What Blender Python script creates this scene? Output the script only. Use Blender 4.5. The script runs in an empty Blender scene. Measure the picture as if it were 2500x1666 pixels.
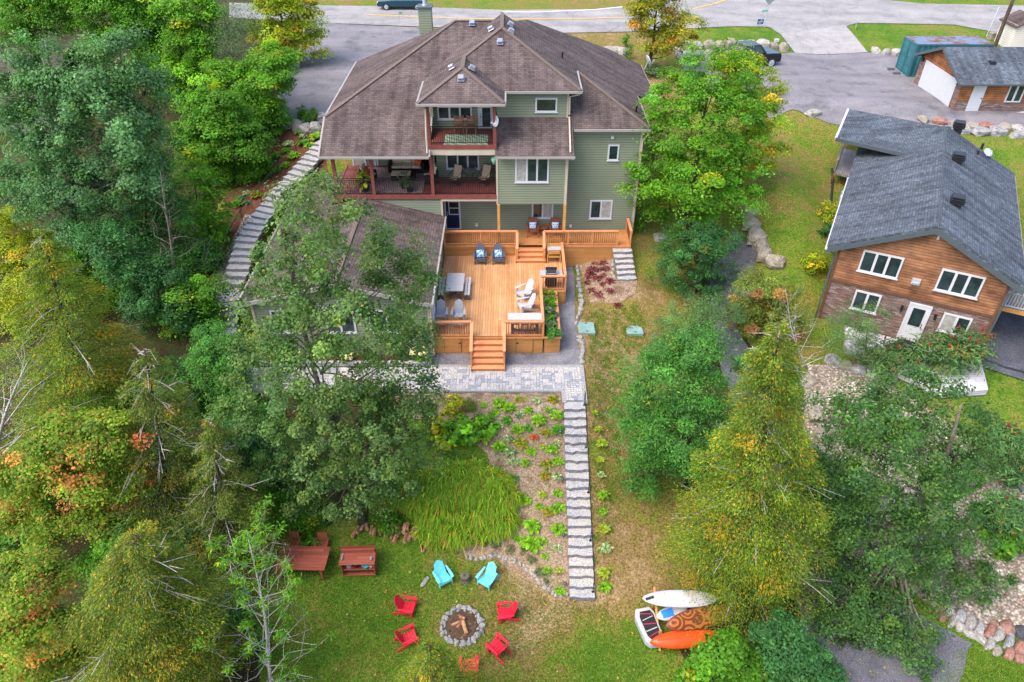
import bpy, bmesh, math, random
import numpy as np
from mathutils import Vector, Matrix, Euler, noise as mnoise

# ------------------------------------------------------------------ camera, world, sun, exposure
S = bpy.context.scene
F, TH, CZ = 1755.0, math.radians(37.5), 27.3          # focal length in photo pixels, pitch, height of the drone
cT, sT = math.cos(TH), math.sin(TH)
cam = bpy.data.cameras.new("camera"); cam.sensor_width = 36.0; cam.lens = F / 2500 * 36.0
cam.clip_end = 3000; cam.clip_start = 0.5
camo = bpy.data.objects.new("camera", cam); S.collection.objects.link(camo)
camo.location = (0, 0, CZ); camo.rotation_euler = (math.pi / 2 - TH, 0, 0)
S.camera = camo
W = bpy.data.worlds.new("World"); S.world = W; W.use_nodes = True
SUN_EL, SUN_AZ = math.radians(56), math.radians(238)   # azimuth clockwise from +Y
wn = W.node_tree.nodes; bg = wn['Background']
sky = wn.new('ShaderNodeTexSky'); sky.sky_type = 'NISHITA'; sky.sun_disc = False
sky.sun_elevation = SUN_EL; sky.sun_rotation = SUN_AZ; sky.air_density = 1.0; sky.dust_density = 3.0; sky.ozone_density = 1.0
W.node_tree.links.new(sky.outputs[0], bg.inputs[0]); bg.inputs[1].default_value = 0.15
sl = bpy.data.lights.new("sun", 'SUN'); sl.energy = 1.0; sl.angle = math.radians(50); sl.color = (1.0, 0.93, 0.84)
so = bpy.data.objects.new("sun", sl); S.collection.objects.link(so)
sd = Vector((math.sin(SUN_AZ) * math.cos(SUN_EL), math.cos(SUN_AZ) * math.cos(SUN_EL), math.sin(SUN_EL)))
so.rotation_euler = sd.to_track_quat('Z', 'Y').to_euler(); so.location = (0, 0, 60)
S.view_settings.view_transform = 'Standard'; S.view_settings.look = 'None'
S.view_settings.exposure = 1.62; S.view_settings.gamma = 1.0
S.cycles.use_denoising = True
S.cycles.max_bounces = 6; S.cycles.diffuse_bounces = 4; S.cycles.glossy_bounces = 2; S.cycles.transmission_bounces = 3
S.cycles.caustics_reflective = False; S.cycles.caustics_refractive = False

# ------------------------------------------------------------------ surveying: pixel of the photo -> point of the place
def ray(px, py):
    v = (py - 833) / F; u = (px - 1250) / F
    return np.array([u, cT - v * sT, -(sT + v * cT)])
ORG = np.array([0, 0, CZ])
def atZ(px, py, z): r = ray(px, py); return ORG + r * ((z - CZ) / r[2])
def atY(px, py, y): r = ray(px, py); return ORG + r * (y / r[1])
def atX(px, py, x): r = ray(px, py); return ORG + r * (x / r[0])
def onpl(px, py, p0, n):
    r = ray(px, py); n = np.array(n, float); return ORG + r * (np.dot(np.array(p0) - ORG, n) / np.dot(r, n))
D = 1.0625
rng = random.Random(7)

# ------------------------------------------------------------------ terrain: thin plate through surveyed heights
CTRL = [(250,1650,0),(700,1650,-.1),(1120,1500,0),(1500,1640,-.2),(1250,1640,-.1),(1440,1470,.05),(1100,1335,.1),(760,1400,.1),
 (900,1290,.35),(1200,1345,.2),(1395,1455,.0),(1390,1340,.92),(1387,1220,1.85),(1383,1105,2.75),(1380,1000,3.6),(1450,1455,.0),(1445,1340,.9),(1442,1220,1.8),
 (1435,1105,2.7),(1430,1000,3.5),(1100,985,3.6),(1250,985,3.6),(1000,985,3.6),(1290,1330,.75),(1330,1420,.15),(1100,1180,1.6),
 (1000,1150,1.8),(1050,900,3.7),(1400,900,3.7),(1400,700,3.85),(700,900,3.66),(600,900,3.66),(1000,870,3.7),(1200,940,3.66),(800,945,3.66),
 (1430,800,3.7),(1560,800,3.4),(1500,690,4.25),(1440,640,4.35),(1560,600,4.8),(1600,480,6.0),(1560,900,2.8),(1480,1000,3.1),
 (1490,1200,1.6),(1530,1350,.6),(1620,1500,0),(1800,620,4.1),(1730,700,3.8),(1790,820,3.0),(1900,1100,1.4),(1960,1300,.5),(2100,1450,0),
 (2300,1640,-.3),(2150,1600,-.3),(1920,450,7.2),(1930,560,6.0),(1900,650,5.0),(1960,720,4.1),(2003,755,3.6),(2190,822,3.4),(2260,880,3.3),
 (2050,900,2.9),(2000,960,2.6),(2400,920,3.2),(2440,1010,2.8),(2440,820,3.6),(2400,1300,1.3),(2300,1440,.3),(2450,1510,.25),(2460,1640,0),(2200,1200,1.6),
 (2480,400,7.4),(2100,200,8.6),(1950,260,8.6),(2324,276,8.6),(2240,205,8.6),(1980,130,8.8),(2200,300,8.55),(2450,285,8.55),
 (800,30,9.8),(1100,45,9.8),(1300,50,9.8),(1700,60,9.8),(2100,50,9.7),(2400,60,9.6),(1700,20,9.9),(1850,90,9.6),(2150,90,9.4),(1750,150,8.8),(1680,160,8.7),
 (780,120,9.6),(750,220,9.5),(690,240,9.3),(1450,90,9.5),(1590,200,8.2),(1600,300,7.2),(700,320,8.5),(640,420,7.1),(600,480,6.4),(560,620,5.0),(530,760,3.8),
 (480,900,3.3),(300,700,4.6),(100,700,4.4),(100,300,8),(300,100,9.6),(50,1000,2.0),(300,1100,1.4),(550,1200,.9),(450,1400,.1),(100,1400,.2),
 (100,20,10.5),(785,375,8.4),(2060,430,6.2),(2030,480,5.9),(2045,380,6.6)]
P_ = [atZ(*c) for c in CTRL]
P_ += [np.array(p, float) for p in [(-9,32,3.7),(-9,36,4.0),(-2,33,3.8),(0,36,4.2),(-2,40,4.6),(4,42,5.4),(6,41,5.6),(-6,45,7.2),(0,50,8.6),(-5,53,9.2),(5,50,8.4),
 (20,40,5.6),(24,36,5.0),(21,34,3.9),(27,42,6.6),(-40,0,-1),(0,0,-1),(40,0,-1),(-60,20,1),(70,20,1),(-70,60,10),(-70,100,12),(0,100,10.2),(0,130,11),(80,60,9),(80,100,10),
 (0,200,13),(-150,200,15),(150,200,13),(-150,0,0),(150,0,0),(-150,100,12),(150,100,9),(0,-60,-1)]]
CP = np.array(P_)
ZONES = [(-14.2, 3.8, 26.7, 30.2, lambda x, y: 3.63 + 0*x, 1.0), (2.4, 3.6, 17.2, 26.0, lambda x, y: np.clip((y-17.55)*3.7/8.3, 0, 3.6) - .05, 1.1), (2.4, 3.9, 29, 37.8, lambda x, y: 3.72 + (y-29)*.035, .8),
         (-12.8, 2.4, 30, 39, lambda x, y: 3.8 + 0*x, .6), (5.9, 7.4, 35.0, 36.2, lambda x, y: 4.32 + 0*x, 1.0)]
def _U(r2): return np.where(r2 < 1e-9, 0, r2 * np.log(np.maximum(r2, 1e-9)))
_n = len(CP)
_d2 = (CP[:, None, 0] - CP[None, :, 0]) ** 2 + (CP[:, None, 1] - CP[None, :, 1]) ** 2
_A = np.zeros((_n + 3, _n + 3)); _A[:_n, :_n] = _U(_d2) + np.eye(_n) * 2.0
_A[:_n, _n] = 1; _A[:_n, _n + 1] = CP[:, 0]; _A[:_n, _n + 2] = CP[:, 1]; _A[_n:, :_n] = _A[:_n, _n:].T
_W = np.linalg.solve(_A, np.concatenate([CP[:, 2], [0, 0, 0]]))
def H(x, y):
    x = np.asarray(x, float); y = np.asarray(y, float); sh = x.shape; x = x.ravel(); y = y.ravel()
    out = np.empty(len(x))
    for i in range(0, len(x), 20000):
        a, b = x[i:i + 20000], y[i:i + 20000]
        d2 = (a[:, None] - CP[None, :, 0]) ** 2 + (b[:, None] - CP[None, :, 1]) ** 2
        out[i:i + 20000] = _U(d2) @ _W[:_n] + _W[_n] + _W[_n + 1] * a + _W[_n + 2] * b
    for x0, x1, y0, y1, fn, m in ZONES:      # levelled or graded by hand: paving, stairs
        w = np.clip(1 - np.maximum(np.maximum(x0-x, x-x1), np.maximum(y0-y, y-y1))/m, 0, 1); w = w*w*(3-2*w); out = out*(1-w) + fn(x, y)*w
    return np.clip(out, -2, 16).reshape(sh)
def h(x, y): return float(H(np.array([x]), np.array([y]))[0])
def G(px, py):
    r = ray(px, py); t = np.linspace(12, 120, 541)
    z = CZ + r[2] * t; g = H(r[0] * t, r[1] * t); k = int(np.argmax(z < g)) if (z < g).any() else 540
    if k == 0: k = 1
    a, b = t[k - 1], t[k]
    for _ in range(18):
        m = (a + b) / 2
        if CZ + r[2] * m < h(r[0] * m, r[1] * m): b = m
        else: a = m
    return ORG + r * ((a + b) / 2)

# ------------------------------------------------------------------ object helpers
COL = S.collection
def tag(o, label=None, cat=None, group=None, kind=None):
    if label: o['label'] = label
    if cat: o['category'] = cat
    if group: o['group'] = group
    if kind: o['kind'] = kind
    return o
def empty(name, loc=(0, 0, 0), rz=0.0, label=None, cat=None, group=None):
    o = bpy.data.objects.new(name, None); COL.objects.link(o); o.location = Vector([float(q) for q in loc]); o.rotation_euler = (0, 0, rz)
    o.empty_display_size = .2
    return tag(o, label, cat, group)
def copy_tree(o, parent=None):
    c = o.copy(); COL.objects.link(c); c.parent = parent
    for ch in list(o.children): copy_tree(ch, c)
    return c
ORD = ["first","second","third","fourth","fifth","sixth","seventh","eighth","ninth","tenth","eleventh","twelfth","thirteenth","fourteenth","fifteenth","sixteenth",
       "seventeenth","eighteenth","nineteenth","twentieth","twenty-first","twenty-second","twenty-third","twenty-fourth","twenty-fifth","twenty-sixth","twenty-seventh","twenty-eighth","twenty-ninth","thirtieth"]

class MB:
    def __init__(s): s.v = []; s.f = []; s.m = []; s.uo = []
    def add(s, vs, fs, m=0):
        b = len(s.v); s.v += [tuple(float(q) for q in p) for p in vs]
        for f in fs: s.f.append([b + i for i in f]); s.m.append(m)
        return s
    def box(s, x0, x1, y0, y1, z0, z1, m=0):
        return s.add([(x0,y0,z0),(x1,y0,z0),(x1,y1,z0),(x0,y1,z0),(x0,y0,z1),(x1,y0,z1),(x1,y1,z1),(x0,y1,z1)],
                     [(0,3,2,1),(4,5,6,7),(0,1,5,4),(1,2,6,5),(2,3,7,6),(3,0,4,7)], m)
    def obox(s, M, sx, sy, sz, m=0):
        vs = [M @ Vector((x, y, z)) for z in (-sz/2, sz/2) for x, y in ((-sx/2,-sy/2),(sx/2,-sy/2),(sx/2,sy/2),(-sx/2,sy/2))]
        return s.add(vs, [(0,3,2,1),(4,5,6,7),(0,1,5,4),(1,2,6,5),(2,3,7,6),(3,0,4,7)], m)
    def bar(s, p0, p1, w, hh, m=0, up=(0,0,1)):
        p0, p1 = Vector([float(q) for q in p0]), Vector([float(q) for q in p1]); d = p1 - p0; L = d.length; d.normalize(); u = Vector(up)
        if abs(d.dot(u)) > .98: u = Vector((0, 1, 0))
        x = d.cross(u).normalized(); z = x.cross(d)
        M = Matrix((x, d, z)).transposed().to_4x4(); M.translation = (p0 + p1) / 2
        return s.obox(M, w, L, hh, m)
    def poly(s, pts, m=0): return s.add(pts, [tuple(range(len(pts)))], m)
    def slab(s, pts, th, m=0, n=None):
        """a plate: polygon and its copy pushed by th along its (downward) normal"""
        P = [Vector([float(q) for q in p]) for p in pts]
        if n is None:
            n = Vector((0,0,0))
            for i in range(len(P)): n += (P[i]-P[0]).cross(P[(i+1) % len(P)]-P[0])
            n.normalize()
        n = Vector(n); k = len(P); Q = [p - n * th for p in P]
        return s.add(P + Q, [tuple(range(k)), tuple(range(2*k-1, k-1, -1))] + [(i, i+k, (i+1) % k + k, (i+1) % k) for i in range(k)], m)
    def tube(s, pts, rad, n=6, m=0, cap=True):
        P = [Vector([float(q) for q in p]) for p in pts]
        if not hasattr(rad, '__len__'): rad = [rad] * len(P)
        vs = []; fs = []
        for i, p in enumerate(P):
            d = (P[min(i+1, len(P)-1)] - P[max(i-1, 0)]).normalized()
            u = Vector((0,0,1)) if abs(d.z) < .9 else Vector((1,0,0))
            a = d.cross(u).normalized(); b = d.cross(a)
            for k in range(n):
                t = 2*math.pi*k/n; vs.append(p + (a*math.cos(t) + b*math.sin(t)) * rad[i])
        for i in range(len(P)-1):
            for k in range(n): fs.append((i*n+k, i*n+(k+1) % n, (i+1)*n+(k+1) % n, (i+1)*n+k))
        if cap: fs += [tuple(range(n-1, -1, -1)), tuple((len(P)-1)*n+k for k in range(n))]
        return s.add(vs, fs, m)
    def cyl(s, p0, p1, r0, r1=None, n=12, m=0): return s.tube([p0, p1], [r0, r0 if r1 is None else r1], n, m)
    def lathe(s, prof, n=16, m=0, c=(0,0,0)):
        vs = []; fs = []
        for r, z in prof:
            for k in range(n): t = 2*math.pi*k/n; vs.append((c[0]+r*math.cos(t), c[1]+r*math.sin(t), c[2]+z))
        for i in range(len(prof)-1):
            for k in range(n): fs.append((i*n+k, i*n+(k+1) % n, (i+1)*n+(k+1) % n, (i+1)*n+k))
        fs += [tuple(range(n-1,-1,-1)), tuple((len(prof)-1)*n+k for k in range(n))]
        return s.add(vs, fs, m)
    def build(s, name, mats, parent=None, world=False, smooth=False, bevel=0.0, seg=1, uvrot=False):
        if not isinstance(mats, (list, tuple)): mats = [mats]
        me = bpy.data.meshes.new(name)
        vs = s.v
        if parent is not None and world:
            Mi = (Matrix.Translation(parent_loc(parent)) @ Matrix.Rotation(parent_rz(parent), 4, 'Z')).inverted()
            vs = [tuple(Mi @ Vector(p)) for p in vs]
        me.from_pydata(vs, [], s.f)
        for m in mats: me.materials.append(m)
        me.polygons.foreach_set('material_index', s.m); me.update()
        auto_uv(me, uvrot)
        if smooth: me.polygons.foreach_set('use_smooth', [True]*len(s.f))
        o = bpy.data.objects.new(name, me); COL.objects.link(o); o.parent = parent
        if bevel:
            b = o.modifiers.new('bevel', 'BEVEL'); b.width = bevel; b.segments = seg; b.limit_method = 'ANGLE'; b.angle_limit = .6
        return o
def parent_loc(p):
    v = Vector(p.location)
    q = p.parent
    while q is not None: v = Matrix.Rotation(q.rotation_euler.z, 4, 'Z') @ v + Vector(q.location); q = q.parent
    return v
def parent_rz(p):
    a = 0
    while p is not None: a += p.rotation_euler.z; p = p.parent
    return a
def auto_uv(me, rot=False):
    uv = me.uv_layers.new(name='UV'); n = len(me.loops)
    co = np.empty(len(me.vertices)*3); me.vertices.foreach_get('co', co); co = co.reshape(-1, 3)
    out = np.zeros((n, 2))
    for p in me.polygons:
        N = p.normal
        if abs(N.z) > .999: u = Vector((1,0,0)); v = Vector((0,1,0))
        else: u = Vector((0,0,1)).cross(N).normalized(); v = N.cross(u)
        if rot: u, v = v, u
        for li in p.loop_indices:
            c = co[me.loops[li].vertex_index]; out[li] = (u.x*c[0]+u.y*c[1]+u.z*c[2], v.x*c[0]+v.y*c[1]+v.z*c[2])
    uv.data.foreach_set('uv', out.ravel())

# ------------------------------------------------------------------ materials
def lin(r, g=None, b=None):
    if g is None: g = b = r
    return tuple((c/12.92 if c <= .04045 else ((c+.055)/1.055)**2.4) for c in (r/255, g/255, b/255)) + (1,)
class NT:
    def __init__(s, name, rough=.7, spec=.3):
        s.mat = bpy.data.materials.new(name); s.mat.use_nodes = True; s.t = s.mat.node_tree; s.b = s.t.nodes['Principled BSDF']
        s.b.inputs['Roughness'].default_value = rough; s.b.inputs['Specular IOR Level'].default_value = spec
    def n(s, ty, **kw):
        o = s.t.nodes.new('ShaderNode'+ty)
        for k, v in kw.items():
            if k.startswith('i_'):
                key = k[2:].replace('_', ' '); o.inputs[key].default_value = v
            else: setattr(o, k, v)
        return o
    def l(s, a, b): s.t.links.new(a, b)
    def coord(s, kind='Object', scale=(1,1,1)):
        t = s.n('TexCoord'); mp = s.n('Mapping'); mp.inputs['Scale'].default_value = scale; s.l(t.outputs[kind], mp.inputs[0]); return mp.outputs[0]
    def noise(s, co, scale, detail=4, rough=.6):
        o = s.n('TexNoise'); o.inputs['Scale'].default_value = scale; o.inputs['Detail'].default_value = detail; o.inputs['Roughness'].default_value = rough
        s.l(co, o.inputs['Vector']); return o.outputs['Fac']
    def ramp(s, fac, stops, interp='LINEAR'):
        o = s.n('ValToRGB'); e = o.color_ramp.elements; o.color_ramp.interpolation = interp
        while len(e) < len(stops): e.new(.5)
        for i, (p, c) in enumerate(stops): e[i].position = p; e[i].color = c if hasattr(c, '__len__') else (c,c,c,1)
        s.l(fac, o.inputs[0]); return o.outputs[0]
    def mix(s, fac, a, b, mode='MIX'):
        o = s.n('Mix', data_type='RGBA', blend_type=mode)
        for k, x in ((0, fac), (6, a), (7, b)):
            if isinstance(x, bpy.types.NodeSocket): s.l(x, o.inputs[k])
            else: o.inputs[k].default_value = x
        return o.outputs[2]
    def math(s, op, a, b=None):
        o = s.n('Math', operation=op)
        for k, x in ((0, a), (1, b)):
            if x is None: continue
            if isinstance(x, bpy.types.NodeSocket): s.l(x, o.inputs[k])
            else: o.inputs[k].default_value = x
        return o.outputs[0]
    def bump(s, hgt, strength=.3, dist=.02):
        o = s.n('Bump'); o.inputs['Strength'].default_value = strength; o.inputs['Distance'].default_value = dist; s.l(hgt, o.inputs['Height'])
        s.l(o.outputs[0], s.b.inputs['Normal'])
    def col(s, c):
        if isinstance(c, bpy.types.NodeSocket): s.l(c, s.b.inputs['Base Color'])
        else: s.b.inputs['Base Color'].default_value = c
        return s
def tarmac(name, cols, crack=0.0, track=.86):
    m = NT(name, .9, .15); co = m.coord('Object'); k = len(cols)
    c = m.ramp(m.noise(co, .4, 7, .7), [(.35+.3*i/max(1, k-1), x) for i, x in enumerate(cols)])
    c = m.mix(1, c, m.ramp(m.noise(m.coord('Object', (.12, .6, 1)), .9, 5, .6), [(.35, track), (.62, 1.07)]), 'MULTIPLY')
    g = m.noise(co, 16, 6, .85); c = m.mix(1, c, m.ramp(g, [(.4, .66), (.6, 1.34)]), 'MULTIPLY')
    if crack:
        v = m.n('TexVoronoi', feature='DISTANCE_TO_EDGE'); v.inputs['Scale'].default_value = .22; nn = m.n('Mix', data_type='RGBA', blend_type='ADD'); nn.inputs[0].default_value = .25; w = m.n('TexNoise'); w.inputs['Scale'].default_value = 1.2; m.l(co, w.inputs['Vector']); m.l(co, nn.inputs[6]); m.l(w.outputs['Color'], nn.inputs[7]); m.l(nn.outputs[2], v.inputs['Vector'])
        c = m.mix(m.ramp(v.outputs['Distance'], [(.0, crack), (.006, 0)]), c, (.05,.05,.052,1))
    m.col(c); m.bump(g, .4, .015); return m.mat
def simple(name, c, rough=.6, var=.18, scale=6, bump=0, spec=.3, metal=0, coord='Object'):
    m = NT(name, rough, spec); co = m.coord(coord); f = m.noise(co, scale, 5)
    d = tuple(x*(1-var) for x in c[:3])+(1,); e = tuple(min(1, x*(1+var)) for x in c[:3])+(1,)
    m.col(m.ramp(f, [(.3, d), (.7, e)])); m.b.inputs['Metallic'].default_value = metal
    if bump: m.bump(m.noise(co, scale*8, 3), bump, .01)
    return m.mat
def mixed(name, cols, scales=(1.2, 20), rough=.9, bump=.4, bd=.02, coord='Object', spec=.15):
    """two noises: a broad one over cols, a fine one darkening/lightening"""
    m = NT(name, rough, spec); co = m.coord(coord); k = len(cols)
    a = m.ramp(m.noise(co, scales[0], 6, .65), [(.35+.3*i/max(1, k-1), c) for i, c in enumerate(cols)])
    g = m.noise(co, scales[1], 4, .7); b = m.ramp(g, [(.38, .52), (.62, 1.42)])
    m.col(m.mix(1.0, a, b, 'MULTIPLY'))
    if bump: m.bump(g, bump, bd)
    return m.mat
def shingle(name, cols, row=.145, width=.3):
    m = NT(name, .92, .12); co = m.coord('UV')
    br = m.n('TexBrick', offset=.5); m.l(co, br.inputs['Vector'])
    br.inputs['Scale'].default_value = 1; br.inputs['Brick Width'].default_value = width; br.inputs['Row Height'].default_value = row
    br.inputs['Mortar Size'].default_value = .011; br.inputs['Mortar Smooth'].default_value = .3
    br.inputs['Color1'].default_value = (0,0,0,1); br.inputs['Color2'].default_value = (1,1,1,1); br.inputs['Mortar'].default_value = (.5,.5,.5,1); br.inputs['Bias'].default_value = 0
    base = m.ramp(br.outputs['Color'], [(i/(len(cols)-1), c) for i, c in enumerate(cols)])
    big = m.ramp(m.noise(co, .35, 5), [(.36, .78), (.62, 1.16)]); fine = m.ramp(m.noise(co, 25, 3, .8), [(.38, .7), (.62, 1.3)])
    st = m.ramp(m.noise(m.coord('UV', (2.2, .25, 1)), .9, 4), [(.38, .66), (.58, 1.06)])
    c = m.mix(1, m.mix(1, m.mix(1, base, big, 'MULTIPLY'), fine, 'MULTIPLY'), st, 'MULTIPLY')
    c = m.mix(br.outputs['Fac'], c, m.mix(1, c, (.45,.43,.43,1), 'MULTIPLY'))
    m.col(c); m.bump(m.math('SUBTRACT', 1, br.outputs['Fac']), .5, .012); return m.mat
def lap(name, c, pitch=.15, dark=.62, var=.08, wood=None):
    """horizontal lap siding: each board leans out towards its lower edge"""
    m = NT(name, .6, .25); co = m.coord('UV'); sp = m.n('SeparateXYZ'); m.l(co, sp.inputs[0])
    fr = m.math('FRACT', m.math('DIVIDE', sp.outputs[1], pitch)); idx = m.math('FLOOR', m.math('DIVIDE', sp.outputs[1], pitch))
    if wood:
        cb = m.n('CombineXYZ'); m.l(m.math('MULTIPLY', sp.outputs[0], .35), cb.inputs[0]); m.l(m.math('MULTIPLY', idx, 3.7), cb.inputs[1])
        a = m.ramp(m.noise(cb.outputs[0], 1.2, 5, .6), [(.3+.4*i/(len(wood)-1), q) for i, q in enumerate(wood)])
        cb2 = m.n('CombineXYZ'); m.l(m.math('MULTIPLY', sp.outputs[0], 1.5), cb2.inputs[0]); m.l(m.math('MULTIPLY', sp.outputs[1], 30), cb2.inputs[1])
        a = m.mix(1, a, m.ramp(m.noise(cb2.outputs[0], 1.5, 4), [(.3, .7), (.7, 1.25)]), 'MULTIPLY')
        a = m.mix(1, a, m.ramp(m.noise(co, .9, 5), [(.38, .6), (.58, 1.12)]), 'MULTIPLY')
    else:
        a = m.ramp(m.noise(co, .5, 4), [(.3, tuple(x*(1-var) for x in c[:3])+(1,)), (.7, tuple(x*(1+var) for x in c[:3])+(1,))])
        a = m.mix(1, a, m.ramp(m.noise(co, 30, 2), [(.3, .93), (.7, 1.07)]), 'MULTIPLY')
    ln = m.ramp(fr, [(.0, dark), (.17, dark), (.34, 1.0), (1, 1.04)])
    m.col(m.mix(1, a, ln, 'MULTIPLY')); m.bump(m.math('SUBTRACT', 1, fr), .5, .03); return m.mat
def boards(name, cols, pitch=.14, axis=0, gap=.06, rough=.65, darkgap=.35, stain=True, length=3.2):
    """deck boards side by side along UV axis (0: boards run along v)"""
    m = NT(name, rough, .25); co = m.coord('UV'); sp = m.n('SeparateXYZ'); m.l(co, sp.inputs[0])
    a_, b_ = (sp.outputs[0], sp.outputs[1]) if axis == 0 else (sp.outputs[1], sp.outputs[0])
    q = m.math('DIVIDE', a_, pitch); fr = m.math('FRACT', q); idx = m.math('FLOOR', q)
    sec = m.math('FLOOR', m.math('ADD', m.math('DIVIDE', b_, length), m.math('MULTIPLY', idx, .37)))
    cb = m.n('CombineXYZ'); m.l(m.math('MULTIPLY', idx, 7.31), cb.inputs[0]); m.l(m.math('MULTIPLY', sec, 3.17), cb.inputs[1])
    wn_ = m.n('TexWhiteNoise', noise_dimensions='2D'); m.l(cb.outputs[0], wn_.inputs['Vector'])
    c = m.ramp(wn_.outputs['Value'], [(i/(len(cols)-1), x) for i, x in enumerate(cols)])
    cb2 = m.n('CombineXYZ'); m.l(m.math('MULTIPLY', a_, 40), cb2.inputs[0]); m.l(m.math('MULTIPLY', b_, 1.5), cb2.inputs[1]); m.l(m.math('MULTIPLY', idx, 1.3), cb2.inputs[2])
    c = m.mix(1, c, m.ramp(m.noise(cb2.outputs[0], 1.0, 4), [(.25, .8), (.75, 1.18)]), 'MULTIPLY')
    if stain: c = m.mix(1, c, m.ramp(m.noise(co, .8, 5), [(.3, .82), (.7, 1.12)]), 'MULTIPLY')
    g = m.math('MULTIPLY', m.math('GREATER_THAN', fr, gap), m.math('LESS_THAN', fr, 1-gap))
    m.col(m.mix(g, m.mix(1, c, (darkgap,)*3+(1,), 'MULTIPLY'), c)); m.bump(g, .4, .01); return m.mat
def brickm(name, cols, mortar, w=.3, r=.1, ms=.012, bump=.6, offset=.5, sq=1.0):
    m = NT(name, .9, .15); co = m.coord('UV'); br = m.n('TexBrick', offset=offset, squash=sq); m.l(co, br.inputs['Vector'])
    for k, v in (('Scale', 1), ('Brick Width', w), ('Row Height', r), ('Mortar Size', ms), ('Mortar Smooth', .2)): br.inputs[k].default_value = v
    br.inputs['Color1'].default_value = (0,0,0,1); br.inputs['Color2'].default_value = (1,1,1,1); br.inputs['Mortar'].default_value = (.5,.5,.5,1)
    c = m.ramp(br.outputs['Color'], [(i/(len(cols)-1), x) for i, x in enumerate(cols)])
    c = m.mix(1, c, m.ramp(m.noise(co, 14, 4), [(.25, .75), (.75, 1.25)]), 'MULTIPLY')
    m.col(m.mix(br.outputs['Fac'], c, mortar)); m.bump(m.math('SUBTRACT', 1, br.outputs['Fac']), bump, .015); return m.mat
def glassm(name, c=(.012,.02,.022,1), rough=.06):
    m = NT(name, rough, .6); co = m.coord('Object'); m.col(m.ramp(m.noise(co, 1.5, 4), [(.35, c), (.65, tuple(x*2.6 for x in c[:3])+(1,))])); return m.mat
MT = {}
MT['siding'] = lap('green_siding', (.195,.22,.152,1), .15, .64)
MT['shingle'] = shingle('brown_shingles', [lin(82,71,70), lin(93,81,79), lin(102,90,86), lin(87,76,76)])
MT['shingle_blue'] = shingle('slate_shingles', [lin(68,75,84), lin(90,96,105), lin(79,87,98), lin(102,108,115)], .14, .22)
MT['cap'] = simple('ridge_cap', lin(100,87,80), .9, .2, 8)
MT['cap_blue'] = simple('ridge_cap_slate', lin(88,94,102), .9, .2, 8)
MT['white'] = simple('white_vinyl', (.52,.52,.54,1), .45, .04, 3)
MT['gutter'] = simple('cream_gutter', (.29,.265,.25,1), .45, .06, 2)
MT['cream'] = simple('cream_fascia', (.46,.39,.31,1), .55, .08, 2)
MT['darktrim'] = simple('slate_trim', (.07,.085,.1,1), .45, .08, 2)
MT['beige'] = simple('beige_trim', (.44,.37,.28,1), .6, .06, 2)
MT['glass'] = glassm('window_glass')
MT['curtain'] = simple('curtained_glass', (.33,.32,.30,1), .15, .25, 5, spec=.6)
MT['baluster'] = simple('shaded_baluster_wood', (.2,.075,.03,1), .6, .15, 5)  # railing wood coloured darker to imitate the shade on baluster sides
MT['maroon'] = simple('maroon_paint', (.19,.055,.045,1), .5, .2, 4)
MT['maroon_deck'] = boards('maroon_deck_boards', [lin(112,60,56), lin(128,70,62), lin(98,52,52)], .14, 1, .05, .55, .5)
MT['cedar_v'] = boards('cedar_deck_boards', [(.44,.21,.088,1), (.56,.29,.13,1), (.5,.245,.1,1), (.6,.33,.165,1)], .14, 0, .045)
MT['cedar_h'] = boards('cedar_boards_across', [(.44,.18,.062,1), (.56,.25,.09,1), (.5,.21,.075,1)], .14, 1, .045)
MT['cedar_face'] = boards('cedar_skirting', [(.40,.175,.05,1), (.5,.23,.075,1), (.44,.19,.06,1)], .15, 1, .025, .65, .6)
MT['cedar'] = simple('cedar_timber', (.56,.23,.085,1), .6, .16, 5)
MT['cedar_rail'] = simple('cedar_rail_cap', (.64,.25,.115,1), .55, .14, 4)
MT['post_wood'] = simple('yellow_pine', (.5,.25,.07,1), .6, .15, 4)
MT['navy'] = simple('navy_door_paint', (.008,.015,.05,1), .35, .1, 3)
MT['black'] = simple('black_metal', (.012,.012,.014,1), .4, .1, 4, spec=.4)
MT['blackplastic'] = simple('black_plastic', (.02,.022,.026,1), .5, .15, 5)
MT['greymetal'] = simple('grey_metal', (.32,.34,.4,1), .35, .1, 6, metal=.5)
MT['galv'] = simple('galvanised_metal', (.5,.54,.6,1), .4, .12, 6, metal=.4)
MT['teal'] = simple('teal_plastic', (.16,.62,.68,1), .45, .08, 5)
MT['red'] = simple('red_plastic', (.62,.016,.04,1), .45, .1, 5)
MT['whiteplastic'] = simple('white_plastic', (.42,.42,.44,1), .5, .08, 5)
MT['greyplastic'] = simple('grey_plastic', (.3,.305,.34,1), .5, .1, 5)
MT['slateplastic'] = simple('slate_plastic', (.085,.09,.125,1), .5, .12, 5)
MT['redwood'] = simple('redwood_stain', (.25,.07,.035,1), .6, .2, 5)
MT['redboards'] = boards('red_stained_boards', [lin(150,80,62), lin(136,70,55), lin(160,88,70)], .16, 1, .03, .6, .45)
MT['brownchair'] = simple('oiled_wood', (.28,.11,.045,1), .5, .15, 5)
MT['wicker'] = simple('black_wicker', (.012,.011,.012,1), .6, .25, 30, bump=.4)
MT['tan'] = simple('tan_cushion', (.5,.41,.3,1), .85, .1, 8)
MT['orangecloth'] = simple('orange_cushion', (.55,.09,.03,1), .85, .35, 9)
MT['sling'] = simple('brown_sling', (.36,.27,.19,1), .8, .1, 8)
MT['bluecloth'] = mixed('blue_patterned_cushion', [lin(20,60,150), lin(60,140,215), lin(225,235,240), lin(120,170,70)], (9, 30), .85, 0)
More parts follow.
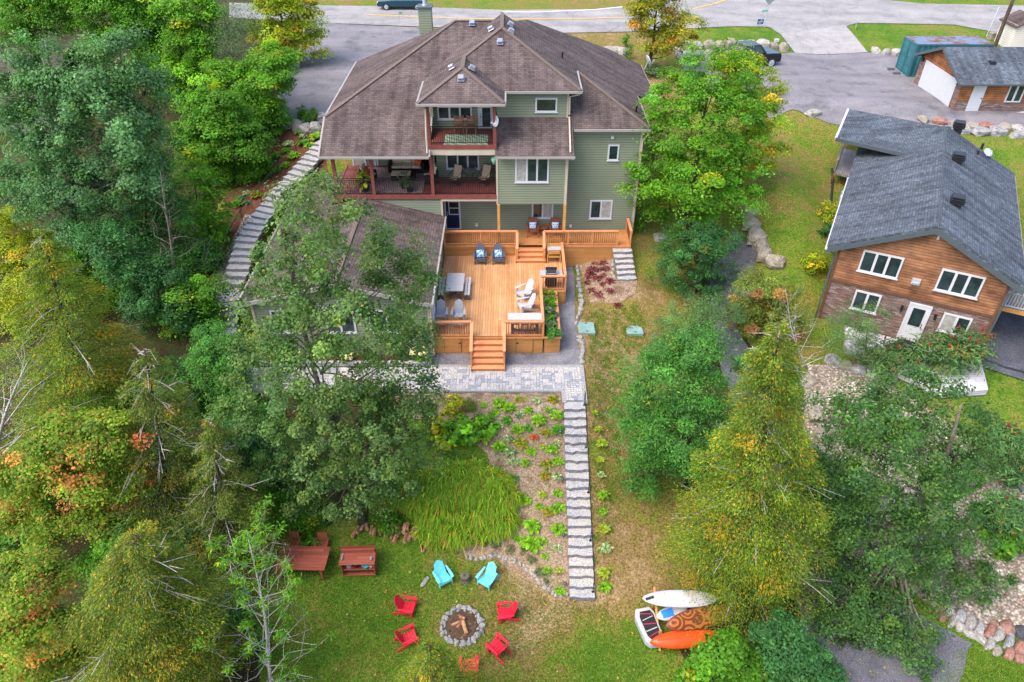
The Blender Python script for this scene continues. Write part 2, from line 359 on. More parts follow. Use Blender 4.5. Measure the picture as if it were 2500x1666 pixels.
MT['aquacloth'] = brickm('aqua_lattice_cushion', [lin(40,130,190), lin(70,165,210)], lin(235,240,240), .09, .09, .016, .1)
MT['stone'] = mixed('pale_limestone', [lin(122,118,112), lin(154,150,144), lin(172,168,160)], (2.5, 22), .9, .5, .03)
MT['stone_tan'] = mixed('tan_sandstone', [lin(122,112,100), lin(144,135,121), lin(158,150,136)], (2.0, 20), .9, .5, .03)
MT['stone_grey'] = mixed('grey_fieldstone', [lin(108,107,109), lin(146,144,145), lin(168,166,162)], (2.5, 22), .9, .5, .03)
MT['stone_pink'] = mixed('pink_granite', [lin(122,84,72), lin(146,108,94), lin(156,128,116)], (2.5, 24), .9, .5, .03)
MT['stone_dark'] = mixed('dark_boulder', [lin(58,60,66), lin(84,86,92)], (2.5, 24), .8, .5, .03)
MT['step_top'] = mixed('step_stone_top', [lin(146,145,146), lin(166,164,163), lin(174,167,158)], (1.2, 22), .9, .35, .015)
MT['step_side'] = mixed('step_stone_side', [lin(104,103,108), lin(130,128,131)], (6, 30), .95, .8, .03)
MT['bark'] = mixed('grey_bark', [lin(84,76,68), lin(120,110,100)], (4, 25), .95, .6, .02)
MT['bark_dark'] = mixed('brown_bark', [lin(62,52,44), lin(96,82,70)], (4, 25), .95, .6, .02)
MT['twig'] = mixed('bare_twig', [lin(150,142,138), lin(186,178,172)], (4, 25), .95, .2, .01)
MT['log'] = mixed('split_log', [lin(120,84,62), lin(168,124,92), lin(190,150,116)], (5, 30), .9, .4, .02)
MT['soilpot'] = simple('dark_pot', (.02,.02,.024,1), .5, .1, 5)

def leaf_material():
    m = NT('leaves', .55, .22); a = m.n('Attribute', attribute_name='Col'); g = m.n('NewGeometry')
    r = m.ramp(g.outputs['Random Per Island'], [(0, .85), (1, 1.5)])
    c = m.mix(1, a.outputs['Color'], r, 'MULTIPLY'); m.col(c)
    tr = m.n('BsdfTranslucent'); m.l(m.mix(1, c, (1.15,1.2,.6,1), 'MULTIPLY'), tr.inputs[0])
    mx = m.n('MixShader'); mx.inputs[0].default_value = .45
    out = m.t.nodes['Material Output']; m.l(m.b.outputs[0], mx.inputs[1]); m.l(tr.outputs[0], mx.inputs[2]); m.l(mx.outputs[0], out.inputs[0]); return m.mat
MT['leaf'] = leaf_material()
# ------------------------------------------------------------------ ground and its coverings
def gridmesh(name, xs, ys, mat, kind='structure'):
    X, Y = np.meshgrid(xs, ys); Z = H(X, Y); nx, ny = len(xs), len(ys)
    co = np.stack([X, Y, Z], -1).reshape(-1, 3)
    i = np.arange(nx*ny).reshape(ny, nx); q = np.stack([i[:-1,:-1], i[:-1,1:], i[1:,1:], i[1:,:-1]], -1).reshape(-1, 4)
    me = bpy.data.meshes.new(name); me.vertices.add(len(co)); me.vertices.foreach_set('co', co.ravel())
    me.loops.add(q.size); me.loops.foreach_set('vertex_index', q.ravel()); me.polygons.add(len(q))
    me.polygons.foreach_set('loop_start', np.arange(0, q.size, 4)); me.polygons.foreach_set('loop_total', np.full(len(q), 4))
    me.update(calc_edges=True); me.polygons.foreach_set('use_smooth', np.ones(len(q), bool))
    # dry patches: where the turf itself is worn brown (0 lush .. 1 dry)
    dry = np.full(len(co), .42)
    for px, py, rad, val in DRY:
        c = G(px, py); d = np.hypot(co[:,0]-c[0], co[:,1]-c[1]) / rad; w = np.exp(-d*d); dry = dry*(1-w) + val*w
    a = me.attributes.new('dry', 'FLOAT', 'POINT'); a.data.foreach_set('value', dry)
    me.materials.append(mat); o = bpy.data.objects.new(name, me); COL.objects.link(o); tag(o, kind=kind); return o
DRY = [(1130,1530,3.4,.66),(1340,1470,3.6,1.0),(1450,1400,2.6,1.0),(1270,1560,2.2,.75),(1100,1380,2.5,.35),(820,1480,3.5,.3),(760,1600,3,.25),(1000,1650,3,.3),(1450,1620,2.5,.15),(1330,1660,1.6,.45),(1300,1500,1.8,.9),(1550,1640,1.6,.1),
       (1500,840,3.2,.88),(1480,930,2.5,.9),(1550,720,2.5,.7),(1590,560,2.5,.5),(1480,1040,2.2,.66),(1500,1200,2,.7),(1510,1340,2,.75),(1100,1120,1.6,.2),(1010,1100,1.6,.2),
       (1900,400,3.5,.5),(1880,560,2.2,.3),(1960,330,3,.45),(1930,640,2,.25),(2400,950,2.5,.25),(2440,1640,2.5,.02),(1700,90,5,.3),(1850,95,4,.1),(1480,95,5,.72),(1600,190,3,.8),(1560,250,3,.75),
       (2150,95,5,.12),(1200,8,9,.4),(1450,5,7,.6),(800,3,8,.55),(2430,400,3,.3),(2200,-20,10,.2),(1000,1330,1.6,.2),(900,1420,2,.12)]
def turf():
    m = NT('turf', .95, .1); co = m.coord('Object'); a = m.n('Attribute', attribute_name='dry')
    f = m.math('ADD', a.outputs['Fac'], m.math('MULTIPLY', m.math('SUBTRACT', m.noise(co, .5, 6, .7), .5), 1.5))
    f = m.math('ADD', f, m.math('MULTIPLY', m.math('SUBTRACT', m.noise(co, 2.8, 6, .75), .5), 1.15))
    c = m.ramp(f, [(.0, (.055,.125,.010,1)), (.3, (.10,.155,.016,1)), (.5, (.155,.15,.03,1)), (.7, (.19,.13,.045,1)), (.95, (.27,.19,.10,1))])
    g = m.noise(co, 11, 6, .85); c = m.mix(1, c, m.ramp(g, [(.4, .42), (.6, 1.62)]), 'MULTIPLY')
    m.col(c); m.bump(g, .9, .05); return m.mat
xs = np.unique(np.concatenate([np.linspace(-160,-40,25), np.linspace(-40,-16,40), np.linspace(-16,34,126), np.linspace(34,60,40), np.linspace(60,160,21)]))
ys = np.unique(np.concatenate([np.linspace(-60,6,14), np.linspace(6,60,136), np.linspace(60,100,54), np.linspace(100,260,21)]))
gridmesh('ground', xs, ys, turf())

def drape(name, pts, mat, off=.035, step=.6, world=False, label=None, kind='structure', rag=.0, cat=None, group=None):
    """a thin covering laid over the terrain inside an outline"""
    P = [p if world else G(*p)[:2] for p in pts]
    if rag:
        r = random.Random(len(name)); Q = []
        for i in range(len(P)):
            a, b = np.array(P[i][:2]), np.array(P[(i+1) % len(P)][:2]); L = np.linalg.norm(b-a); k = max(1, int(L/.45)); nrm = np.array([-(b-a)[1], (b-a)[0]])/max(L, 1e-6)
            for j in range(k): Q.append(a+(b-a)*j/k + nrm*(r.uniform(-rag, rag) if j else 0))
        P = Q
    bm = bmesh.new(); bm.faces.new([bm.verts.new((p[0], p[1], 0)) for p in P]); bmesh.ops.triangulate(bm, faces=bm.faces[:])
    x = [p[0] for p in P]; y = [p[1] for p in P]
    for ax, lo, hi in ((0, min(x), max(x)), (1, min(y), max(y))):
        t = math.floor(lo/step)*step
        while t < hi:
            if t > lo:
                n = (1,0,0) if ax == 0 else (0,1,0); c = (t,0,0) if ax == 0 else (0,t,0)
                bmesh.ops.bisect_plane(bm, geom=bm.verts[:]+bm.edges[:]+bm.faces[:], plane_co=c, plane_no=n, dist=1e-5)
            t += step
    bm.normal_update()
    for f in bm.faces:
        if f.normal.z < 0: f.normal_flip()
    z = H(np.array([v.co.x for v in bm.verts]), np.array([v.co.y for v in bm.verts]))
    for v, q in zip(bm.verts, z): v.co.z = q + off
    me = bpy.data.meshes.new(name); bm.to_mesh(me); bm.free(); me.materials.append(mat)
    uv = me.uv_layers.new(name='UV'); co = np.empty(len(me.vertices)*3); me.vertices.foreach_get('co', co); co = co.reshape(-1,3)
    li = np.empty(len(me.loops), int); me.loops.foreach_get('vertex_index', li); uv.data.foreach_set('uv', co[li][:, :2].ravel())
    me.polygons.foreach_set('use_smooth', np.ones(len(me.polygons), bool))
    o = bpy.data.objects.new(name, me); COL.objects.link(o); tag(o, label, cat, group, kind); return o

M_asph = tarmac('asphalt', [lin(122,120,120), lin(138,135,134), lin(148,144,142)], .5)
M_asph2 = tarmac('driveway_asphalt', [lin(134,131,130), lin(150,146,144), lin(142,138,137)], .0)
M_gravel = tarmac('grey_gravel', [lin(98,96,100), lin(124,120,124), lin(112,109,113)], 0, .78)
M_gravel2 = mixed('crushed_stone', [lin(100,99,104), lin(138,136,140)], (.8, 26), .95, .9, .04)
M_lane = mixed('dark_gravel', [lin(80,80,87), lin(100,99,105), lin(90,89,96)], (.5, 24), .95, .8, .03)
M_mulch = mixed('red_mulch', [lin(84,52,38), lin(112,72,54), lin(98,62,44)], (1.2, 18), .95, .9, .05)
M_soil = mixed('dusty_soil', [lin(112,92,74), lin(146,126,106), lin(128,106,84), lin(160,142,122)], (.9, 14), .95, .7, .04)
M_forest = mixed('leaf_litter', [lin(40,36,22), lin(62,50,32), lin(50,62,28), lin(70,56,40)], (.9, 12), .95, .8, .05)
def pebbles():
    m = NT('pebble_stones', .85, .2); co = m.coord('Object'); v = m.n('TexVoronoi', feature='F1'); v.inputs['Scale'].default_value = 9; m.l(co, v.inputs['Vector'])
    sp = m.n('SeparateColor'); m.l(v.outputs['Color'], sp.inputs[0])
    c = m.ramp(sp.outputs[0], [(0, lin(128,112,96)), (.35, lin(176,160,140)), (.6, lin(198,188,174)), (.8, lin(150,120,100)), (1, lin(214,208,200))])
    c = m.mix(1, c, m.ramp(v.outputs['Distance'], [(.2, 1.08), (.6, .5)]), 'MULTIPLY'); c = m.mix(1, c, m.ramp(m.noise(co, .9, 4), [(.3, .75), (.65, 1.1)]), 'MULTIPLY')
    m.col(c); m.bump(m.math('SUBTRACT', 1, v.outputs['Distance']), .8, .06); return m.mat
M_peb = pebbles()
def paving():
    m = NT('paving_slabs', .8, .25); co = m.coord('UV')
    def layer(w, r, sq, off):
        b = m.n('TexBrick', offset=off, squash=sq, squash_frequency=3, offset_frequency=2); m.l(co, b.inputs['Vector'])
        for k, v in (('Scale', 1), ('Brick Width', w), ('Row Height', r), ('Mortar Size', .006), ('Mortar Smooth', .1)): b.inputs[k].default_value = v
        b.inputs['Color1'].default_value = (0,0,0,1); b.inputs['Color2'].default_value = (1,1,1,1); b.inputs['Mortar'].default_value = (.5,.5,.5,1); return b
    b1 = layer(.42, .32, 1.7, .37); 
    c = m.ramp(b1.outputs['Color'], [(0, lin(150,154,166)), (.4, lin(184,184,192)), (.75, lin(198,195,196)), (1, lin(176,180,190))])
    c = m.mix(1, c, m.ramp(m.noise(co, 8, 4), [(.3, .88), (.7, 1.08)]), 'MULTIPLY')
    m.col(m.mix(b1.outputs['Fac'], c, lin(112,112,120))); m.bump(m.math('SUBTRACT', 1, b1.outputs['Fac']), .3, .01); return m.mat
M_pave = paving()
M_border = brickm('paving_border', [lin(140,140,143), lin(160,157,155), lin(150,148,147)], lin(98,97,98), .24, .18, .008, .3)

drape('forest_floor', [(-600,-60),(640,-40),(700,20),(735,60),(735,140),(690,250),(640,330),(540,430),(520,560),(470,700),(490,860),(560,880),(640,960),(960,985),(1000,1050),(960,1180),(900,1230),(900,1275),(700,1290),(640,1420),(620,1550),(640,1740),(-500,1740)], M_forest, .02, 1.2, rag=.25)
drape('forest_floor', [(1700,560),(1760,560),(1740,700),(1790,800),(1900,900),(1900,1200),(1960,1330),(1990,1560),(1960,1740),(1740,1740),(1640,1560),(1700,1400),(1670,1200),(1660,1000),(1680,860),(1710,720)], M_forest, .02, 1.0, rag=.25)
road = drape('road', [(560,8),(1000,17),(1230,26),(1450,24),(1560,12),(1640,-14),(1690,-40),(2300,-40),(2110,-12),(2149,0),(2250,10),(2387,13),(2620,16),(2620,90),(2420,78),(2330,62),(2090,58),(2066,66),(2118,129),(1940,130),(1905,85),(1878,68),(1700,70),(1600,76),(1340,82),(1150,72),(770,56),(560,44)], M_asph, .05, 1.5)
drape('driveway_apron', [(1906,84),(2060,62),(2118,129),(1940,130)], M_asph2, .056, 1.0)
drape('parking_lot', [(1662,152),(1690,141),(1760,135),(1900,135),(1940,130),(2118,130),(2200,138),(2520,250),(2620,300),(2560,312),(2300,311),(2090,313),(2010,297),(1935,269),(1880,290),(1700,240)], M_gravel, .05, 1.0, rag=.06)
drape('driveway', [(735,54),(1050,71),(1130,110),(1000,250),(800,305),(745,300),(690,290),(685,240),(725,140),(738,80)], M_gravel, .06, 1.0, rag=.06)
drape('mulch_bed', [(690,285),(800,300),(800,420),(720,460),(650,545),(600,610),(575,690),(560,830),(520,835),(470,800),(500,700),(535,600),(550,480),(600,410),(650,330)], M_mulch, .045, .8, rag=.1)
drape('pebble_strip', [(600,525),(625,530),(590,590),(560,690),(520,760),(505,740),(540,640)], M_peb, .06, .6, rag=.05)
drape('garden_soil', [(960,962),(1380,962),(1386,1005),(1390,1452),(1335,1447),(1272,1402),(1212,1366),(1140,1358),(1090,1335),(1180,1325),(1265,1270),(1230,1180),(1190,1110),(1150,1060),(1060,1030),(960,1010)], M_soil, .04, .5, rag=.12)
drape('red_plant_soil', [(1413,628),(1492,622),(1500,680),(1555,686),(1550,720),(1500,745),(1440,738),(1420,670)], M_soil, .04, .5, rag=.1)
drape('gravel_strip', [(-4.2,28.6),(3.6,28.6),(3.5,32),(3.75,36.5),(3.7,38),(2.9,38),(2.4,33),(2.4,29.9),(-4.2,29.9)], M_gravel2, .04, .5, world=True)
drape('gravel_lane', [(1742,645),(1795,560),(1850,610),(1832,720),(1800,800),(1890,960),(1975,1180),(2040,1340),(2200,1480),(2372,1572),(2330,1700),(2300,1800),(1960,1800),(1955,1500),(1880,1220),(1760,900),(1725,720)], M_lane, .045, .8, rag=.06)
drape('pebble_slope', [(1970,890),(2110,900),(2210,965),(2340,1050),(2440,1100),(2520,1190),(2640,1300),(2640,1560),(2400,1552),(2250,1465),(2070,1350),(2000,1190),(1955,1020)], M_peb, .04, .7, rag=.12)

# flat paving: patio, its leg to the stone stairs and its bands of small setts
ZP = 3.76
def slabs(rects, unit, seed):
    """rectangles cut at random into slabs of a few sizes, laid with open joints"""
    r = random.Random(seed); out = []
    def cut(x0, y0, nx, ny):
        big = r.random()
        if (nx <= 2 and ny <= 2 and big < .55) or (nx <= 3 and ny <= 2 and big < .4) or (nx*ny <= 6 and big < .16) or nx*ny == 1: out.append((x0, y0, nx, ny)); return
        if nx > ny or (nx == ny and r.random() < .5): k = r.randint(1, nx-1); cut(x0, y0, k, ny); cut(x0+k, y0, nx-k, ny)
        elif ny > 1: k = r.randint(1, ny-1); cut(x0, y0, nx, k); cut(x0, y0+k, nx, ny-k)
        else: out.append((x0, y0, nx, ny))
    mb = MB(); g = .007
    for X0, Y0, X1, Y1 in rects:
        nx, ny = max(1, round((X1-X0)/unit)), max(1, round((Y1-Y0)/unit)); out.clear(); cut(0, 0, nx, ny); sx, sy = (X1-X0)/nx, (Y1-Y0)/ny
        for x, y, w, q in out: z = ZP + r.uniform(-.002,.002); mb.slab([(X0+x*sx+g,Y0+y*sy+g,z),(X0+(x+w)*sx-g,Y0+y*sy+g,z),(X0+(x+w)*sx-g,Y0+(y+q)*sy-g,z),(X0+x*sx+g,Y0+(y+q)*sy-g,z)], .05, r.choice((0,0,1,1,2,3)))
    mb.box(-13.6,2.6,26.78,28.5,ZP-.2,ZP-.03,4); mb.box(2.6,3.5,25.9,28.5,ZP-.2,ZP-.03,4)
    return mb
SL = [mixed('slab_'+n_, [c_, tuple(min(1,x*1.14) for x in c_[:3])+(1,)], (3, 26), .85, .2, .01) for n_, c_ in (('pale', lin(166,163,160)), ('warm', lin(172,166,161)), ('grey', lin(150,150,153)), ('blue', lin(136,138,144)))]
tag(slabs([(-13.6,26.78,2.62,28.47),(2.62,25.95,3.48,28.47)], .155, 3).build('patio', SL+[simple('joint_sand', lin(92,90,90), .95, .1, 10)]), kind='structure')
mb = MB(); zb = ZP + .004
for a in ([(-13.6,26.6,zb),(2.62,26.6,zb),(2.62,26.78,zb),(-13.6,26.78,zb)], [(2.44,25.8,zb),(2.64,25.8,zb),(2.64,26.6,zb),(2.44,26.6,zb)], [(3.46,25.8,zb),(3.66,25.8,zb),(3.68,28.65,zb),(3.48,28.65,zb)], [(-4.2,28.47,zb),(3.48,28.47,zb),(3.48,28.67,zb),(-4.2,28.67,zb)]): mb.slab(a, .12)
tag(mb.build('patio_border', M_border), kind='structure')
# painted road lines
M_yel = simple('yellow_paint', (.7,.36,.04,1), .7, .15, 3); M_whp = simple('white_paint', (.72,.72,.74,1), .7, .12, 3)
def line(pts, w, mat):
    Q = [G(*p)[:2] for p in pts]; L = []; R = []
    for i in range(len(Q)):
        d = np.array(Q[min(i+1, len(Q)-1)]) - np.array(Q[max(i-1, 0)]); d /= np.linalg.norm(d); n = np.array([-d[1], d[0]])*w/2; L.append(Q[i]+n); R.append(Q[i]-n)
    drape('road_marking', [tuple(p) for p in L+R[::-1]], mat, .075, 2.0, world=True)
line([(897,38),(1120,47),(1240,49),(1400,48),(1520,45)], .2, M_yel); line([(1690,24),(1740,12),(1785,-2),(1820,-16)], .2, M_yel)
line([(1227,31.5),(1310,31.5),(1450,26),(1550,16),(1620,-3)], .18, M_whp)

# ------------------------------------------------------------------ foliage
def leafmesh(name, C, N, size, col, nr, asp=.6, droop=None):
    """one diamond leaf per centre; N unit normals, col per leaf"""
    n = len(C); t = nr.normal(size=(n,3)) if droop is None else droop + nr.normal(size=(n,3))*.35
    t -= N*np.sum(t*N, 1)[:, None]; t /= np.linalg.norm(t, axis=1)[:, None] + 1e-9; b = np.cross(N, t)
    s = size[:, None] if hasattr(size, '__len__') else size
    V = np.empty((n, 4, 3)); V[:,0] = C - t*s*.5; V[:,1] = C + b*s*asp*.5 + t*s*.05 + N*s*.08; V[:,2] = C + t*s*.5; V[:,3] = C - b*s*asp*.5 + t*s*.05 + N*s*.08
    return V.reshape(-1,3), np.repeat(col, 4, 0)
def mesh_from(name, V, Cc, mat):
    me = bpy.data.meshes.new(name); nv = len(V); nf = nv//4
    me.vertices.add(nv); me.vertices.foreach_set('co', V.astype(np.float32).ravel()); me.loops.add(nv); me.loops.foreach_set('vertex_index', np.arange(nv, dtype=np.int32))
    me.polygons.add(nf); me.polygons.foreach_set('loop_start', np.arange(0, nv, 4, dtype=np.int32)); me.polygons.foreach_set('loop_total', np.full(nf, 4, np.int32))
    a = me.color_attributes.new('Col', 'FLOAT_COLOR', 'POINT'); a.data.foreach_set('color', np.concatenate([Cc, np.ones((nv,1))], 1).astype(np.float32).ravel())
    me.update(calc_edges=True); me.materials.append(mat); return me
PAL = {  # base colours of the leaves: common shades, then the odd ones
 'poplar': ([(.075,.165,.036),(.095,.195,.042),(.07,.145,.05),(.16,.23,.05),(.11,.19,.06)], [(.30,.26,.04)], .05),
 'poplar_grey': ([(.07,.18,.065),(.09,.21,.08),(.12,.235,.10),(.085,.2,.04)], [(.22,.25,.03)], .03),
 'poplar_olive': ([(.055,.14,.036),(.072,.165,.038),(.048,.12,.042),(.11,.195,.03)], [(.16,.28,.03)], .05),
 'maple': ([(.115,.29,.012),(.09,.24,.015),(.15,.32,.014),(.07,.20,.02)], [(.38,.36,.01)], .02),
 'maple_yellow': ([(.25,.33,.012),(.18,.30,.014),(.32,.33,.014)], [(.48,.32,.018)], .1),
 'maple_red': ([(.155,.27,.018),(.12,.235,.02),(.21,.27,.02)], [(.55,.15,.06),(.5,.24,.05)], .12),
 'forest': ([(.075,.21,.012),(.10,.25,.014),(.06,.175,.014)], [(.28,.32,.012)], .02),
 'dark': ([(.045,.145,.036),(.06,.175,.04),(.038,.12,.04)], [(.16,.2,.03)], .01),
 'ash': ([(.068,.215,.03),(.09,.25,.034),(.054,.165,.04)], [(.26,.31,.03)], .02),
 'willow': ([(.12,.23,.07),(.10,.19,.062)], [(.26,.27,.07)], .03),
 'sumac': ([(.09,.20,.06),(.12,.235,.065),(.075,.165,.06)], [(.42,.15,.025)], .05),
 'greyish': ([(.10,.16,.068),(.125,.185,.08),(.08,.14,.06)], [(.25,.24,.06)], .02),
 'autumn': ([(.20,.24,.03),(.15,.22,.035),(.12,.2,.04)], [(.42,.22,.05),(.36,.16,.07)], .12),
 'cedar': ([(.115,.21,.018),(.15,.235,.02),(.09,.175,.022),(.19,.25,.02)], [(.5,.29,.016),(.44,.27,.016)], .06),
 'cedar_olive': ([(.10,.175,.02),(.13,.2,.02),(.085,.15,.024),(.17,.21,.022)], [(.46,.3,.02),(.42,.3,.03)], .09),
 'cedar_green': ([(.11,.175,.024),(.145,.205,.022),(.09,.15,.03)], [(.34,.23,.02)], .04),
 'orange_maple': ([(.24,.27,.018),(.17,.24,.022),(.3,.28,.018)], [(.5,.24,.04)], .14),
}
def pick(nr, pal, n, shift=0):
    base, odd, p = PAL[pal]; c = np.array(base)[nr.integers(0, len(base), n)]; m = nr.random(n) < p
    if m.any(): c[m] = np.array(odd)[nr.integers(0, len(odd), m.sum())]
    return c
def blob_clumps(nr, blobs, n):
    """clump centres scattered in the outer part of a handful of lobes"""
    w = np.array([b[1][0]*b[1][1] + b[1][0]*b[1][2] for b in blobs]) ; w = w/w.sum(); out = []; nrm = []
    for b, k in zip(blobs, np.round(w*n).astype(int)):
        d = nr.normal(size=(k,3)); d[:,2] += .25; d /= np.linalg.norm(d, axis=1)[:, None]
        rr = .45 + .55*nr.random(k)**.5; ph = nr.random(3)*6
        lump = 1 + .16*np.sin(3*d[:,0]*2+ph[0]) * np.cos(2.5*d[:,1]*2+ph[1]) + .12*nr.normal(size=k)
        out.append(np.array(b[0]) + d*np.array(b[1])*(rr*lump)[:, None]); nrm.append(d)
    return np.concatenate(out), np.concatenate(nrm)
def crown(name, blobs, pal, leaf=.16, nclump=260, per=70, cr=.6, flat=.5, seed=1, up=1.0, asp=.6, odd_clump=True, tipc=None):
    if per >= 40: leaf *= .68; per = int(per*2.0)
    nr = np.random.default_rng(seed); C, O = blob_clumps(nr, blobs, nclump); n = len(C)
    ck = pick(nr, pal, n); val = np.exp(nr.normal(size=n)*.21)
    per_i = np.maximum(8, (per*np.exp(nr.normal(size=n)*.35)).astype(int)); idx = np.repeat(np.arange(n), per_i); m = len(idx); col0 = np.array(PAL[pal][0])[nr.integers(0, len(PAL[pal][0]), n)]
    d = nr.normal(size=(m,3)); d /= np.linalg.norm(d, axis=1)[:, None]; r = nr.random(m)**.45
    sz = cr*np.exp(nr.normal(size=n)*.25)
    off = d*r[:, None]*sz[idx][:, None]; off[:,2] *= flat
    horiz = np.sqrt((off[:,:2]**2).sum(1)); off[:,2] -= horiz*horiz/(cr*2.4)*(.7)      # sprays hang at their rim
    P = C[idx] + off + O[idx]*(horiz*.15)[:, None]
    N = O[idx]*.55 + d*.35 + nr.normal(size=(m,3))*.42 + np.array([0,0,up]); N /= np.linalg.norm(N, axis=1)[:, None]
    col = pick(nr, pal, m)*.55 + ((ck[idx] if odd_clump else col0[idx])*.45); base, odd, p = PAL[pal]
    oc = (np.abs(ck[:, None] - np.array(odd)[None]).sum(2).min(1) < 1e-6)
    if odd_clump: w = oc[idx] & (nr.random(m) < .75); col[w] = ck[idx][w]
    col *= val[idx][:, None]
    V, K = leafmesh(name, P, N, leaf*(.55+.9*nr.random(m)**1.5), col, nr, asp)
    return mesh_from(name, V, K, MT['leaf']), C
def limbs(mb, base, top, C, r0, nr, k=26, m=0, sub=True):
    """trunk with limbs reaching for some of the clumps"""
    base, top = Vector(base), Vector(top); ax = top - base; pts = []; rad = []
    for i in range(7):
        t = i/6; w = Vector((math.sin(t*5+r0*40), math.cos(t*4+r0*70), 0))*r0*.9*(t*(1-t)*4); pts.append(base + ax*t + w); rad.append(r0*(1-.86*t))
    mb.tube(pts, rad, 8, m)
    for i in nr.choice(len(C), min(k, len(C)), replace=False):
        c = Vector(C[i]); t = min(.95, max(.18, (c - base).dot(ax)/ax.length_squared - .12 - .1*nr.random())); s = base + ax*t
        mid = (s + c)/2 + Vector((0,0,-.06*(c-s).length)) + Vector(nr.normal(size=3)*.12); r = r0*(1-.86*t)*.42
        mb.tube([s, s.lerp(mid, .5)+Vector(nr.normal(size=3)*.06), mid, c], [r, r*.75, r*.5, r*.14], 5, m, cap=False)
def pxblob(px, py, rx, ry, Yd, sq=1.0):
    """a lobe of a crown surveyed in the photo: its middle stands at depth Yd"""
    c = atY(px*D, py*D, Yd); d = (c[1])*cT - (c[2]-CZ)*sT; s = d/F*D
    return (c, (rx*s, (rx*.55+ry*.45)*s*sq, ry*s))
def tree(name, label, base, blobs, pal, leaf=.16, nclump=260, per=70, cr=.6, flat=.5, r0=.18, bark='bark', seed=1, k=26, up=1.0, asp=.6, group=None, cat='tree', top=None, dY=0, tname='trunk', dens=1.0):
    g = G(base[0]*D, base[1]*D); g = np.array([g[0], g[1], g[2]-.15])
    bl = [pxblob(b[0], b[1], b[2], b[3], g[1] + dY + (b[4] if len(b) > 4 else 0)) for b in blobs]
    bl = [(np.array(c)-g, r) for c, r in bl]
    for c, r in bl:    # keep lobes above the soil
        lo = h(c[0]+g[0], c[1]+g[1]) - g[2] + .15
        if c[2] - r[2]*.8 < lo: c[2] = lo + r[2]*.8
    e = empty(name, g, 0, label, cat, group); me, C = crown('crown', bl, pal, leaf, int(nclump*dens), per, cr, flat, seed, up, asp, name != 'poplar')
    o = bpy.data.objects.new('crown', me); COL.objects.link(o); o.parent = e
    mb = MB(); cm = sum(np.array(c)*r[0]*r[2] for c, r in bl)/sum(r[0]*r[2] for c, r in bl); zt = max(c[2]+r[2]*.7 for c, r in bl)
    tp = top if top is not None else (cm[0]*1.0, cm[1]*1.0, zt)
    limbs(mb, (0,0,0), tp, C, r0, np.random.default_rng(seed+5), k); mb.build(tname, MT[bark], e, smooth=True); return e
def cedar(name, label, base, topx, topy, half, pal='cedar', seed=1, nb=150, leaf=.2, bare=.12, group=None, lean=0, low=.06, per=95, ex=.8):
    leaf *= .47; per = int(per*3.2)
    """an arborvitae: whorls of hanging flat sprays on a tapering mast"""
    nr = np.random.default_rng(seed); g = G(base[0]*D, base[1]*D); tp = atY(topx*D, topy*D, g[1]+lean) - g; Hh = tp[2]
    e = empty(name, g-np.array([0,0,.1]), 0, label, 'tree', group); mb = MB(); mw = mb; Ps=[]; Ns=[]; Cs=[]; Ds=[]; d0 = g[1]*cT-(g[2]+Hh*.4-CZ)*sT; R = half*D*d0/F
    ax = np.array([tp[0], tp[1], Hh]); mb.tube([ax*t for t in np.linspace(0,1,8)], [.17*(1-.9*t)+.012 for t in np.linspace(0,1,8)], 7)
    for i in range(nb):
        t = low + (1-low)*(i/nb)**1.05; a = i*2.39996 + nr.normal()*.3; Lb = R*(1-t)**ex*(.55+.5*nr.random())*(1+.2*math.sin(3*a+seed)*math.cos(5*t+seed))+.2
        s = ax*t; dirn = np.array([math.cos(a), math.sin(a), 0]); q = np.linspace(0,1,6)
        pts = [s + dirn*Lb*u + np.array([0,0,Lb*(.22*u - .38*u*u)]) for u in q]
        isb = nr.random() < bare
        mb.tube(pts, [.035*(1-.8*u)*(1-t*.5)+.005 for u in q], 4, 1 if isb else 0, cap=False)
        if isb:
            for u in (.45,.65,.85):
                p = s + dirn*Lb*u; mw.tube([p, p + dirn*Lb*.2 + np.array([nr.normal()*.25, nr.normal()*.25, nr.normal()*.2])], [.014,.004], 3, 1, cap=False)
            if nr.random() < .5: continue
        m = int(per*max(.35, Lb/1.6)); u = .25 + .78*nr.random(m)**.75; wd = Lb*.22*(1.1-u*.5)
        side = np.array([-dirn[1], dirn[0], 0]); off = nr.normal(size=m)*wd; P = s + dirn*(Lb*u)[:, None] + side*off[:, None]; P[:,2] += Lb*(.22*u-.38*u*u) - np.abs(off)*.25 - nr.random(m)*.22 + .05
        P += nr.normal(size=(m,3))*.05
        tip = pick(nr, pal, m); odd = np.array(PAL[pal][1]); cl = nr.random() < PAL[pal][2]*1.3; w = (u > .66) & (nr.random(m) < (.6 if cl else .035)); tip[w] = odd[nr.integers(0, len(odd), w.sum())]
        tip *= np.exp(nr.normal()*.18)
        N = np.array([0,0,1.]) + dirn*.35 + nr.normal(size=(m,3))*.55; N /= np.linalg.norm(N, axis=1)[:, None]
        Ps.append(P); Ns.append(N); Cs.append(tip); Ds.append(np.tile(dirn + np.array([0,0,-.5]), (m,1)) + side*(off/np.maximum(wd,.01))[:, None]*.6)
    P = np.concatenate(Ps); nn = len(P); V, K = leafmesh('crown', P, np.concatenate(Ns), leaf*(.6+.8*nr.random(nn)), np.concatenate(Cs), nr, .34, np.concatenate(Ds))
    o = bpy.data.objects.new('crown', mesh_from('crown', V, K, MT['leaf'])); COL.objects.link(o); o.parent = e
    mb.build('trunk', [MT['bark_dark'], MT['twig']], e, smooth=True)
    return e
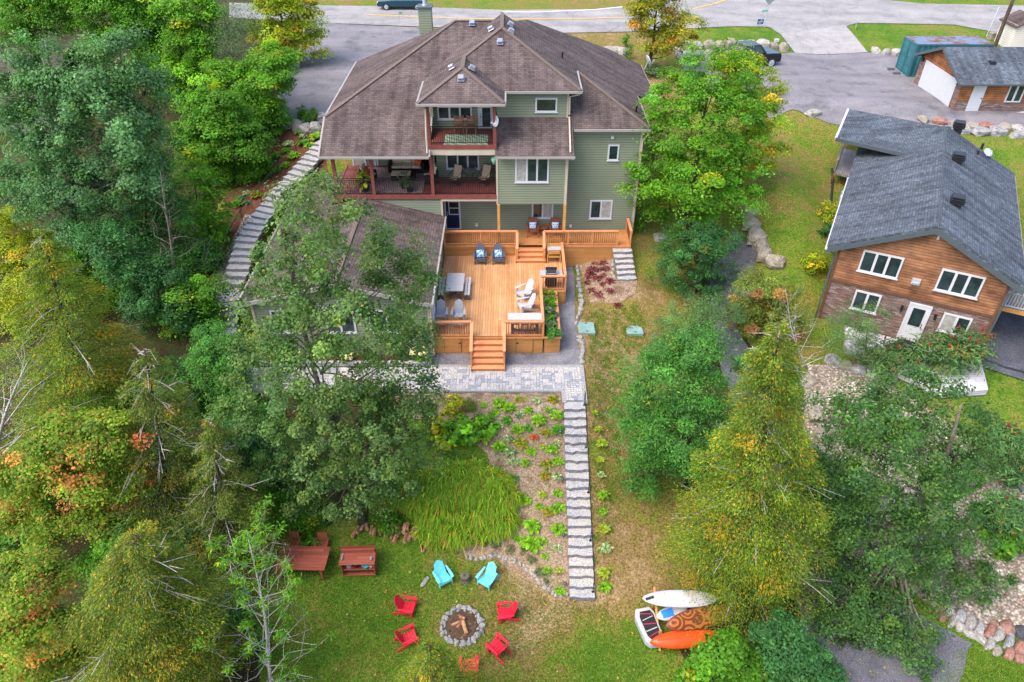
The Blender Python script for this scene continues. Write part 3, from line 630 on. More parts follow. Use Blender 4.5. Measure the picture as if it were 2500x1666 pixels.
def bare_tree(name, label, base, topx, topy, spread, seed=1, n=26, r0=.09, lo=.25, mat='twig', pal=None, leaf=.22, tuft=34, lean=0, asp=.35, frac=.34):
    nr = np.random.default_rng(seed); g = G(base[0]*D, base[1]*D); tp = Vector(atY(topx*D, topy*D, g[1]+lean) - g); e = empty(name, g-np.array([0,0,.1]), 0, label, 'tree'); mb = MB()
    pts = [tp*t + Vector((math.sin(t*6+seed)*.12, math.cos(t*5)*.1, 0)) for t in np.linspace(0,1,8)]; mb.tube(pts, [r0*(1-.88*t) for t in np.linspace(0,1,8)], 7)
    d0 = g[1]*cT-(g[2]+tp.z*.5-CZ)*sT; R = spread*D*d0/F; tips = []
    for i in range(n):
        t = lo + (1-lo)*i/n; a = i*2.4+nr.normal()*.4; s = tp*t; L = R*(1.05-t*.75)*(.6+.6*nr.random()); d = Vector((math.cos(a), math.sin(a), .45+.5*nr.random()))*L
        m1 = s + d*.5 + Vector(nr.normal(size=3)*.1*L); en = s + d + Vector(nr.normal(size=3)*.12*L); r = r0*(1-.85*t)*.45
        mb.tube([s, m1, en], [r, r*.6, r*.15], 4, 0, cap=False); tips.append(en); tips.append(m1)
        for j in range(4):
            q = s.lerp(en, .35+.6*nr.random()); f = q + Vector(nr.normal(size=3)*.32*L) + Vector((0,0,.14*L)); mb.tube([q, q.lerp(f,.5)+Vector(nr.normal(size=3)*.05*L), f], [r*.35, r*.25, .004], 3, 0, cap=False); tips.append(f)
    mb.build('trunk', MT[mat], e, smooth=True)
    if pal:
        T = np.array([tuple(t) for t in tips]); T = T[nr.random(len(T)) < frac]; idx = np.repeat(np.arange(len(T)), tuft); m = len(idx); d = nr.normal(size=(m,3)); d /= np.linalg.norm(d, axis=1)[:, None]
        P = T[idx] + d*.22*nr.random(m)[:, None]**.5; N = d*.4+np.array([0,0,.9])+nr.normal(size=(m,3))*.3; N /= np.linalg.norm(N, axis=1)[:, None]
        V, K = leafmesh('crown', P, N, leaf*(.7+.6*nr.random(m)), pick(nr, pal, m), nr, asp, d); o = bpy.data.objects.new('crown', mesh_from('crown', V, K, MT['leaf'])); COL.objects.link(o); o.parent = e
    return e
# ------------------------------------------------------------------ the main house
def quad_on(mb, pts, th=.16, m=0): mb.slab(pts, th, m)
house = empty('house', (0, 42, 5.5), 0, 'large sage green house with brown shingled hip roofs and stacked rear balconies', 'house')
def wall(name, parent, boxes, mat='siding'):
    mb = MB()
    for b in boxes: mb.box(*b)
    return mb.build(name, MT[mat], parent, world=True)
ZG = 3.0
YB, YM, YU, YR, YL = 39.7, 40.5, 40.6, 40.05, 42.2
wall('wall', house, [(-4.1,7.42,YB,YB+.2,ZG,8.45)])
wall('wall', house, [(3.1,7.42,YB,YB+.2,8.45,11.95), (7.22,7.42,YB+.2,52,ZG,12.0)])
wall('wall', house, [(-.86,3.05,38.0,38.2,8.17,11.2), (-.86,-.66,38.2,40.5,8.17,11.2), (2.85,3.05,38.2,39.72,8.17,11.3)])
wall('wall', house, [(-4.6,-.86,YM,YM+.2,8.5,11.4), (-4.7,-4.5,YM,YL+.2,8.5,11.4)])
wall('wall', house, [(-9.75,-4.7,YL,YL+.2,8.5,12.6), (-9.75,-9.55,YL+.2,50,6.5,12.6)])
wall('wall', house, [(-4.6,-.86,YU,YU+.2,11.5,14.2), (-4.6,-4.45,YU-.6,YU,12.6,14.1)])
wall('wall', house, [(-.86,3.15,YR,YR+.2,11.9,14.2), (-.86,-.66,YR+.2,YU,11.9,14.2), (2.95,3.15,YR+.2,43.5,11.9,14.2)])
wall('wall', house, [(-8.3,-4.1,38.05,38.25,5.0,8.42), (-4.3,-4.1,38.25,YB,4.5,8.42)])
for x, y, z0, z1 in ((-.9,37.97,8.17,11.15),(3.0,37.97,8.17,11.15),(7.36,YB-.03,ZG,11.85),(-4.14,38.02,4.5,8.4),(3.08,YR-.03,12.5,14.1)):
    mb = MB(); mb.box(x,x+.1,y,y+.1,z0,z1); mb.build('corner_trim', MT['beige'], house, world=True)

# roofs: all slopes of one pitch, laid out in plan and lifted
m_ = .5
YE, ZE = 37.55, 11.3
def fz(y): return ZE + m_*(y-YE)                        # the long front slope
RL = (-3.5, 47.0, fz(47.0)); RR = (.15, 47.0, fz(47.0))
hipL = (-10.6, 40.1, fz(40.1)); backL = (-10.55, 50.4, 12.62)
cr_ = (7.75, 39.3, fz(39.3))
def rz_(x): return cr_[2] + m_*(7.75 - x)
pr = lambda px, py: onpl(px, py, cr_, (m_, 0, 1))
roof = MB()
roof.slab([(-10.6,YE,ZE), (-4.62,YE,ZE), (-4.62,40.9,fz(40.9)), (.0,46.99,fz(46.99)), RL, hipL], .17)       # front slope, west
roof.slab([(-.93,YE,ZE), (3.42,YE,ZE), (3.42,39.3,fz(39.3)), (3.42,40.4,fz(40.4)), (-.93,40.4,fz(40.4))], .17)   # lean-to over the bay
roof.slab([(3.42,39.3,fz(39.3)), cr_, (cr_[0]-7.7+.0, 39.3+7.7, fz(47.0)), (3.42,40.4,fz(40.4))], .17)
roof.slab([hipL, RL, backL], .17)                                                       # west slope
b1 = pr(1564,158); b2 = pr(1605,245); b3 = pr(1580,240); b4 = pr(1556,234); RRb = (-.3, 47.6, rz_(.15)+.1)
roof.slab([cr_, tuple(b4), tuple(b3), tuple(b2), tuple(b1), (1.0, 49.3, rz_(1.0)), RR], .17)   # east slope
roof.slab([RL, RR, (1.0,49.3,rz_(1.0)), tuple(b1), (7.0,55,12.2), (-9,55,12.2), backL], .15)
# upper cross hip and the little hip over the balcony
EZ = 14.2; XL, XR, YF, YF2 = -4.98, 3.79, 37.6, 39.6
px2 = ((XL+XR)/2, YF2+(XR-XL)/2, EZ+m_*(XR-XL)/2); xr1 = -.41; hw = (xr1-XL)/2; pk1 = (XL+hw, YF+hw, EZ+m_*hw)
back2 = (px2[0], 47.4, px2[2])
vr = (pk1[0], YF2+hw, EZ+m_*hw)                                # where the little ridge dies into the front slope
vb = (xr1, YF2, EZ)
roof.slab([(XL,YF,EZ), pk1, (XL+hw,YF2+hw,EZ+m_*hw), px2, back2, (XL+1.7,44.6,EZ+m_*1.7), (XL,41.35,EZ)], .17)      # west slope
roof.slab([(XL,YF,EZ), (xr1,YF,EZ), pk1], .17)
roof.slab([(xr1,YF,EZ), vb, vr, pk1], .17)
roof.slab([vb, (XR,YF2,EZ), px2, vr], .17)
roof.slab([(XR,YF2,EZ), (XR,43.3,EZ), (XR-1.6,46,EZ+.8), back2, px2], .17)
ro = roof.build('roof', MT['shingle'], house, world=True)
def capline(mb, pts, w=.22, t=.05):
    for a, b in zip(pts[:-1], pts[1:]):
        mb.bar(np.array(a)+[0,0,.02], np.array(b)+[0,0,.02], w, t)
mb = MB()
capline(mb, [hipL, RL]); capline(mb, [RL, RR]); capline(mb, [cr_, (cr_[0]-3.9, 39.3+3.9, fz(43.2))])
capline(mb, [(XL,YF,EZ), pk1, vr, px2, (XR,YF2,EZ)]); capline(mb, [(xr1,YF,EZ), pk1]); capline(mb, [px2, back2])
mb.build('ridge_cap', MT['cap'], ro, world=True)
def gut(mb, a, b, s=.09): mb.bar(np.array(a, float)+[0,0,-.08], np.array(b, float)+[0,0,-.08], s, .12)
mb = MB()
for a, b in (((-10.66,YE-.05,ZE),(-4.58,YE-.05,ZE)), ((-4.56,YE,ZE),(-4.56,40.6,fz(40.6))), ((-10.66,YE,ZE),(-10.66,40.1,fz(40.1))), ((-10.66,40.1,fz(40.1)),(-10.62,50.4,12.62)),
             ((-.95,YE-.05,ZE),(3.48,YE-.05,ZE)), ((3.48,39.25,fz(39.3)),(7.8,39.25,fz(39.3))), ((7.8,39.3,cr_[2]),tuple(b4)), (tuple(b2),tuple(b1)),
             ((XL-.06,YF-.05,EZ),(xr1+.06,YF-.05,EZ)), ((XL-.06,YF,EZ),(XL-.06,41.3,EZ)), ((xr1+.06,YF,EZ),(xr1+.06,YF2,EZ)), ((xr1+.1,YF2-.05,EZ),(XR+.06,YF2-.05,EZ)), ((XR+.06,YF2,EZ),(XR+.06,43.2,EZ))): gut(mb, a, b)
mb.build('gutter', MT['gutter'], ro, world=True)
mb = MB()   # soffits
mb.box(-4.9,-.5,37.7,40.6,14.03,14.06); mb.box(-.5,3.7,39.7,40.05,14.03,14.06); mb.box(3.5,7.7,39.35,39.7,fz(39.3)-.22,fz(39.3)-.19); mb.box(-10.5,-4.7,37.65,42.2,11.08,11.11)
mb.build('soffit', MT['cream'], ro, world=True)
for P in    ([(-4.95,37.6,14.05),(-4.62,37.9,13.8),(-4.66,37.75,12.4),(-4.66,37.7,11.7),(-4.66,37.62,11.45)], [(3.72,39.6,14.0),(3.22,39.95,13.75),(3.24,39.95,12.75)], [(3.24,39.9,12.62),(3.22,37.7,11.45)],
          [(3.4,37.6,11.1),(3.12,37.98,10.9),(3.12,37.96,5.9)], [(7.7,39.35,11.8),(7.48,39.62,11.4),(7.48,39.62,5.3)]):
    mb = MB(); mb.tube(P, .05, 6); mb.build('rain_pipe', MT['cream'], ro, world=True)
def on_front(px, py): p = onpl(px, py, (0,YE,ZE), (0,-m_,1)); return p, (0,-m_,1)
def vent(p, n, s=.3):
    n = Vector(n).normalized(); x = Vector((n.z,0,-n.x)).normalized() if abs(n.x) > .1 else Vector((1,0,0)); y = n.cross(x)
    M = Matrix((x, y, n)).transposed().to_4x4(); M.translation = Vector(p) + n*.09
    mb = MB(); mb.obox(M, s*1.25, s*1.25, .06); M2 = M.copy(); M2.translation = Vector(p) + n*.2; mb.obox(M2, s, s, .16); mb.build('roof_vent', MT['greymetal'], ro, world=True, bevel=.02)
west = ((XL,YF,EZ), (-m_,0,1)); east = ((XR,YF2,EZ), (m_,0,1)); f2 = ((XR,YF2,EZ), (0,-m_,1)); f1 = ((XL,YF,EZ), (0,-m_,1)); e1_ = ((xr1,YF,EZ), (m_,0,1))
for px, py, pl in ((1153,61,((0,YE,ZE),(0,-m_,1))), (1221,107,f2), (1126,196,f1), (1201,76,west), (1105,170,west), (1244,65,east), (1245,81,east), (1150,172,e1_)): vent(onpl(px, py, *pl), pl[1])
mb = MB()
for px, py in ((1373,143),(1553,274)): p = pr(px, py); mb.cyl(p-np.array([0,0,.1]), p+np.array([0,0,.4]), .055, n=8)
mb.build('plumbing_pipe', MT['black'], ro, world=True)
ch = MB(); c0 = onpl(1040,62,(-10.6,40.1,fz(40.1)),(-.48,0,1)); cx, cy, cz = c0
ch.box(cx-.42,cx+.42,cy-.35,cy+.45,cz-1.4,cz+1.1); cho = ch.build('chimney', MT['siding'], ro, world=True)
mb = MB(); mb.box(cx-.5,cx+.5,cy-.43,cy+.53,cz+1.1,cz+1.2); mb.build('chimney_cap', MT['darktrim'], cho, world=True)
mb = MB(); mb.cyl((cx,cy,cz+1.2),(cx,cy,cz+2.0),.12); mb.cyl((cx,cy,cz+2.0),(cx,cy,cz+2.08),.17); mb.cyl((cx,cy,cz+1.2),(cx,cy,cz+1.26),.17); mb.build('flue_pipe', MT['galv'], cho, world=True)

def window(parent, Y, x0, y0, x1, y1, n=1, curtain=(), fr=.09, name='window', zoff=0):
    """a white framed window seen between two pixels on a wall facing the camera"""
    a = atY(x0, y1, Y); b = atY(x1, y0, Y); c = atY(x1, y1, Y); X0, X1, Z0, Z1 = a[0], c[0], a[2], b[2]
    mb = MB(); d = .05; y = Y - d
    mb.box(X0, X1, y, Y, Z0, Z0+fr); mb.box(X0, X1, y, Y, Z1-fr, Z1); mb.box(X0, X0+fr, y, Y, Z0+fr, Z1-fr); mb.box(X1-fr, X1, y, Y, Z0+fr, Z1-fr)
    ws = (X1-X0-2*fr)/n
    for i in range(1, n): q = X0+fr+ws*i; mb.box(q-.05, q+.05, y, Y, Z0+fr, Z1-fr)
    w = mb.build(name, MT['white'], parent, world=True)
    ms = MB(); ms.box(X0-.04, X1+.04, Y-.09, Y-d-.002, Z0-.03, Z0+.02); ms.build('sill', MT['white'], w, world=True)
    for i in range(n):
        mb = MB(); mb.box(X0+fr+ws*i+(.05 if i else 0), X0+fr+ws*(i+1)-(.05 if i < n-1 else 0), Y-.022, Y-.004, Z0+fr, Z1-fr); mb.build('pane', MT['curtain' if i in curtain else 'glass'], w, world=True)
    return w
window(house, YB, 1482,353,1509,392)
window(house, YB, 1438,488.5,1492,534, 2, (1,))
window(house, 38.0, 1257.5,384.5,1339,445.5, 3, (0,))
window(house, YB, 1298,492,1350,533, 2, (1,))
window(house, YR, 1306.6,239,1359.7,274)
window(house, YU, 1069,259,1153,292, 3)
window(house, YM, 1090.5,376,1170.5,413, 3)
window(house, YL, 863,380,896,411.5, 1, (0,)); window(house, YL, 1000,380,1052,412.5, 2); window(house, YL, 916,378,925,411, 1)
def door(parent, Y, x0, y0, x1, y1, mat, glass, gm='glass', cross=False, frame='white', knob=.12):
    a = atY(x0, y1, Y); b = atY(x1, y0, Y); c = atY(x1, y1, Y); X0, X1, Z0, Z1 = a[0], c[0], a[2], b[2]
    mb = MB(); mb.box(X0+.09, X1-.09, Y-.04, Y, Z0+.04, Z1-.09); d = mb.build('door', MT[mat], parent, world=True)
    mb = MB(); mb.box(X0, X0+.09, Y-.06, Y, Z0, Z1); mb.box(X1-.09, X1, Y-.06, Y, Z0, Z1); mb.box(X0+.09, X1-.09, Y-.06, Y, Z1-.09, Z1); mb.box(X0+.09, X1-.09, Y-.07, Y, Z0, Z0+.05); mb.build('door_frame', MT[frame], d, world=True)
    g0 = atY(glass[0], glass[3], Y); g1 = atY(glass[2], glass[1], Y); gx0, gx1, gz0, gz1 = g0[0], g1[0], g0[2], g1[2]
    mb = MB(); t = .05
    mb.box(gx0-t,gx1+t,Y-.055,Y-.04,gz0-t,gz0); mb.box(gx0-t,gx1+t,Y-.055,Y-.04,gz1,gz1+t); mb.box(gx0-t,gx0,Y-.055,Y-.04,gz0,gz1); mb.box(gx1,gx1+t,Y-.055,Y-.04,gz0,gz1)
    if cross: zm = (gz0+gz1)/2; mb.box(gx0,gx1,Y-.055,Y-.04,zm-.025,zm+.025)
    mb.build('window_frame', MT['white'], d, world=True)
    mb = MB(); mb.box(gx0,gx1,Y-.048,Y-.0405,gz0,gz1); mb.build('pane', MT[gm], d, world=True)
    mb = MB(); kx = X0+.17 if knob > 0 else X1-.17; zz = Z0+1.0; mb.cyl((kx,Y-.1,zz),(kx,Y-.04,zz),.03,n=8); mb.cyl((kx,Y-.07,zz+.14),(kx,Y-.04,zz+.14),.028,n=8); mb.build('handle', MT['black' if mat != 'navy' else 'galv'], d, world=True)
    return d
door(house, YB, 1088,486,1126.5,558.5, 'navy', (1098,493,1119,522), cross=True)
door(house, YU, 1168,259,1206.5,326, 'white', (1178,263,1197,309))
mb = MB()
for px, py in ((1164,549),): p = atY(px,py,YB); mb.box(p[0]-.08,p[0]+.08,YB-.06,YB,p[2]-.1,p[2]+.1)
p = atY(1393,552,YB); mb.box(p[0]-.07,p[0]+.07,YB-.06,YB,p[2]-.1,p[2]+.1); p = atY(1495,335,YB); mb.box(p[0]-.08,p[0]+.08,YB-.12,YB,p[2]-.08,p[2]+.08)
mb.build('outlet_box', MT['white'], house, world=True)
# main floor porch and upper balcony
mb = MB(); mb.box(-10.2,-.9,38.03,42.2,8.55,8.72); po = mb.build('porch_deck', MT['maroon_deck'], house, world=True)
mb = MB(); mb.box(-8.3,-.88,37.96,38.03,8.5,8.76); mb.box(-10.2,-8.3,37.96,38.03,8.5,8.76); mb.box(-10.27,-10.2,38,42.2,8.5,8.76); mb.build('fascia', MT['maroon'], po, world=True)
mb = MB(); mb.box(-4.1,-.88,37.99,39.7,8.36,8.5); mb.box(-10.1,-4.1,38.26,42.2,8.45,8.54); mb.build('soffit', MT['cream'], po, world=True)
mb = MB(); mb.box(-4.55,-.88,38.03,40.6,11.55,11.72); bo = mb.build('balcony_deck', MT['maroon_deck'], house, world=True)
mb = MB(); mb.box(-4.6,-.86,37.94,38.03,11.52,11.76); mb.build('fascia', MT['maroon'], bo, world=True)
mb = MB(); mb.box(-4.6,-.86,37.97,38.03,11.18,11.52); mb.box(-4.55,-.9,38.04,40.5,11.3,11.34); mb.build('soffit', MT['cream'], bo, world=True)
for x, z0, z1 in ((-4.54,8.72,11.3),(-7.93,8.72,11.1),(-10.05,6.4,11.1),(-4.54,11.76,14.03),(-.95,11.76,14.03)):
    mb = MB(); mb.box(x-.09,x+.09,38.02,38.2,z0,z1); mb.build('post', MT['maroon'], house, world=True)
def iron_rail(parent, a, b, hgt=1.0, step=.125, mat='black', r=.02, name='railing', bot=.09, post=True):
    a, b = Vector(a), Vector(b); mb = MB(); L = (b-a).length; up = Vector((0,0,1)); k = max(2, int(L/step))
    mb.bar(a+up*hgt, b+up*hgt, .05, .035); mb.bar(a+up*bot, b+up*bot, .035, .03); mb.bar(a+up*(hgt-.12), b+up*(hgt-.12), .03, .02)
    for i in range(k+1):
        p = a.lerp(b, i/k); mb.box(p.x-r/2-.003,p.x+r/2+.003,p.y-r/2,p.y+r/2,p.z+bot,p.z+hgt-.1)
    if post:
        for p in (a, b): mb.box(p.x-.025,p.x+.025,p.y-.025,p.y+.025,p.z,p.z+hgt)
    return mb.build(name, MT[mat], parent, world=True)
iron_rail(house, (-7.84,38.1,8.72), (-4.64,38.1,8.72)); iron_rail(house, (-4.44,38.1,8.72), (-.95,38.1,8.72)); iron_rail(house, (-9.95,38.1,8.72), (-8.02,38.1,8.72))
iron_rail(house, (-4.44,38.1,11.76), (-1.05,38.1,11.76))
# ground floor extension with its low gable
mb = MB(); mb.box(-12.95,-4.15,29.4,29.6,3.3,7.28); mb.poly([(-12.95,29.4,7.28),(-4.15,29.4,7.28),(-8.55,29.4,8.3)]); mb.box(-4.35,-4.15,29.6,38.2,3.3,7.3); mb.box(-12.95,-12.75,29.6,42.4,3.3,7.3)
mb.build('wall', MT['siding'], house, world=True)
mb = MB(); rz = 8.55; s_ = (rz-7.4)/4.85
mb.slab([(-3.93,28.9,7.38),(-3.93,38.04,7.38),(-8.5,38.04,rz),(-8.5,28.9,rz)], .16); mb.slab([(-8.5,28.9,rz),(-8.5,38.04,rz),(-13.4,38.04,7.38),(-13.4,28.9,7.38)], .16)
mb.slab([(-10.35,38.04,8.55-1.85*.2388),(-10.35,42.6,8.55-1.85*.2388),(-13.4,42.6,7.38),(-13.4,38.04,7.38)], .16)
eo = mb.build('roof', MT['shingle'], house, world=True, uvrot=False)
mb = MB(); capline(mb, [(-8.5,28.9,rz),(-8.5,38.04,rz)]); mb.build('ridge_cap', MT['cap'], eo, world=True)
mb = MB(); gut(mb,(-3.89,28.85,7.4),(-3.89,38.0,7.4),.09); gut(mb,(-13.46,28.85,7.4),(-13.46,42.6,7.4),.09); mb.bar((-3.92,28.87,7.3),(-8.5,28.87,8.47),.05,.2); mb.bar((-13.42,28.87,7.3),(-8.5,28.87,8.47),.05,.2); mb.build('gutter', MT['gutter'], eo, world=True)
for x in (-4.22,-13.0): mb = MB(); mb.box(x,x+.12,29.36,29.5,3.8,7.2); mb.build('corner_trim', MT['beige'], house, world=True)
mb = MB(); mb.tube([(-3.95,29.0,7.25),(-4.05,29.3,7.0),(-4.05,29.3,3.9)],.045,6); mb.build('rain_pipe', MT['beige'], house, world=True)
for a in ((671,757,735,812),(800,757,872,812),(905,757,993,812)): window(house, 29.4, *a, n=2)
mb = MB(); mb.box(-4.08,-4.02,29.75,30.9,4.9,6.95); mb.build('patio_door', MT['white'], house, world=True)

# foundation step and planter edge along the extension
# ------------------------------------------------------------------ cedar decks
L_, U_ = 4.82, 5.55
deck = empty('cedar_deck', (-1.0, 33.5, 3.8), 0, 'two level honey coloured cedar deck with slatted railings and steps behind the green house', 'deck')
mb = MB(); mb.slab([(-4.1,29.72,L_),(1.62,29.72,L_),(1.62,34.0,L_),(3.0,34.0,L_),(3.0,37.88,L_),(-4.1,37.88,L_)], .04); mb.build('deck_floor', MT['cedar_v'], deck, world=True)
mb = MB(); mb.slab([(-4.1,37.88,U_),(7.15,37.88,U_),(7.15,YB,U_),(-4.1,YB,U_)], .04); mb.build('upper_floor', MT['cedar_h'], deck, world=True)
for b in ((-4.1,.2,37.8,37.88,L_,U_-.045),(2.0,7.15,37.8,37.88,4.1,U_-.045),(7.07,7.15,37.88,YB,4.1,U_-.045),(-4.1,-2.06,29.64,29.72,3.75,L_-.04),(-.4,1.6,29.64,29.72,3.75,L_-.04),(2.97,3.05,34.0,37.8,3.8,L_-.04),(2.46,2.97,33.95,34.0,3.8,L_-.04)):
    mb = MB(); mb.box(*b); mb.build('skirting', MT['cedar_face'], deck, world=True)
mb = MB(); mb.box(-4.1,.2,37.76,37.8,U_-.12,U_); mb.box(2.0,7.15,37.76,37.8,U_-.12,U_); mb.box(-4.1,-2.06,29.6,29.64,L_-.09,L_+.004); mb.box(-.4,2.55,29.6,29.64,L_-.09,L_+.004); mb.box(-2.0,-.45,29.6,29.64,L_-.09,L_+.004); mb.build('edge_board', MT['cedar'], deck, world=True)
for x0, x1, hx in ((-3.52,-2.66,-2.72),(.22,1.08,.28)):
    mb = MB(); mb.box(x0,x1,29.615,29.64,3.85,L_-.12); hd = mb.build('hatch', MT['cedar_face'], deck, world=True)
    mb = MB(); mb.bar((hx-.06,29.6,4.45),(hx+.06,29.6,4.45),.03,.04); mb.box(x0-.012,x0,29.61,29.64,3.85,L_-.12); mb.box(x1,x1+.012,29.61,29.64,3.85,L_-.12); mb.build('latch', MT['black'], hd, world=True)
def wood_rail(a, b, post_a=True, post_b=True, mid=0, slope=False, bal='cedar'):
    a, b = Vector(a), Vector(b); up = Vector((0,0,1)); r = MB(); d = (b-a); n = d.cross(up).normalized()
    r.bar(a+up*.95, b+up*.95, .15, .04, 1); r.bar(a+up*.88, b+up*.88, .045, .09); r.bar(a+up*.1, b+up*.1, .045, .09)
    k = max(2, int(d.length/.125))
    for i in range(1, k): p = a.lerp(b, i/k); q = p + n*.0; r.bar(q+up*.06, q+up*.9, .032, .032, 2)
    for i in range(mid+2):
        if (i == 0 and not post_a) or (i == mid+1 and not post_b): continue
        p = a.lerp(b, i/(mid+1)); r.bar(p-up*.1, p+up*.92, .095, .095)
    return r.build('railing', [MT['cedar'], MT['cedar_rail'], MT['baluster']], deck, world=True)
yU = 37.82
wood_rail((-4.05,yU,U_), (.33,yU,U_), mid=1); wood_rail((1.88,yU,U_), (6.3,yU,U_), mid=2); wood_rail((7.08,yU,U_), (7.08,39.45,U_))
wood_rail((-4.08,29.68,L_), (-2.08,29.68,L_)); wood_rail((-.42,29.68,L_), (1.6,29.68,L_)); wood_rail((1.58,29.75,L_), (1.56,34.0,L_), False, True, 1); wood_rail((1.62,34.02,L_), (3.0,34.02,L_), False); wood_rail((2.98,34.1,L_), (2.98,37.75,L_), False, False, 1)
# steps with boards as treads
def steps(x0, x1, ytop, ztop, zbot, n, run=.29):
    mb = MB(); tr = MB(); rise = (ztop-zbot)/n
    for i in range(1, n):
        z = ztop-rise*i; y = ytop-run*i; tr.box(x0+.04,x1-.04,y-.02,y+run+.0,z-.04,z); mb.box(x0+.04,x1-.04,y+.01,y+.03,z-rise,z-.041)
    mb.box(x0+.04,x1-.04,ytop-.005,ytop+.015,ztop-rise,ztop-.1)
    for x in (x0, x1-.04): mb.add([(x,ytop,ztop),(x,ytop,zbot),(x,ytop-run*(n-1)-.05,zbot),(x,ytop-run*(n-1)-.05,zbot+rise),(x+.04,ytop,ztop),(x+.04,ytop,zbot),(x+.04,ytop-run*(n-1)-.05,zbot),(x+.04,ytop-run*(n-1)-.05,zbot+rise)], [(0,3,2,1),(4,5,6,7),(0,1,5,4),(1,2,6,5),(2,3,7,6),(3,0,4,7)])
    s = mb.build('steps', MT['cedar_face'], deck, world=True); tr.build('tread', MT['cedar_rail'], s, world=True)
    return s
s1 = steps(-2.1,-.36,29.6,L_,3.76,6); s2 = steps(.2,2.0,37.76,U_,L_,4,.27)
for s, x, y0, z0, y1, z1 in ((s1,-2.06,29.64,L_,28.35,3.95),(s1,-.4,29.64,L_,28.35,3.95),(s2,.3,37.78,U_,37.0,L_+.02),(s2,1.9,37.78,U_,37.0,L_+.02)):
    mb = MB(); mb.bar((x,y0+.05,z0+.93),(x,y1,z1+.93),.15,.05,1); mb.bar((x,y1+.06,z1-.1),(x,y1+.06,z1+.92),.095,.095); mb.bar((x,y0,z0+.12),(x,y1+.05,z1+.14),.05,.09)
    mb.build('handrail', [MT['cedar'], MT['cedar_rail']], s, world=True)
for x in (-.78, 3.08):
    mb = MB(); mb.box(x-.08,x+.08,37.9,38.06,U_,8.17); mb.build('post', MT['post_wood'], deck, world=True)
# planter beside the deck
pl = empty('planter', (2.05,31.7,3.8), 0, 'long cedar planter box full of vegetables along the deck side', 'planter')
mb = MB(); mb.box(1.7,2.5,29.66,29.74,3.76,L_-.02); mb.box(2.42,2.5,29.74,33.9,3.76,L_-.02); mb.box(1.7,2.42,33.82,33.9,3.76,L_-.02); mb.box(1.66,1.7,29.74,33.82,3.76,L_-.05); mb.build('box', MT['cedar_face'], pl, world=True)
mb = MB(); mb.box(2.38,2.54,29.62,33.93,L_-.02,L_+.02); mb.build('cap', MT['cedar_rail'], pl, world=True)
mb = MB(); mb.box(1.7,2.42,29.74,33.82,4.3,4.62); mb.build('soil', M_soil, pl, world=True)

# ------------------------------------------------------------------ furniture (own frames: front faces -Y)
def adirondack(mat, label, group, loc, rz, seat=.36, rocker=False, footrest=False, name='adirondack_chair'):
    e = empty(name, loc, rz, label, 'chair', group); k = seat-.36; m = MT[mat]
    mb = MB()
    for i in range(5): t = i/4; y = -.30+.5*t; z = .37+k-.13*t; M = Matrix.Translation((0,y,z)) @ Matrix.Rotation(-.255,4,'X'); mb.obox(M,.54,.115,.025)
    if k < .1: mb.box(-.3,.3,-.365,-.34,.2,.36)
    mb.build('seat', m, e, bevel=.008)
    mb = MB(); ang = .42
    for i in range(5):
        x = (i-2)*.115; L = .84-.035*abs(i-2)**1.8; M = Matrix.Translation((x,.2,.24+k)) @ Matrix.Rotation(-(i-2)*.055,4,'Y') @ Matrix.Rotation(-ang,4,'X')
        w = .105+.012
        P = [(-w/2,0,0),(w/2,0,0),(w/2*1.12,0,L*.94),(0 if i==2 else w*.2*(1 if i<2 else -1),0,L),(-w/2*1.12,0,L*.94)]
        vs = [M @ Vector((p[0],s*.011,p[2])) for s in (-1,1) for p in P]; n = 5
        mb.add(vs, [tuple(range(n)), tuple(range(2*n-1,n-1,-1))]+[(j,(j+1)%n+0,(j+1)%n+n,j+n)[::-1] for j in range(n)])
    M = Matrix.Translation((0,.36,.52+k)) @ Matrix.Rotation(-ang,4,'X'); mb.obox(M,.56,.03,.07)
    mb.build('backrest', m, e)
    for s in (-1,1):
        mb = MB(); P = [(s*.28,-.42),(s*.42,-.40),(s*.43,-.22),(s*.38,.34),(s*.31,.34),(s*.29,-.1)]
        if s < 0: P = P[::-1]
        mb.slab([(x,y,.59+k) for x,y in P], .03); mb.build('armrest', m, e, bevel=.006)
        mb = MB(); mb.box(s*.32-.02,s*.32+.02,-.36,-.24,0.0 if not rocker else .09,.56+k); mb.build('leg', m, e)
        mb = MB()
        if k < .1: mb.bar((s*.28,-.30,.33+k),(s*.28,.62,.055),.03,.12,up=(0,0,1))
        else:
            mb.bar((s*.28,-.30,.33+k),(s*.28,.3,.2+k),.03,.12); mb.box(s*.32-.02,s*.32+.02,.2,.3,0,.56+k)
            mb.bar((s*.32,-.3,.2),(s*.32,.25,.2),.03,.05)
        if rocker: mb.tube([(s*.31,-.42,.06),(s*.31,-.1,.02),(s*.31,.3,.03),(s*.31,.7,.1)],.025,5); mb.box(s*.31-.02,s*.31+.02,.3,.38,.04,.56)
        mb.build('leg', m, e)
    if footrest: mb = MB(); mb.bar((-.26,-.42,.3),(.26,-.42,.3),.09,.03); mb.bar((-.27,-.32,.3),(-.27,-.46,.29),.03,.05); mb.bar((.27,-.32,.3),(.27,-.46,.29),.03,.05); mb.build('footrest', MT['slateplastic'] if mat != 'greyplastic' else m, e)
    return e
pit = G(1128,1528)
def face(p, q): return math.atan2(q[1]-p[1], q[0]-p[0]) + math.pi/2      # turns -Y towards q
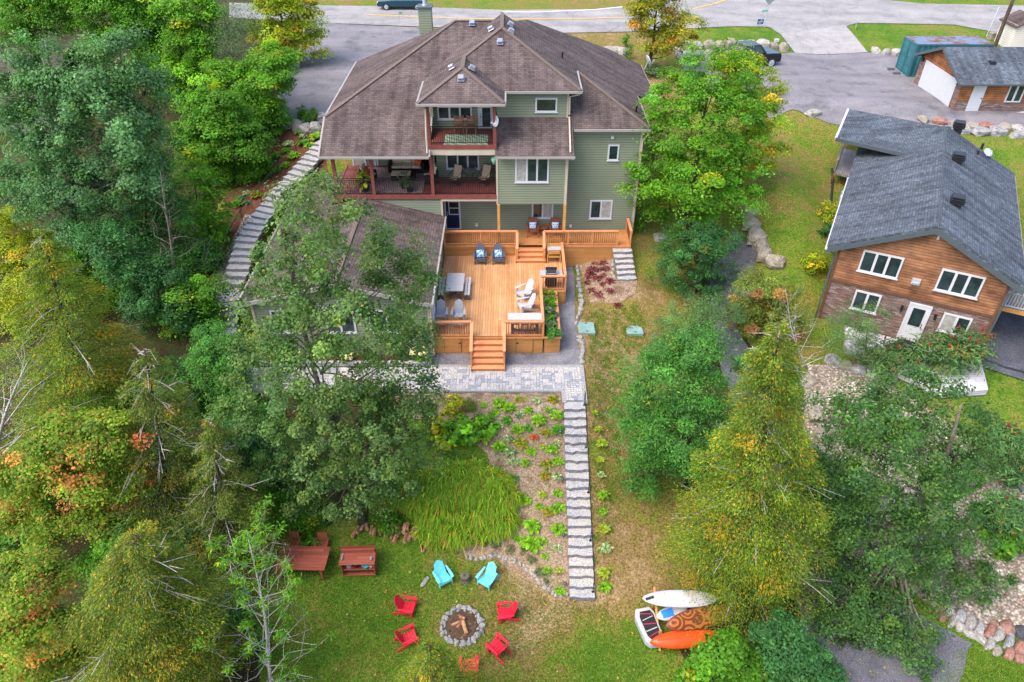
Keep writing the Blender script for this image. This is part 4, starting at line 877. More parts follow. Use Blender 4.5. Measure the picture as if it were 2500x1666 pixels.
for px, py, mat, lab in ((1082,1418,'teal','turquoise adirondack chair beside the pale pointed rock, north of the fire pit'),(1190,1422,'teal','turquoise adirondack chair nearer the stone edging, right of the tree stump'),
     (995,1492,'red','red adirondack chair left of the fire pit, the farther of that pair'),(998,1566,'red','red adirondack chair left of the fire pit, the nearer of that pair'),
     (1235,1506,'red','red adirondack chair right of the fire pit, under the turquoise chairs'),(1215,1590,'red','red adirondack chair at the lower right of the stone fire pit'),
     (1050,1632,'red','red adirondack chair half hidden behind the yellow cedar top'),(1146,1640,'red','red adirondack chair at the bottom edge, right of the yellow cedar top')):
    p = G(px, py); adirondack(mat, lab, 'turquoise chairs round the fire pit' if mat == 'teal' else 'red chairs round the fire pit', p, face(p, pit)+(0.12 if px < 1128 else -.12)).scale = (.9,.9,.9)
adirondack('whiteplastic', 'white adirondack chair on the deck below the barbecue, facing left', 'white deck chairs', (.72,33.35,L_), -.85)
adirondack('whiteplastic', 'white adirondack chair on the deck nearer the long white table', 'white deck chairs', (.75,32.05,L_), -1.25)
adirondack('greyplastic', 'grey balcony-height adirondack chair in the front left deck corner', 'tall grey chairs by the front railing', (-3.72,30.75,L_), 0.02, .74, footrest=True).scale = (.9,.9,.94)
adirondack('greyplastic', 'grey balcony-height adirondack chair nearest the front deck steps', 'tall grey chairs by the front railing', (-2.8,30.75,L_), -.02, .74, footrest=True).scale = (.9,.9,.94)
def cushion(loc, rz, tilt, mat, label, s=.42, group=None):
    mb = MB(); 
    n = 6
    vs = []; fs = []
    for sd in (1,-1):
        for i in range(n+1):
            for j in range(n+1):
                u, v = i/n*2-1, j/n*2-1; b = (1-u**4)*(1-v**4); vs.append((u*s/2*(1-.08*(1-v*v)*0), sd*.07*b, v*s/2))
    N = (n+1)**2
    for sd in range(2):
        for i in range(n):
            for j in range(n):
                q = [sd*N+i*(n+1)+j, sd*N+(i+1)*(n+1)+j, sd*N+(i+1)*(n+1)+j+1, sd*N+i*(n+1)+j+1]; fs.append(q if sd else q[::-1])
    mb.add(vs, fs); o = mb.build('cushion', MT[mat], smooth=True); o.location = loc; o.rotation_euler = (tilt, 0, rz); return tag(o, label, 'cushion', group)
for x, lab, lb2 in ((-1.9,'slate rocking chair with blue cushion, left of the pair below the upper railing','blue leaf print cushion on the left slate rocking chair'),(-.83,'slate rocking chair with blue cushion, nearer the short deck steps','blue leaf print cushion on the slate rocker nearer the deck steps')):
    adirondack('slateplastic', lab, 'slate rocking chairs', (x,37.1,L_), .0, .38, True, name='rocking_chair'); cushion((x+.02,37.06,L_+.6), .08, -.5, 'bluecloth', lb2, .42, 'blue cushions on the rocking chairs')
# picnic table and benches
def xleg(mb, y, w, z0, z1, th=.06):
    mb.bar((-w,y,z0),(w*.75,y,z1),th,.1,up=(0,1,0)); mb.bar((w,y,z0),(-w*.75,y,z1),th,.1,up=(0,1,0))
def slats(mb, x0, x1, y0, y1, z, n, th=.04, gap=.012, along='y'):
    for i in range(n):
        if along == 'y': a = x0+(x1-x0)*i/n; mb.box(a+gap/2,a+(x1-x0)/n-gap/2,y0,y1,z-th,z)
        else: a = y0+(y1-y0)*i/n; mb.box(x0,x1,a+gap/2,a+(y1-y0)/n-gap/2,z-th,z)
pt = empty('picnic_table', (-3.16,33.74,L_), .0, 'long dining table with pale plank top and dark crossed legs on the deck', 'table')
mb = MB(); slats(mb,-.48,.48,-.9,.9,.75,6,gap=.006,along='x'); mb.box(-.44,.44,-.85,.85,.66,.71); mb.build('tabletop', MT['whiteplastic'], pt)
for y in (-.6,.6): mb = MB(); xleg(mb,y,.4,.04,.68); mb.build('leg', MT['slateplastic'], pt)
mb = MB(); mb.bar((0,-.6,.38),(0,.6,.38),.06,.06); mb.build('stretcher', MT['slateplastic'], pt)
for x, lab in ((-3.93,'white slatted bench between the dining table and the roof edge'),(-2.48,'white slatted bench on the open deck side of the dining table')):
    b = empty('bench', (x,33.78,L_), 0.0, lab, 'bench', 'benches beside the deck dining table'); mb = MB(); slats(mb,-.17,.17,-.9,.9,.46,2,gap=.04); mb.build('seat', MT['whiteplastic'], b)
    for y in (-.7,.7): mb = MB(); mb.bar((-.17,y,.02),(.17,y,.02),.07,.04); mb.bar((-.12,y,.03),(.06,y,.42),.05,.06,up=(0,1,0)); mb.bar((.12,y,.03),(-.06,y,.42),.05,.06,up=(0,1,0)); mb.box(-.15,.15,y-.04,y+.04,.38,.42); mb.build('leg', MT['slateplastic'], b)
bt = empty('bar_table', (.66,30.08,L_), 0, 'long narrow bar table with white top standing behind the front railing', 'table')
mb = MB(); slats(mb,-.87,.87,-.3,.3,1.0,4,gap=.008,along='x'); mb.box(-.84,.84,-.27,.27,.92,.96); mb.build('tabletop', MT['whiteplastic'], bt)
for x in (-.65,.65): mb = MB(); mb.box(x-.04,x+.04,-.24,.24,0,.08); mb.box(x-.04,x+.04,-.05,.05,.08,.93); mb.bar((x,0,.3),(x*.55,0,.08),.05,.06); mb.build('leg', MT['slateplastic'], bt)
mb = MB(); mb.bar((-.65,0,.12),(.65,0,.12),.06,.09); mb.build('stretcher', MT['slateplastic'], bt)
for i, x in enumerate((.2,.66,1.12)):
    st = empty('bar_stool', (x,29.95,L_), 0, ['slate backless stool under the bar table, nearest the deck steps','slate backless stool under the middle of the bar table','slate backless stool under the bar table, nearest the planter'][i], 'stool', 'stools under the bar table')
    mb = MB(); mb.box(-.17,.17,-.15,.15,.66,.7); mb.build('seat', MT['slateplastic'], st)
    for a in (-1,1):
        for b in (-1,1): mb = MB(); mb.bar((a*.18,b*.16,0),(a*.12,b*.11,.66),.035,.035); mb.build('leg', MT['slateplastic'], st)
bb = empty('barbecue', (2.2,34.5,L_), 0, 'black lidded gas barbecue with grey side shelves in the deck corner', 'barbecue')
mb = MB(); mb.box(-.3,.3,-.25,.25,.1,.82); mb.build('cabinet', MT['blackplastic'], bb, bevel=.02)
mb = MB(); P = [(-.27,.86),(-.27,1.0),(-.16,1.14),(.1,1.18),(.25,1.08),(.26,.86)]; n = len(P)
mb.add([(-.32,y,z) for y,z in P]+[(.32,y,z) for y,z in P], [tuple(range(n)), tuple(range(2*n-1,n-1,-1))]+[(i,i+n,(i+1)%n+n,(i+1)%n) for i in range(n)]); lid = mb.build('lid', MT['black'], bb, bevel=.02)
mb = MB(); mb.bar((-.25,-.3,.98),(.25,-.3,.98),.03,.03); mb.box(-.33,-.29,-.29,.2,.84,1.12); mb.box(.29,.33,-.29,.2,.84,1.12); mb.build('handle', MT['galv'], lid)
for s in (-1,1): mb = MB(); mb.box(min(s*.31,s*.63),max(s*.31,s*.63),-.22,.24,.84,.88); mb.build('side_shelf', MT['galv'], bb, bevel=.01)
for s in (-1,1): mb = MB(); mb.cyl((s*.27,.2,.08),(s*.33,.2,.08),.08,n=12); mb.build('wheel', MT['blackplastic'], bb)
ca = empty('potting_bench', (2.5,37.15,L_), 0, 'orange wooden potting bench with a grey top against the upper deck', 'bench')
mb = MB(); mb.box(-.4,.4,-.18,.25,.86,.9); mb.build('top', MT['galv'], ca)
mb = MB(); mb.box(-.4,.4,-.2,.25,.38,.42); mb.box(-.42,.42,.22,.26,.9,1.1); mb.build('shelf', MT['post_wood'], ca)
for a in (-.38,.38):
    for b in (-.16,.22): mb = MB(); mb.box(a-.03,a+.03,b-.03,b+.03,0,.86); mb.build('leg', MT['post_wood'], ca)
mb = MB(); mb.box(-.4,.4,-.19,-.165,.62,.82); mb.build('drawer', MT['post_wood'], ca)
# red seats under the bay
def armchair(mat, label, group, loc, rz, name='garden_armchair'):
    e = empty(name, loc, rz, label, 'chair', group); m = MT[mat]
    mb = MB(); slats(mb,-.27,.27,-.28,.25,.42,5,.03,.012,'x'); mb.build('seat', m, e)
    mb = MB()
    for i in range(5): x = -.22+.11*i; mb.bar((x,.26,.36),(x,.42,.95),.095,.02,up=(0,1,0))
    mb.bar((-.28,.43,.95),(.28,.43,.95),.04,.06); mb.build('backrest', m, e)
    for s in (-1,1):
        mb = MB(); mb.box(s*.32-.05,s*.32+.05,-.34,.34,.6,.63); mb.build('armrest', m, e)
        for y in (-.28,.28): mb = MB(); mb.box(s*.32-.025,s*.32+.025,y-.03,y+.03,0,.6); mb.build('leg', m, e)
    return e
for px, lab, lb2 in ((1300,'red brown slatted armchair under the bay, left of the small round table','aqua lattice cushion on the armchair left of the small round table'),(1354,'red brown slatted armchair beside the bay post, right of the small round table','aqua lattice cushion on the armchair beside the bay post')):
    p = atZ(px, 567, U_); armchair('redwood', lab, 'armchairs under the bay', (p[0],39.05,U_), 0); cushion((p[0],39.12,U_+.64), 0, -.22, 'aquacloth', lb2, .4, 'aqua cushions under the bay')
p = atZ(1327, 563, U_); t = empty('side_table', (p[0],39.2,U_), 0, 'small red brown octagonal table between the two armchairs', 'table'); mb = MB(); mb.cyl((0,0,.46),(0,0,.49),.27,n=8); mb.build('tabletop', MT['redwood'], t); mb = MB(); mb.bar((-.2,-.2,0),(.12,.12,.46),.04,.04); mb.bar((.2,-.2,0),(-.12,.12,.46),.04,.04); mb.build('leg', MT['redwood'], t)
# main porch: wicker set, plants, patio set
ZM = 8.72
so_ = empty('sofa', (-6.42,41.35,ZM), 0, 'black wicker sofa with three tan seat cushions on the covered porch', 'sofa')
mb = MB(); mb.box(-1.05,1.05,-.38,.42,.05,.3); mb.box(-1.05,1.05,.36,.5,.3,.85); mb.build('frame', MT['wicker'], so_, bevel=.03)
for s in (-1,1): mb = MB(); mb.box(s*1.0-.11,s*1.0+.11,-.42,.42,.05,.62); mb.build('armrest', MT['wicker'], so_, bevel=.03)
for i in range(3):
    x = -.6+.6*i; mb = MB(); mb.box(x-.29,x+.29,-.36,.3,.31,.46); mb.build('seat_cushion', MT['tan'], so_, bevel=.04, seg=2); mb = MB(); mb.obox(Matrix.Translation((x,.28,.76)) @ Matrix.Rotation(-.2,4,'X'),.58,.16,.62); mb.build('back_cushion', MT['tan'], so_, bevel=.05, seg=2)
cushion((-5.72,41.05,ZM+.66), -.5, -.4, 'orangecloth', 'rust orange cushion at the right end of the porch sofa', .4, 'orange cushions on the porch')
ot = empty('ottoman', (-6.5,40.15,ZM), 0, 'low wicker coffee table covered with a tan pad before the porch sofa', 'table'); mb = MB(); mb.box(-.72,.72,-.34,.34,.03,.36); mb.build('frame', MT['wicker'], ot, bevel=.02); mb = MB(); mb.box(-.7,.45,-.32,.32,.365,.44); mb.build('pad', MT['tan'], ot, bevel=.03)
for x, y, rz, lab, cl in ((-8.55,39.95,1.35,'wicker armchair with tan cushion at the left of the porch sofa','rust patterned cushion on the left wicker armchair'),(-4.98+.15,39.85,-1.35,'wicker armchair with tan cushion near the porch corner post','rust cushion on the wicker armchair near the corner post')):
    a = empty('wicker_armchair', (x,y,ZM), rz, lab, 'chair', 'wicker porch armchairs'); mb = MB(); mb.box(-.38,.38,-.36,.38,.05,.32); mb.box(-.4,.4,.3,.44,.3,.82); mb.build('frame', MT['wicker'], a, bevel=.04)
    for s in (-1,1): mb = MB(); mb.box(s*.36-.07,s*.36+.07,-.38,.34,.05,.6); mb.build('armrest', MT['wicker'], a, bevel=.03)
    mb = MB(); mb.box(-.28,.28,-.36,.28,.33,.46); mb.build('seat_cushion', MT['tan'], a, bevel=.04, seg=2); mb = MB(); mb.obox(Matrix.Translation((0,.26,.74)) @ Matrix.Rotation(-.2,4,'X'),.58,.15,.58); mb.build('back_cushion', MT['tan'], a, bevel=.05, seg=2)
    d = Matrix.Rotation(rz,3,'Z') @ Vector((0,.02,0)); cushion((x+d.x,y+d.y,ZM+.66), rz, -.3, 'orangecloth', cl, .4, 'orange cushions on the porch')
M_rug = mixed('mottled_rug', [lin(96,70,70), lin(150,132,130), lin(120,96,92)], (7, 24), .95, .1)
mb = MB(); mb.box(-8.9,-5.2,38.35,41.9,ZM+.004,ZM+.014); tag(mb.build('porch_rug', M_rug), 'mottled grey and rust rug under the wicker porch set', 'rug')
M_rug2 = NT('leaf_rug', .95, .1); _c = M_rug2.coord('Object'); _w = M_rug2.n('TexWave', bands_direction='DIAGONAL'); _w.inputs['Scale'].default_value = 1.3; _w.inputs['Distortion'].default_value = 7; _w.inputs['Detail'].default_value = 3; M_rug2.l(_c, _w.inputs['Vector']); M_rug2.col(M_rug2.ramp(_w.outputs['Fac'], [(.25, lin(128,150,112)), (.5, lin(144,166,130)), (.8, lin(172,182,166))]))
a_ = atZ(1083,354,11.74); b_ = atZ(1192,327,11.74); mb = MB(); mb.box(a_[0],b_[0],a_[1],b_[1]-.1,11.724,11.734); tag(mb.build('balcony_rug', M_rug2.mat), 'pale green leaf pattern rug on the upper balcony', 'rug')
def slatchair(label, loc, rz, group):
    e = empty('wooden_chair', loc, rz, label, 'chair', group); m = MT['brownchair']
    mb = MB(); slats(mb,-.25,.25,-.24,.24,.45,4,.03,.012,'x'); mb.build('seat', m, e)
    mb = MB(); 
    for z in (.6,.72,.84): mb.bar((-.24,.25+(z-.45)*.22,z),(.24,.25+(z-.45)*.22,z),.02,.08)
    mb.build('backrest', m, e)
    for s in (-1,1):
        mb = MB(); mb.box(s*.27-.03,s*.27+.03,-.27,.28,.63,.66); mb.build('armrest', m, e)
        mb = MB(); mb.bar((s*.26,-.24,0),(s*.26,-.23,.64),.04,.04); mb.build('leg', m, e); mb = MB(); mb.bar((s*.26,.3,0),(s*.25,.24,.45),.04,.04); mb.bar((s*.25,.24,.45),(s*.25,.36,.92),.04,.04); mb.build('leg', m, e)
for px, lab in ((1119,'left wooden slat chair on the upper balcony rug'),(1150,'wooden slat chair on the upper balcony, nearer the glass door')):
    p = atZ(px, 336, 11.73); slatchair(lab, (p[0],39.75,11.735), 0, 'wooden balcony chairs')
def slingchair(label, loc, rz):
    e = empty('patio_chair', loc, rz, label, 'chair', 'sling patio chairs on the porch')
    mb = MB(); mb.bar((0,-.28,.44),(0,.24,.38),.5,.02); mb.build('seat', MT['sling'], e); mb = MB(); mb.bar((0,.24,.38),(0,.5,1.02),.5,.02,up=(0,1,0)); mb.build('backrest', MT['sling'], e)
    mb = MB()
    for s in (-1,1): mb.tube([(s*.27,-.3,.44),(s*.27,.24,.38),(s*.27,.52,1.05)],.018,6); mb.tube([(s*.3,.4,.72),(s*.31,-.05,.66),(s*.31,-.26,.6),(s*.29,-.28,.3),(s*.2,-.2,.05)],.016,6)
    mb.tube([(-.27,.52,1.05),(.27,.52,1.05)],.018,6); mb.build('frame', MT['black'], e)
    mb = MB(); mb.tube([(0.3*math.cos(t),.3*math.sin(t),.02) for t in np.linspace(0,6.283,17)],.018,5); mb.bar((-.25,0,.04),(.25,0,.04),.03,.03); mb.cyl((0,0,.03),(0,0,.38),.03); mb.build('base', MT['black'], e)
for px, py, lab in ((1111,452,'tan sling patio chair left of the round glass table'),(1181,452,'tan sling patio chair right of the round glass table')):
    p = atZ(px, py, ZM); slingchair(lab, (p[0],p[1]+.1,ZM), -.45)
p = atZ(1147,452,ZM); t = empty('glass_table', (p[0],p[1]+.45,ZM), 0, 'round glass topped table between the tan sling chairs', 'table'); mb = MB(); mb.cyl((0,0,.7),(0,0,.715),.42,n=28); mb.build('tabletop', simple('table_glass', (.09,.12,.12,1), .08, .1, 3, spec=.6), t)
mb = MB(); mb.tube([(.42*math.cos(q),.42*math.sin(q),.705) for q in np.linspace(0,6.283,29)],.016,5)
for q in (.8,2.4,3.9,5.5): mb.tube([(.36*math.cos(q),.36*math.sin(q),.7),(.16*math.cos(q),.16*math.sin(q),.35),(.36*math.cos(q),.36*math.sin(q),.0)],.014,5)
mb.build('frame', MT['black'], t)
p = atY(1206,391,38.3); t = empty('lantern', p, 0, 'green balloon shaped lantern hanging at the porch corner', 'lantern'); mb = MB(); mb.lathe([(.02,-.28),(.08,-.2),(.16,-.02),(.17,.08),(.12,.18),(.03,.22)],12); mb.build('shade', simple('lantern_green', (.2,.5,.36,1), .6), t, smooth=True); mb = MB(); mb.cyl((0,0,.2),(0,0,.55),.008,n=5); mb.build('cord', MT['black'], t)
p = atY(1054,349,38.4); t = empty('lantern', p, 0, 'small yellow lantern on the floor of the upper balcony', 'lantern'); mb = MB(); mb.lathe([(.05,-.14),(.1,-.1),(.1,.08),(.05,.14)],10); mb.build('body', simple('lantern_yellow', (.7,.42,.02,1), .5), t); mb = MB(); mb.tube([(-.07,0,.12),(0,0,.24),(.07,0,.12)],.008,4); mb.build('handle', MT['black'], t)
# dish aerials
def dish(label, p, dirv, r, mat, name='satellite_dish', mast=(0,0,-.5)):
    e = empty(name, p, 0, label, 'antenna'); M = Vector(dirv).to_track_quat('Z','Y').to_matrix().to_4x4(); mb = MB(); n = 18; pr_ = [(r*i/5, .25*r*(i/5)**2) for i in range(1,6)]
    vs = [(0,0,0)]; fs = []
    for q, z in pr_:
        for k in range(n): vs.append((q*math.cos(6.2832*k/n), q*math.sin(6.2832*k/n)*1.1, z))
    for k in range(n): fs.append((0,1+k,1+(k+1)%n))
    for i in range(4):
        for k in range(n): a=1+i*n; fs.append((a+k,a+n+k,a+n+(k+1)%n,a+(k+1)%n))
    mb.add([M @ Vector(v) for v in vs], fs); o = mb.build('reflector', MT[mat], e, smooth=True); sm = o.modifiers.new('thick','SOLIDIFY'); sm.thickness = .012
    mb = MB(); a = M @ Vector((0,-r*1.0,.02)); b = M @ Vector((0,-r*.3,r*1.1)); mb.tube([a,b],.014,5); mb.box(b.x-.05,b.x+.05,b.y-.04,b.y+.04,b.z-.04,b.z+.04); mb.build('feed_arm', MT['galv'], e)
    mb = MB(); mb.tube([(0,0,0),mast],.025,6); mb.build('mast', MT['galv'], e); return e
dish('white mesh dish antenna fixed to the upper balcony post', atY(1207,296,38.0)+np.array([.1,-.05,0]), (-.75,-.55,.25), .27, 'galv', mast=(-.15,.1,-.2))
dish('grey satellite dish at the far right corner of the brown roof', pr(1570,163)+np.array([.3,.0,.35]), (.8,.2,.35), .42, 'galv', mast=(-.2,0,-.6))
# ------------------------------------------------------------------ garden: stone stairs
def stair_slab(mb_side, mb_top, c, rz, w, d, th, seed):
    r = random.Random(seed); P = []
    for i in range(7): t = i/6; P.append((-w/2+w*t, -d/2 + r.uniform(-.035,.035) - .05*math.sin(math.pi*t)*r.uniform(-.4,1)))
    P += [(w/2-.02+r.uniform(-.02,.02), d/2), (-w/2+.02+r.uniform(-.02,.02), d/2)]
    M = Matrix.Translation(c) @ Matrix.Rotation(rz,4,'Z'); top = [M @ Vector((x,y,0)) for x,y in P]; bot = [M @ Vector((x*1.01,y-.015,-th)) for x,y in P]; n = len(P)
    mb_side.add(top+bot, [(i,i+n,(i+1)%n+n,(i+1)%n) for i in range(n)]+[tuple(range(2*n-1,n-1,-1))]); mb_top.add([t+Vector((0,0,.001)) for t in top], [tuple(range(n))])
def staircase(name, label, path, n, w, d, th=.2, seed=0, group=None):
    """path: list of (x,y,z) from the bottom; n slabs spread evenly along it"""
    P = [np.array(p, float) for p in path]; L = [0]
    for a, b in zip(P[:-1], P[1:]): L.append(L[-1]+np.linalg.norm((b-a)[:2]))
    e = empty(name, P[0], 0, label, 'stairs', group); out = []
    for i in range(n):
        s = L[-1]*(i+.5)/n; k = min(len(P)-2, max(j for j in range(len(P)-1) if L[j] <= s)); f = (s-L[k])/(L[k+1]-L[k]); c = P[k]+(P[k+1]-P[k])*f
        s2 = min(L[-1], s+.4); k2 = min(len(P)-2, max(j for j in range(len(P)-1) if L[j] <= s2)); q = P[k2]+(P[k2+1]-P[k2])*((s2-L[k2])/(L[k2+1]-L[k2])); s3 = max(0, s-.4); k3 = max(j for j in range(len(P)-1) if L[j] <= s3); q3 = P[k3]+(P[k3+1]-P[k3])*((s3-L[k3])/(L[k3+1]-L[k3])); dv = q-q3
        rz = math.atan2(dv[1], dv[0])-math.pi/2; a = MB(); stair_slab(a, b_ := MB(), Vector(c), rz, w*random.Random(seed+i).uniform(.97,1.04), d, th, seed+i); st = a.build('step', MT['step_side'], e, world=True); b_.build('tread', MT['step_top'], st, world=True); out.append((c, rz))
    return e, out
st_e, st_c = staircase('stone_staircase', 'long straight flight of pale stone steps climbing from the lawn to the patio', [(2.98,17.58,.12),(3.02,25.85,3.80)], 21, 1.06, .5, seed=11)
def handrail(name, label, pts, posts, mat='black', hgt=.9):
    e = empty(name, pts[0], 0, label, 'handrail'); mb = MB(); mb.tube([np.array(p)+[0,0,hgt] for p in pts], .022, 6); mb.build('rail', MT[mat], e, world=True)
    for p in posts: mb = MB(); p = np.array(p); mb.cyl(p, p+np.array([0,0,hgt]), .018, n=6); mb.cyl(p, p+np.array([0,0,.02]), .06, n=8); mb.build('post', MT[mat], e, world=True)
    return e
c = st_c
def side(i, off=.46, up=.0): (x,y,z), rz = c[i][0], c[i][1]; return (x+math.cos(rz)*off, y+math.sin(rz)*off, z+up)
handrail('handrail', 'black metal handrail along the right edge of the long stone stairs', [side(20)]+[side(i) for i in range(18,-1,-4)]+[side(0)], [side(i) for i in (20,15,10,5,0)])
# side stairs past the extension
def Z_(px,py,z): return atZ(px,py,z)
path2 = [Z_(548,818,3.76),Z_(553,742,4.66),Z_(560,707,4.72),Z_(578,668,5.2),Z_(602,586,6.1),Z_(636,530,6.7),Z_(697,456,7.5),Z_(745,403,8.2),Z_(795,345,8.9)]
st2, c2 = staircase('stone_staircase', 'curved flight of pale stone steps rising past the red mulch bed', path2, 32, 1.3, .56, seed=60)
c = c2
handrail('handrail', 'black curved handrail along the left of the side stairs by the mulch bed', [side(i,-.72) for i in range(0,32,3)]+[side(31,-.72)], [side(i,-.72) for i in (2,6,11,15,19,23,27,30)], hgt=1.0)
gs, gc = staircase('granite_steps', 'short flight of grey stone steps up to the right end of the upper deck', [(6.78,35.75,4.4),(6.62,37.8,5.42)], 6, 1.12, .42, seed=120)

# ------------------------------------------------------------------ rocks
def rock_mesh(seed, mat, cuts=2, ang=.28):
    r = random.Random(seed); bm = bmesh.new(); bmesh.ops.create_cube(bm, size=1.0); bmesh.ops.subdivide_edges(bm, edges=bm.edges[:], cuts=cuts, use_grid_fill=True)
    off = Vector((r.random()*50, r.random()*50, r.random()*50))
    for v in bm.verts:
        p = v.co.copy(); l = p.length; sph = p.normalized()*.62; q = p.lerp(sph, .1); n = mnoise.noise(q*1.6+off)*.16 + mnoise.noise(q*5+off)*.05; v.co = q*(1+n)
    for i in range(10):   # cleave a few flat faces
        n = Vector((r.uniform(-1,1), r.uniform(-1,1), r.uniform(-.2,1))).normalized(); dd = r.uniform(.36,.54)
        for v in bm.verts:
            k = v.co.dot(n)-dd
            if k > 0: v.co -= n*k
    me = bpy.data.meshes.new('rock'); bm.to_mesh(me); bm.free(); me.materials.append(MT[mat]); return me
ROCKS = {m: [rock_mesh(s*7+hash(m[0:5]) % 1 + i*31, m) for i, s in enumerate(range(5))] for m in ('stone','stone_tan','stone_grey','stone_pink','stone_dark')}
def rock(name, label, p, size, rz=0, mat='stone', group=None, seed=0, parent=None, sink=.3, cat='rock'):
    o = bpy.data.objects.new(name, ROCKS[mat][seed % 5]); COL.objects.link(o); o.scale = size; o.rotation_euler = (0, 0, rz+seed*1.3 if max(size[0],size[1]) < 1.5*min(size[0],size[1]) else rz)
    p = Vector([float(q) for q in p]); 
    if parent is not None: p = p - parent_loc(parent)
    o.location = p + Vector((0,0,size[2]*(.5-sink))); o.parent = parent
    return tag(o, label, cat, group) if parent is None else o
def stone_row(pts, n, size, mats, name, group, lab, cat='stone', jit=.06, hz=.8, sink=.3, spacing=1.06):
    """n stones set along a surveyed line, each its own object"""
    Q = [G(*p) for p in pts]; L = [0]
    for a, b in zip(Q[:-1], Q[1:]): L.append(L[-1]+np.linalg.norm((b-a)[:2]))
    r = random.Random(len(lab)*7+n)
    for i in range(n):
        s = L[-1]*(i+.5)/n; k = max(j for j in range(len(Q)-1) if L[j] <= s); f = (s-L[k])/(L[k+1]-L[k]); p = Q[k]+(Q[k+1]-Q[k])*f; d = Q[k+1]-Q[k]; p = p.copy(); p[2] = h(p[0],p[1])
        ln = L[-1]/n*spacing*r.uniform(.85,1.12); wd = size*r.uniform(.75,1.2)
        p[0] += r.uniform(-jit,jit); p[1] += r.uniform(-jit,jit)
        rock(name, lab.format(ORD[i]), p, (ln, wd, size*hz*r.uniform(.8,1.25)), math.atan2(d[1],d[0])+r.uniform(-.15,.15), r.choice(mats), group, r.randrange(50), sink=sink, cat=cat)
r3 = lambda x, y: (950+x*.23375, 1200+y*.23375); r2 = lambda x, y: (1000+x*.2125, 930+y*.2125)
stone_row([r3(800,690),r3(900,705),r3(970,700),r3(1060,672),r3(1130,675),r3(1190,705),r3(1290,715),r3(1380,762),r3(1430,805),r3(1490,870),r3(1550,930),r3(1600,990),r3(1680,1045),r3(1770,1080),r3(1880,1082)], 25, .21, ['stone','stone_grey'], 'edging_stone', 'stones edging the hosta bed above the lawn', '{0} stone from the daylilies in the low edging of the hosta bed', spacing=.92)
stone_row([(1407,628),(1410,660),(1414,700),(1420,735),(1422,750),(1412,775),(1408,797)], 15, .24, ['stone'], 'edging_stone', 'stones between gravel strip and right lawn', '{0} pale stone from the upper deck edging the gravel strip above the teal lids', hz=1.1, spacing=.9)
stone_row([(1414,822),(1420,840),(1422,860),(1420,875),(1426,892)], 8, .26, ['stone'], 'edging_stone', 'stones between gravel strip and right lawn', '{0} pale stone below the left teal lid along the gravel strip', hz=1.1)
stone_row([(1420,619),(1450,620),(1487,616)], 8, .2, ['stone'], 'edging_stone', 'stones round the red plant bed', '{0} white stone from the left along the top of the red plant bed')
stone_row([(1492,622),(1496,640),(1496,662),(1503,680)], 6, .22, ['stone'], 'edging_stone', 'stones round the red plant bed', '{0} white stone down the left side of the short grey steps')
# boulder walls
stone_row([(1646,126),(1700,118),(1760,115),(1830,112),(1890,118),(1925,126)], 11, 1.0, ['stone','stone_tan'], 'boulder', 'boulders of the wall by the parked pickup', '{0} boulder from the left on top of the wall behind the parked pickup', hz=.75, sink=.2)
stone_row([(1650,143),(1690,138),(1740,134)], 4, .85, ['stone','stone_grey'], 'boulder', 'boulders of the wall by the parked pickup', '{0} boulder from the left in the lower course behind the maple top', hz=.8)
stone_row([(2126,128),(2160,132),(2200,134)], 3, .9, ['stone'], 'boulder', 'pale boulders beside the container', '{0} pale boulder left of the blue container on the lawn edge', hz=.7)
stone_row([(2238,296),(2300,302),(2380,311),(2460,316),(2540,318)], 8, .8, ['stone_tan','stone_pink','stone','stone_tan'], 'boulder', 'boulders along the parking edge above the slate roof', '{0} boulder from the left at the parking edge above the slate roof', hz=.5, sink=.15)
stone_row([(2320,320),(2400,327),(2480,333),(2550,335)], 5, .7, ['stone_tan','stone_grey'], 'boulder', 'boulders along the parking edge above the slate roof', '{0} boulder from the left in the lower course above the slate roof', hz=.8, sink=.1)
stone_row([(692,308),(720,312),(752,318),(785,322)], 4, .95, ['stone'], 'boulder', 'pale boulders at the top of the mulch bed', '{0} pale boulder from the left across the top of the mulch bed', hz=.85)
stone_row([(730,282),(760,286),(795,290)], 3, .7, ['stone'], 'boulder', 'pale boulders under the left driveway', '{0} pale boulder from the left along the lower edge of the left driveway', hz=.8)
stone_row([(690,245),(700,215),(716,180),(728,140)], 5, .8, ['stone_grey','stone'], 'boulder', 'boulders at the left driveway side', '{0} boulder up the tree side of the left driveway', hz=.7)
stone_row([(1818,505),(1830,545),(1850,590),(1872,630),(1900,660)], 6, 1.1, ['stone_tan'], 'boulder', 'long sandstone boulders beside the gravel lane', '{0} long sandstone boulder from the maple beside the gravel lane', hz=.6, sink=.15)
stone_row([(1968,915),(1985,980),(2000,1040),(2012,1110),(2030,1180)], 6, .9, ['stone_tan'], 'boulder', 'sandstone slabs along the lane below the slate roofed house', '{0} sandstone slab down the lane edge behind the yellow cedar', hz=.55)
stone_row([(2095,1405),(2140,1435),(2185,1475)], 3, .9, ['stone_tan'], 'boulder', 'flat sandstone slabs under the big poplar', '{0} flat sandstone slab by the gravel lane under the big poplar', hz=.5)
stone_row([(2020,880),(2080,900),(2140,915),(2190,925)], 5, 1.0, ['stone_tan','stone_grey'], 'boulder', 'flat boulders below the slate roofed house', '{0} flat boulder from the left below the brick wall and willow', hz=.55)
stone_row([(2285,1478),(2330,1500),(2370,1520),(2420,1548),(2500,1590)], 9, .75, ['stone_tan','stone_pink','stone','stone_grey'], 'boulder', 'mixed boulders at the foot of the pebble slope', '{0} boulder from the left in the outer row at the foot of the pebble slope', hz=.6)
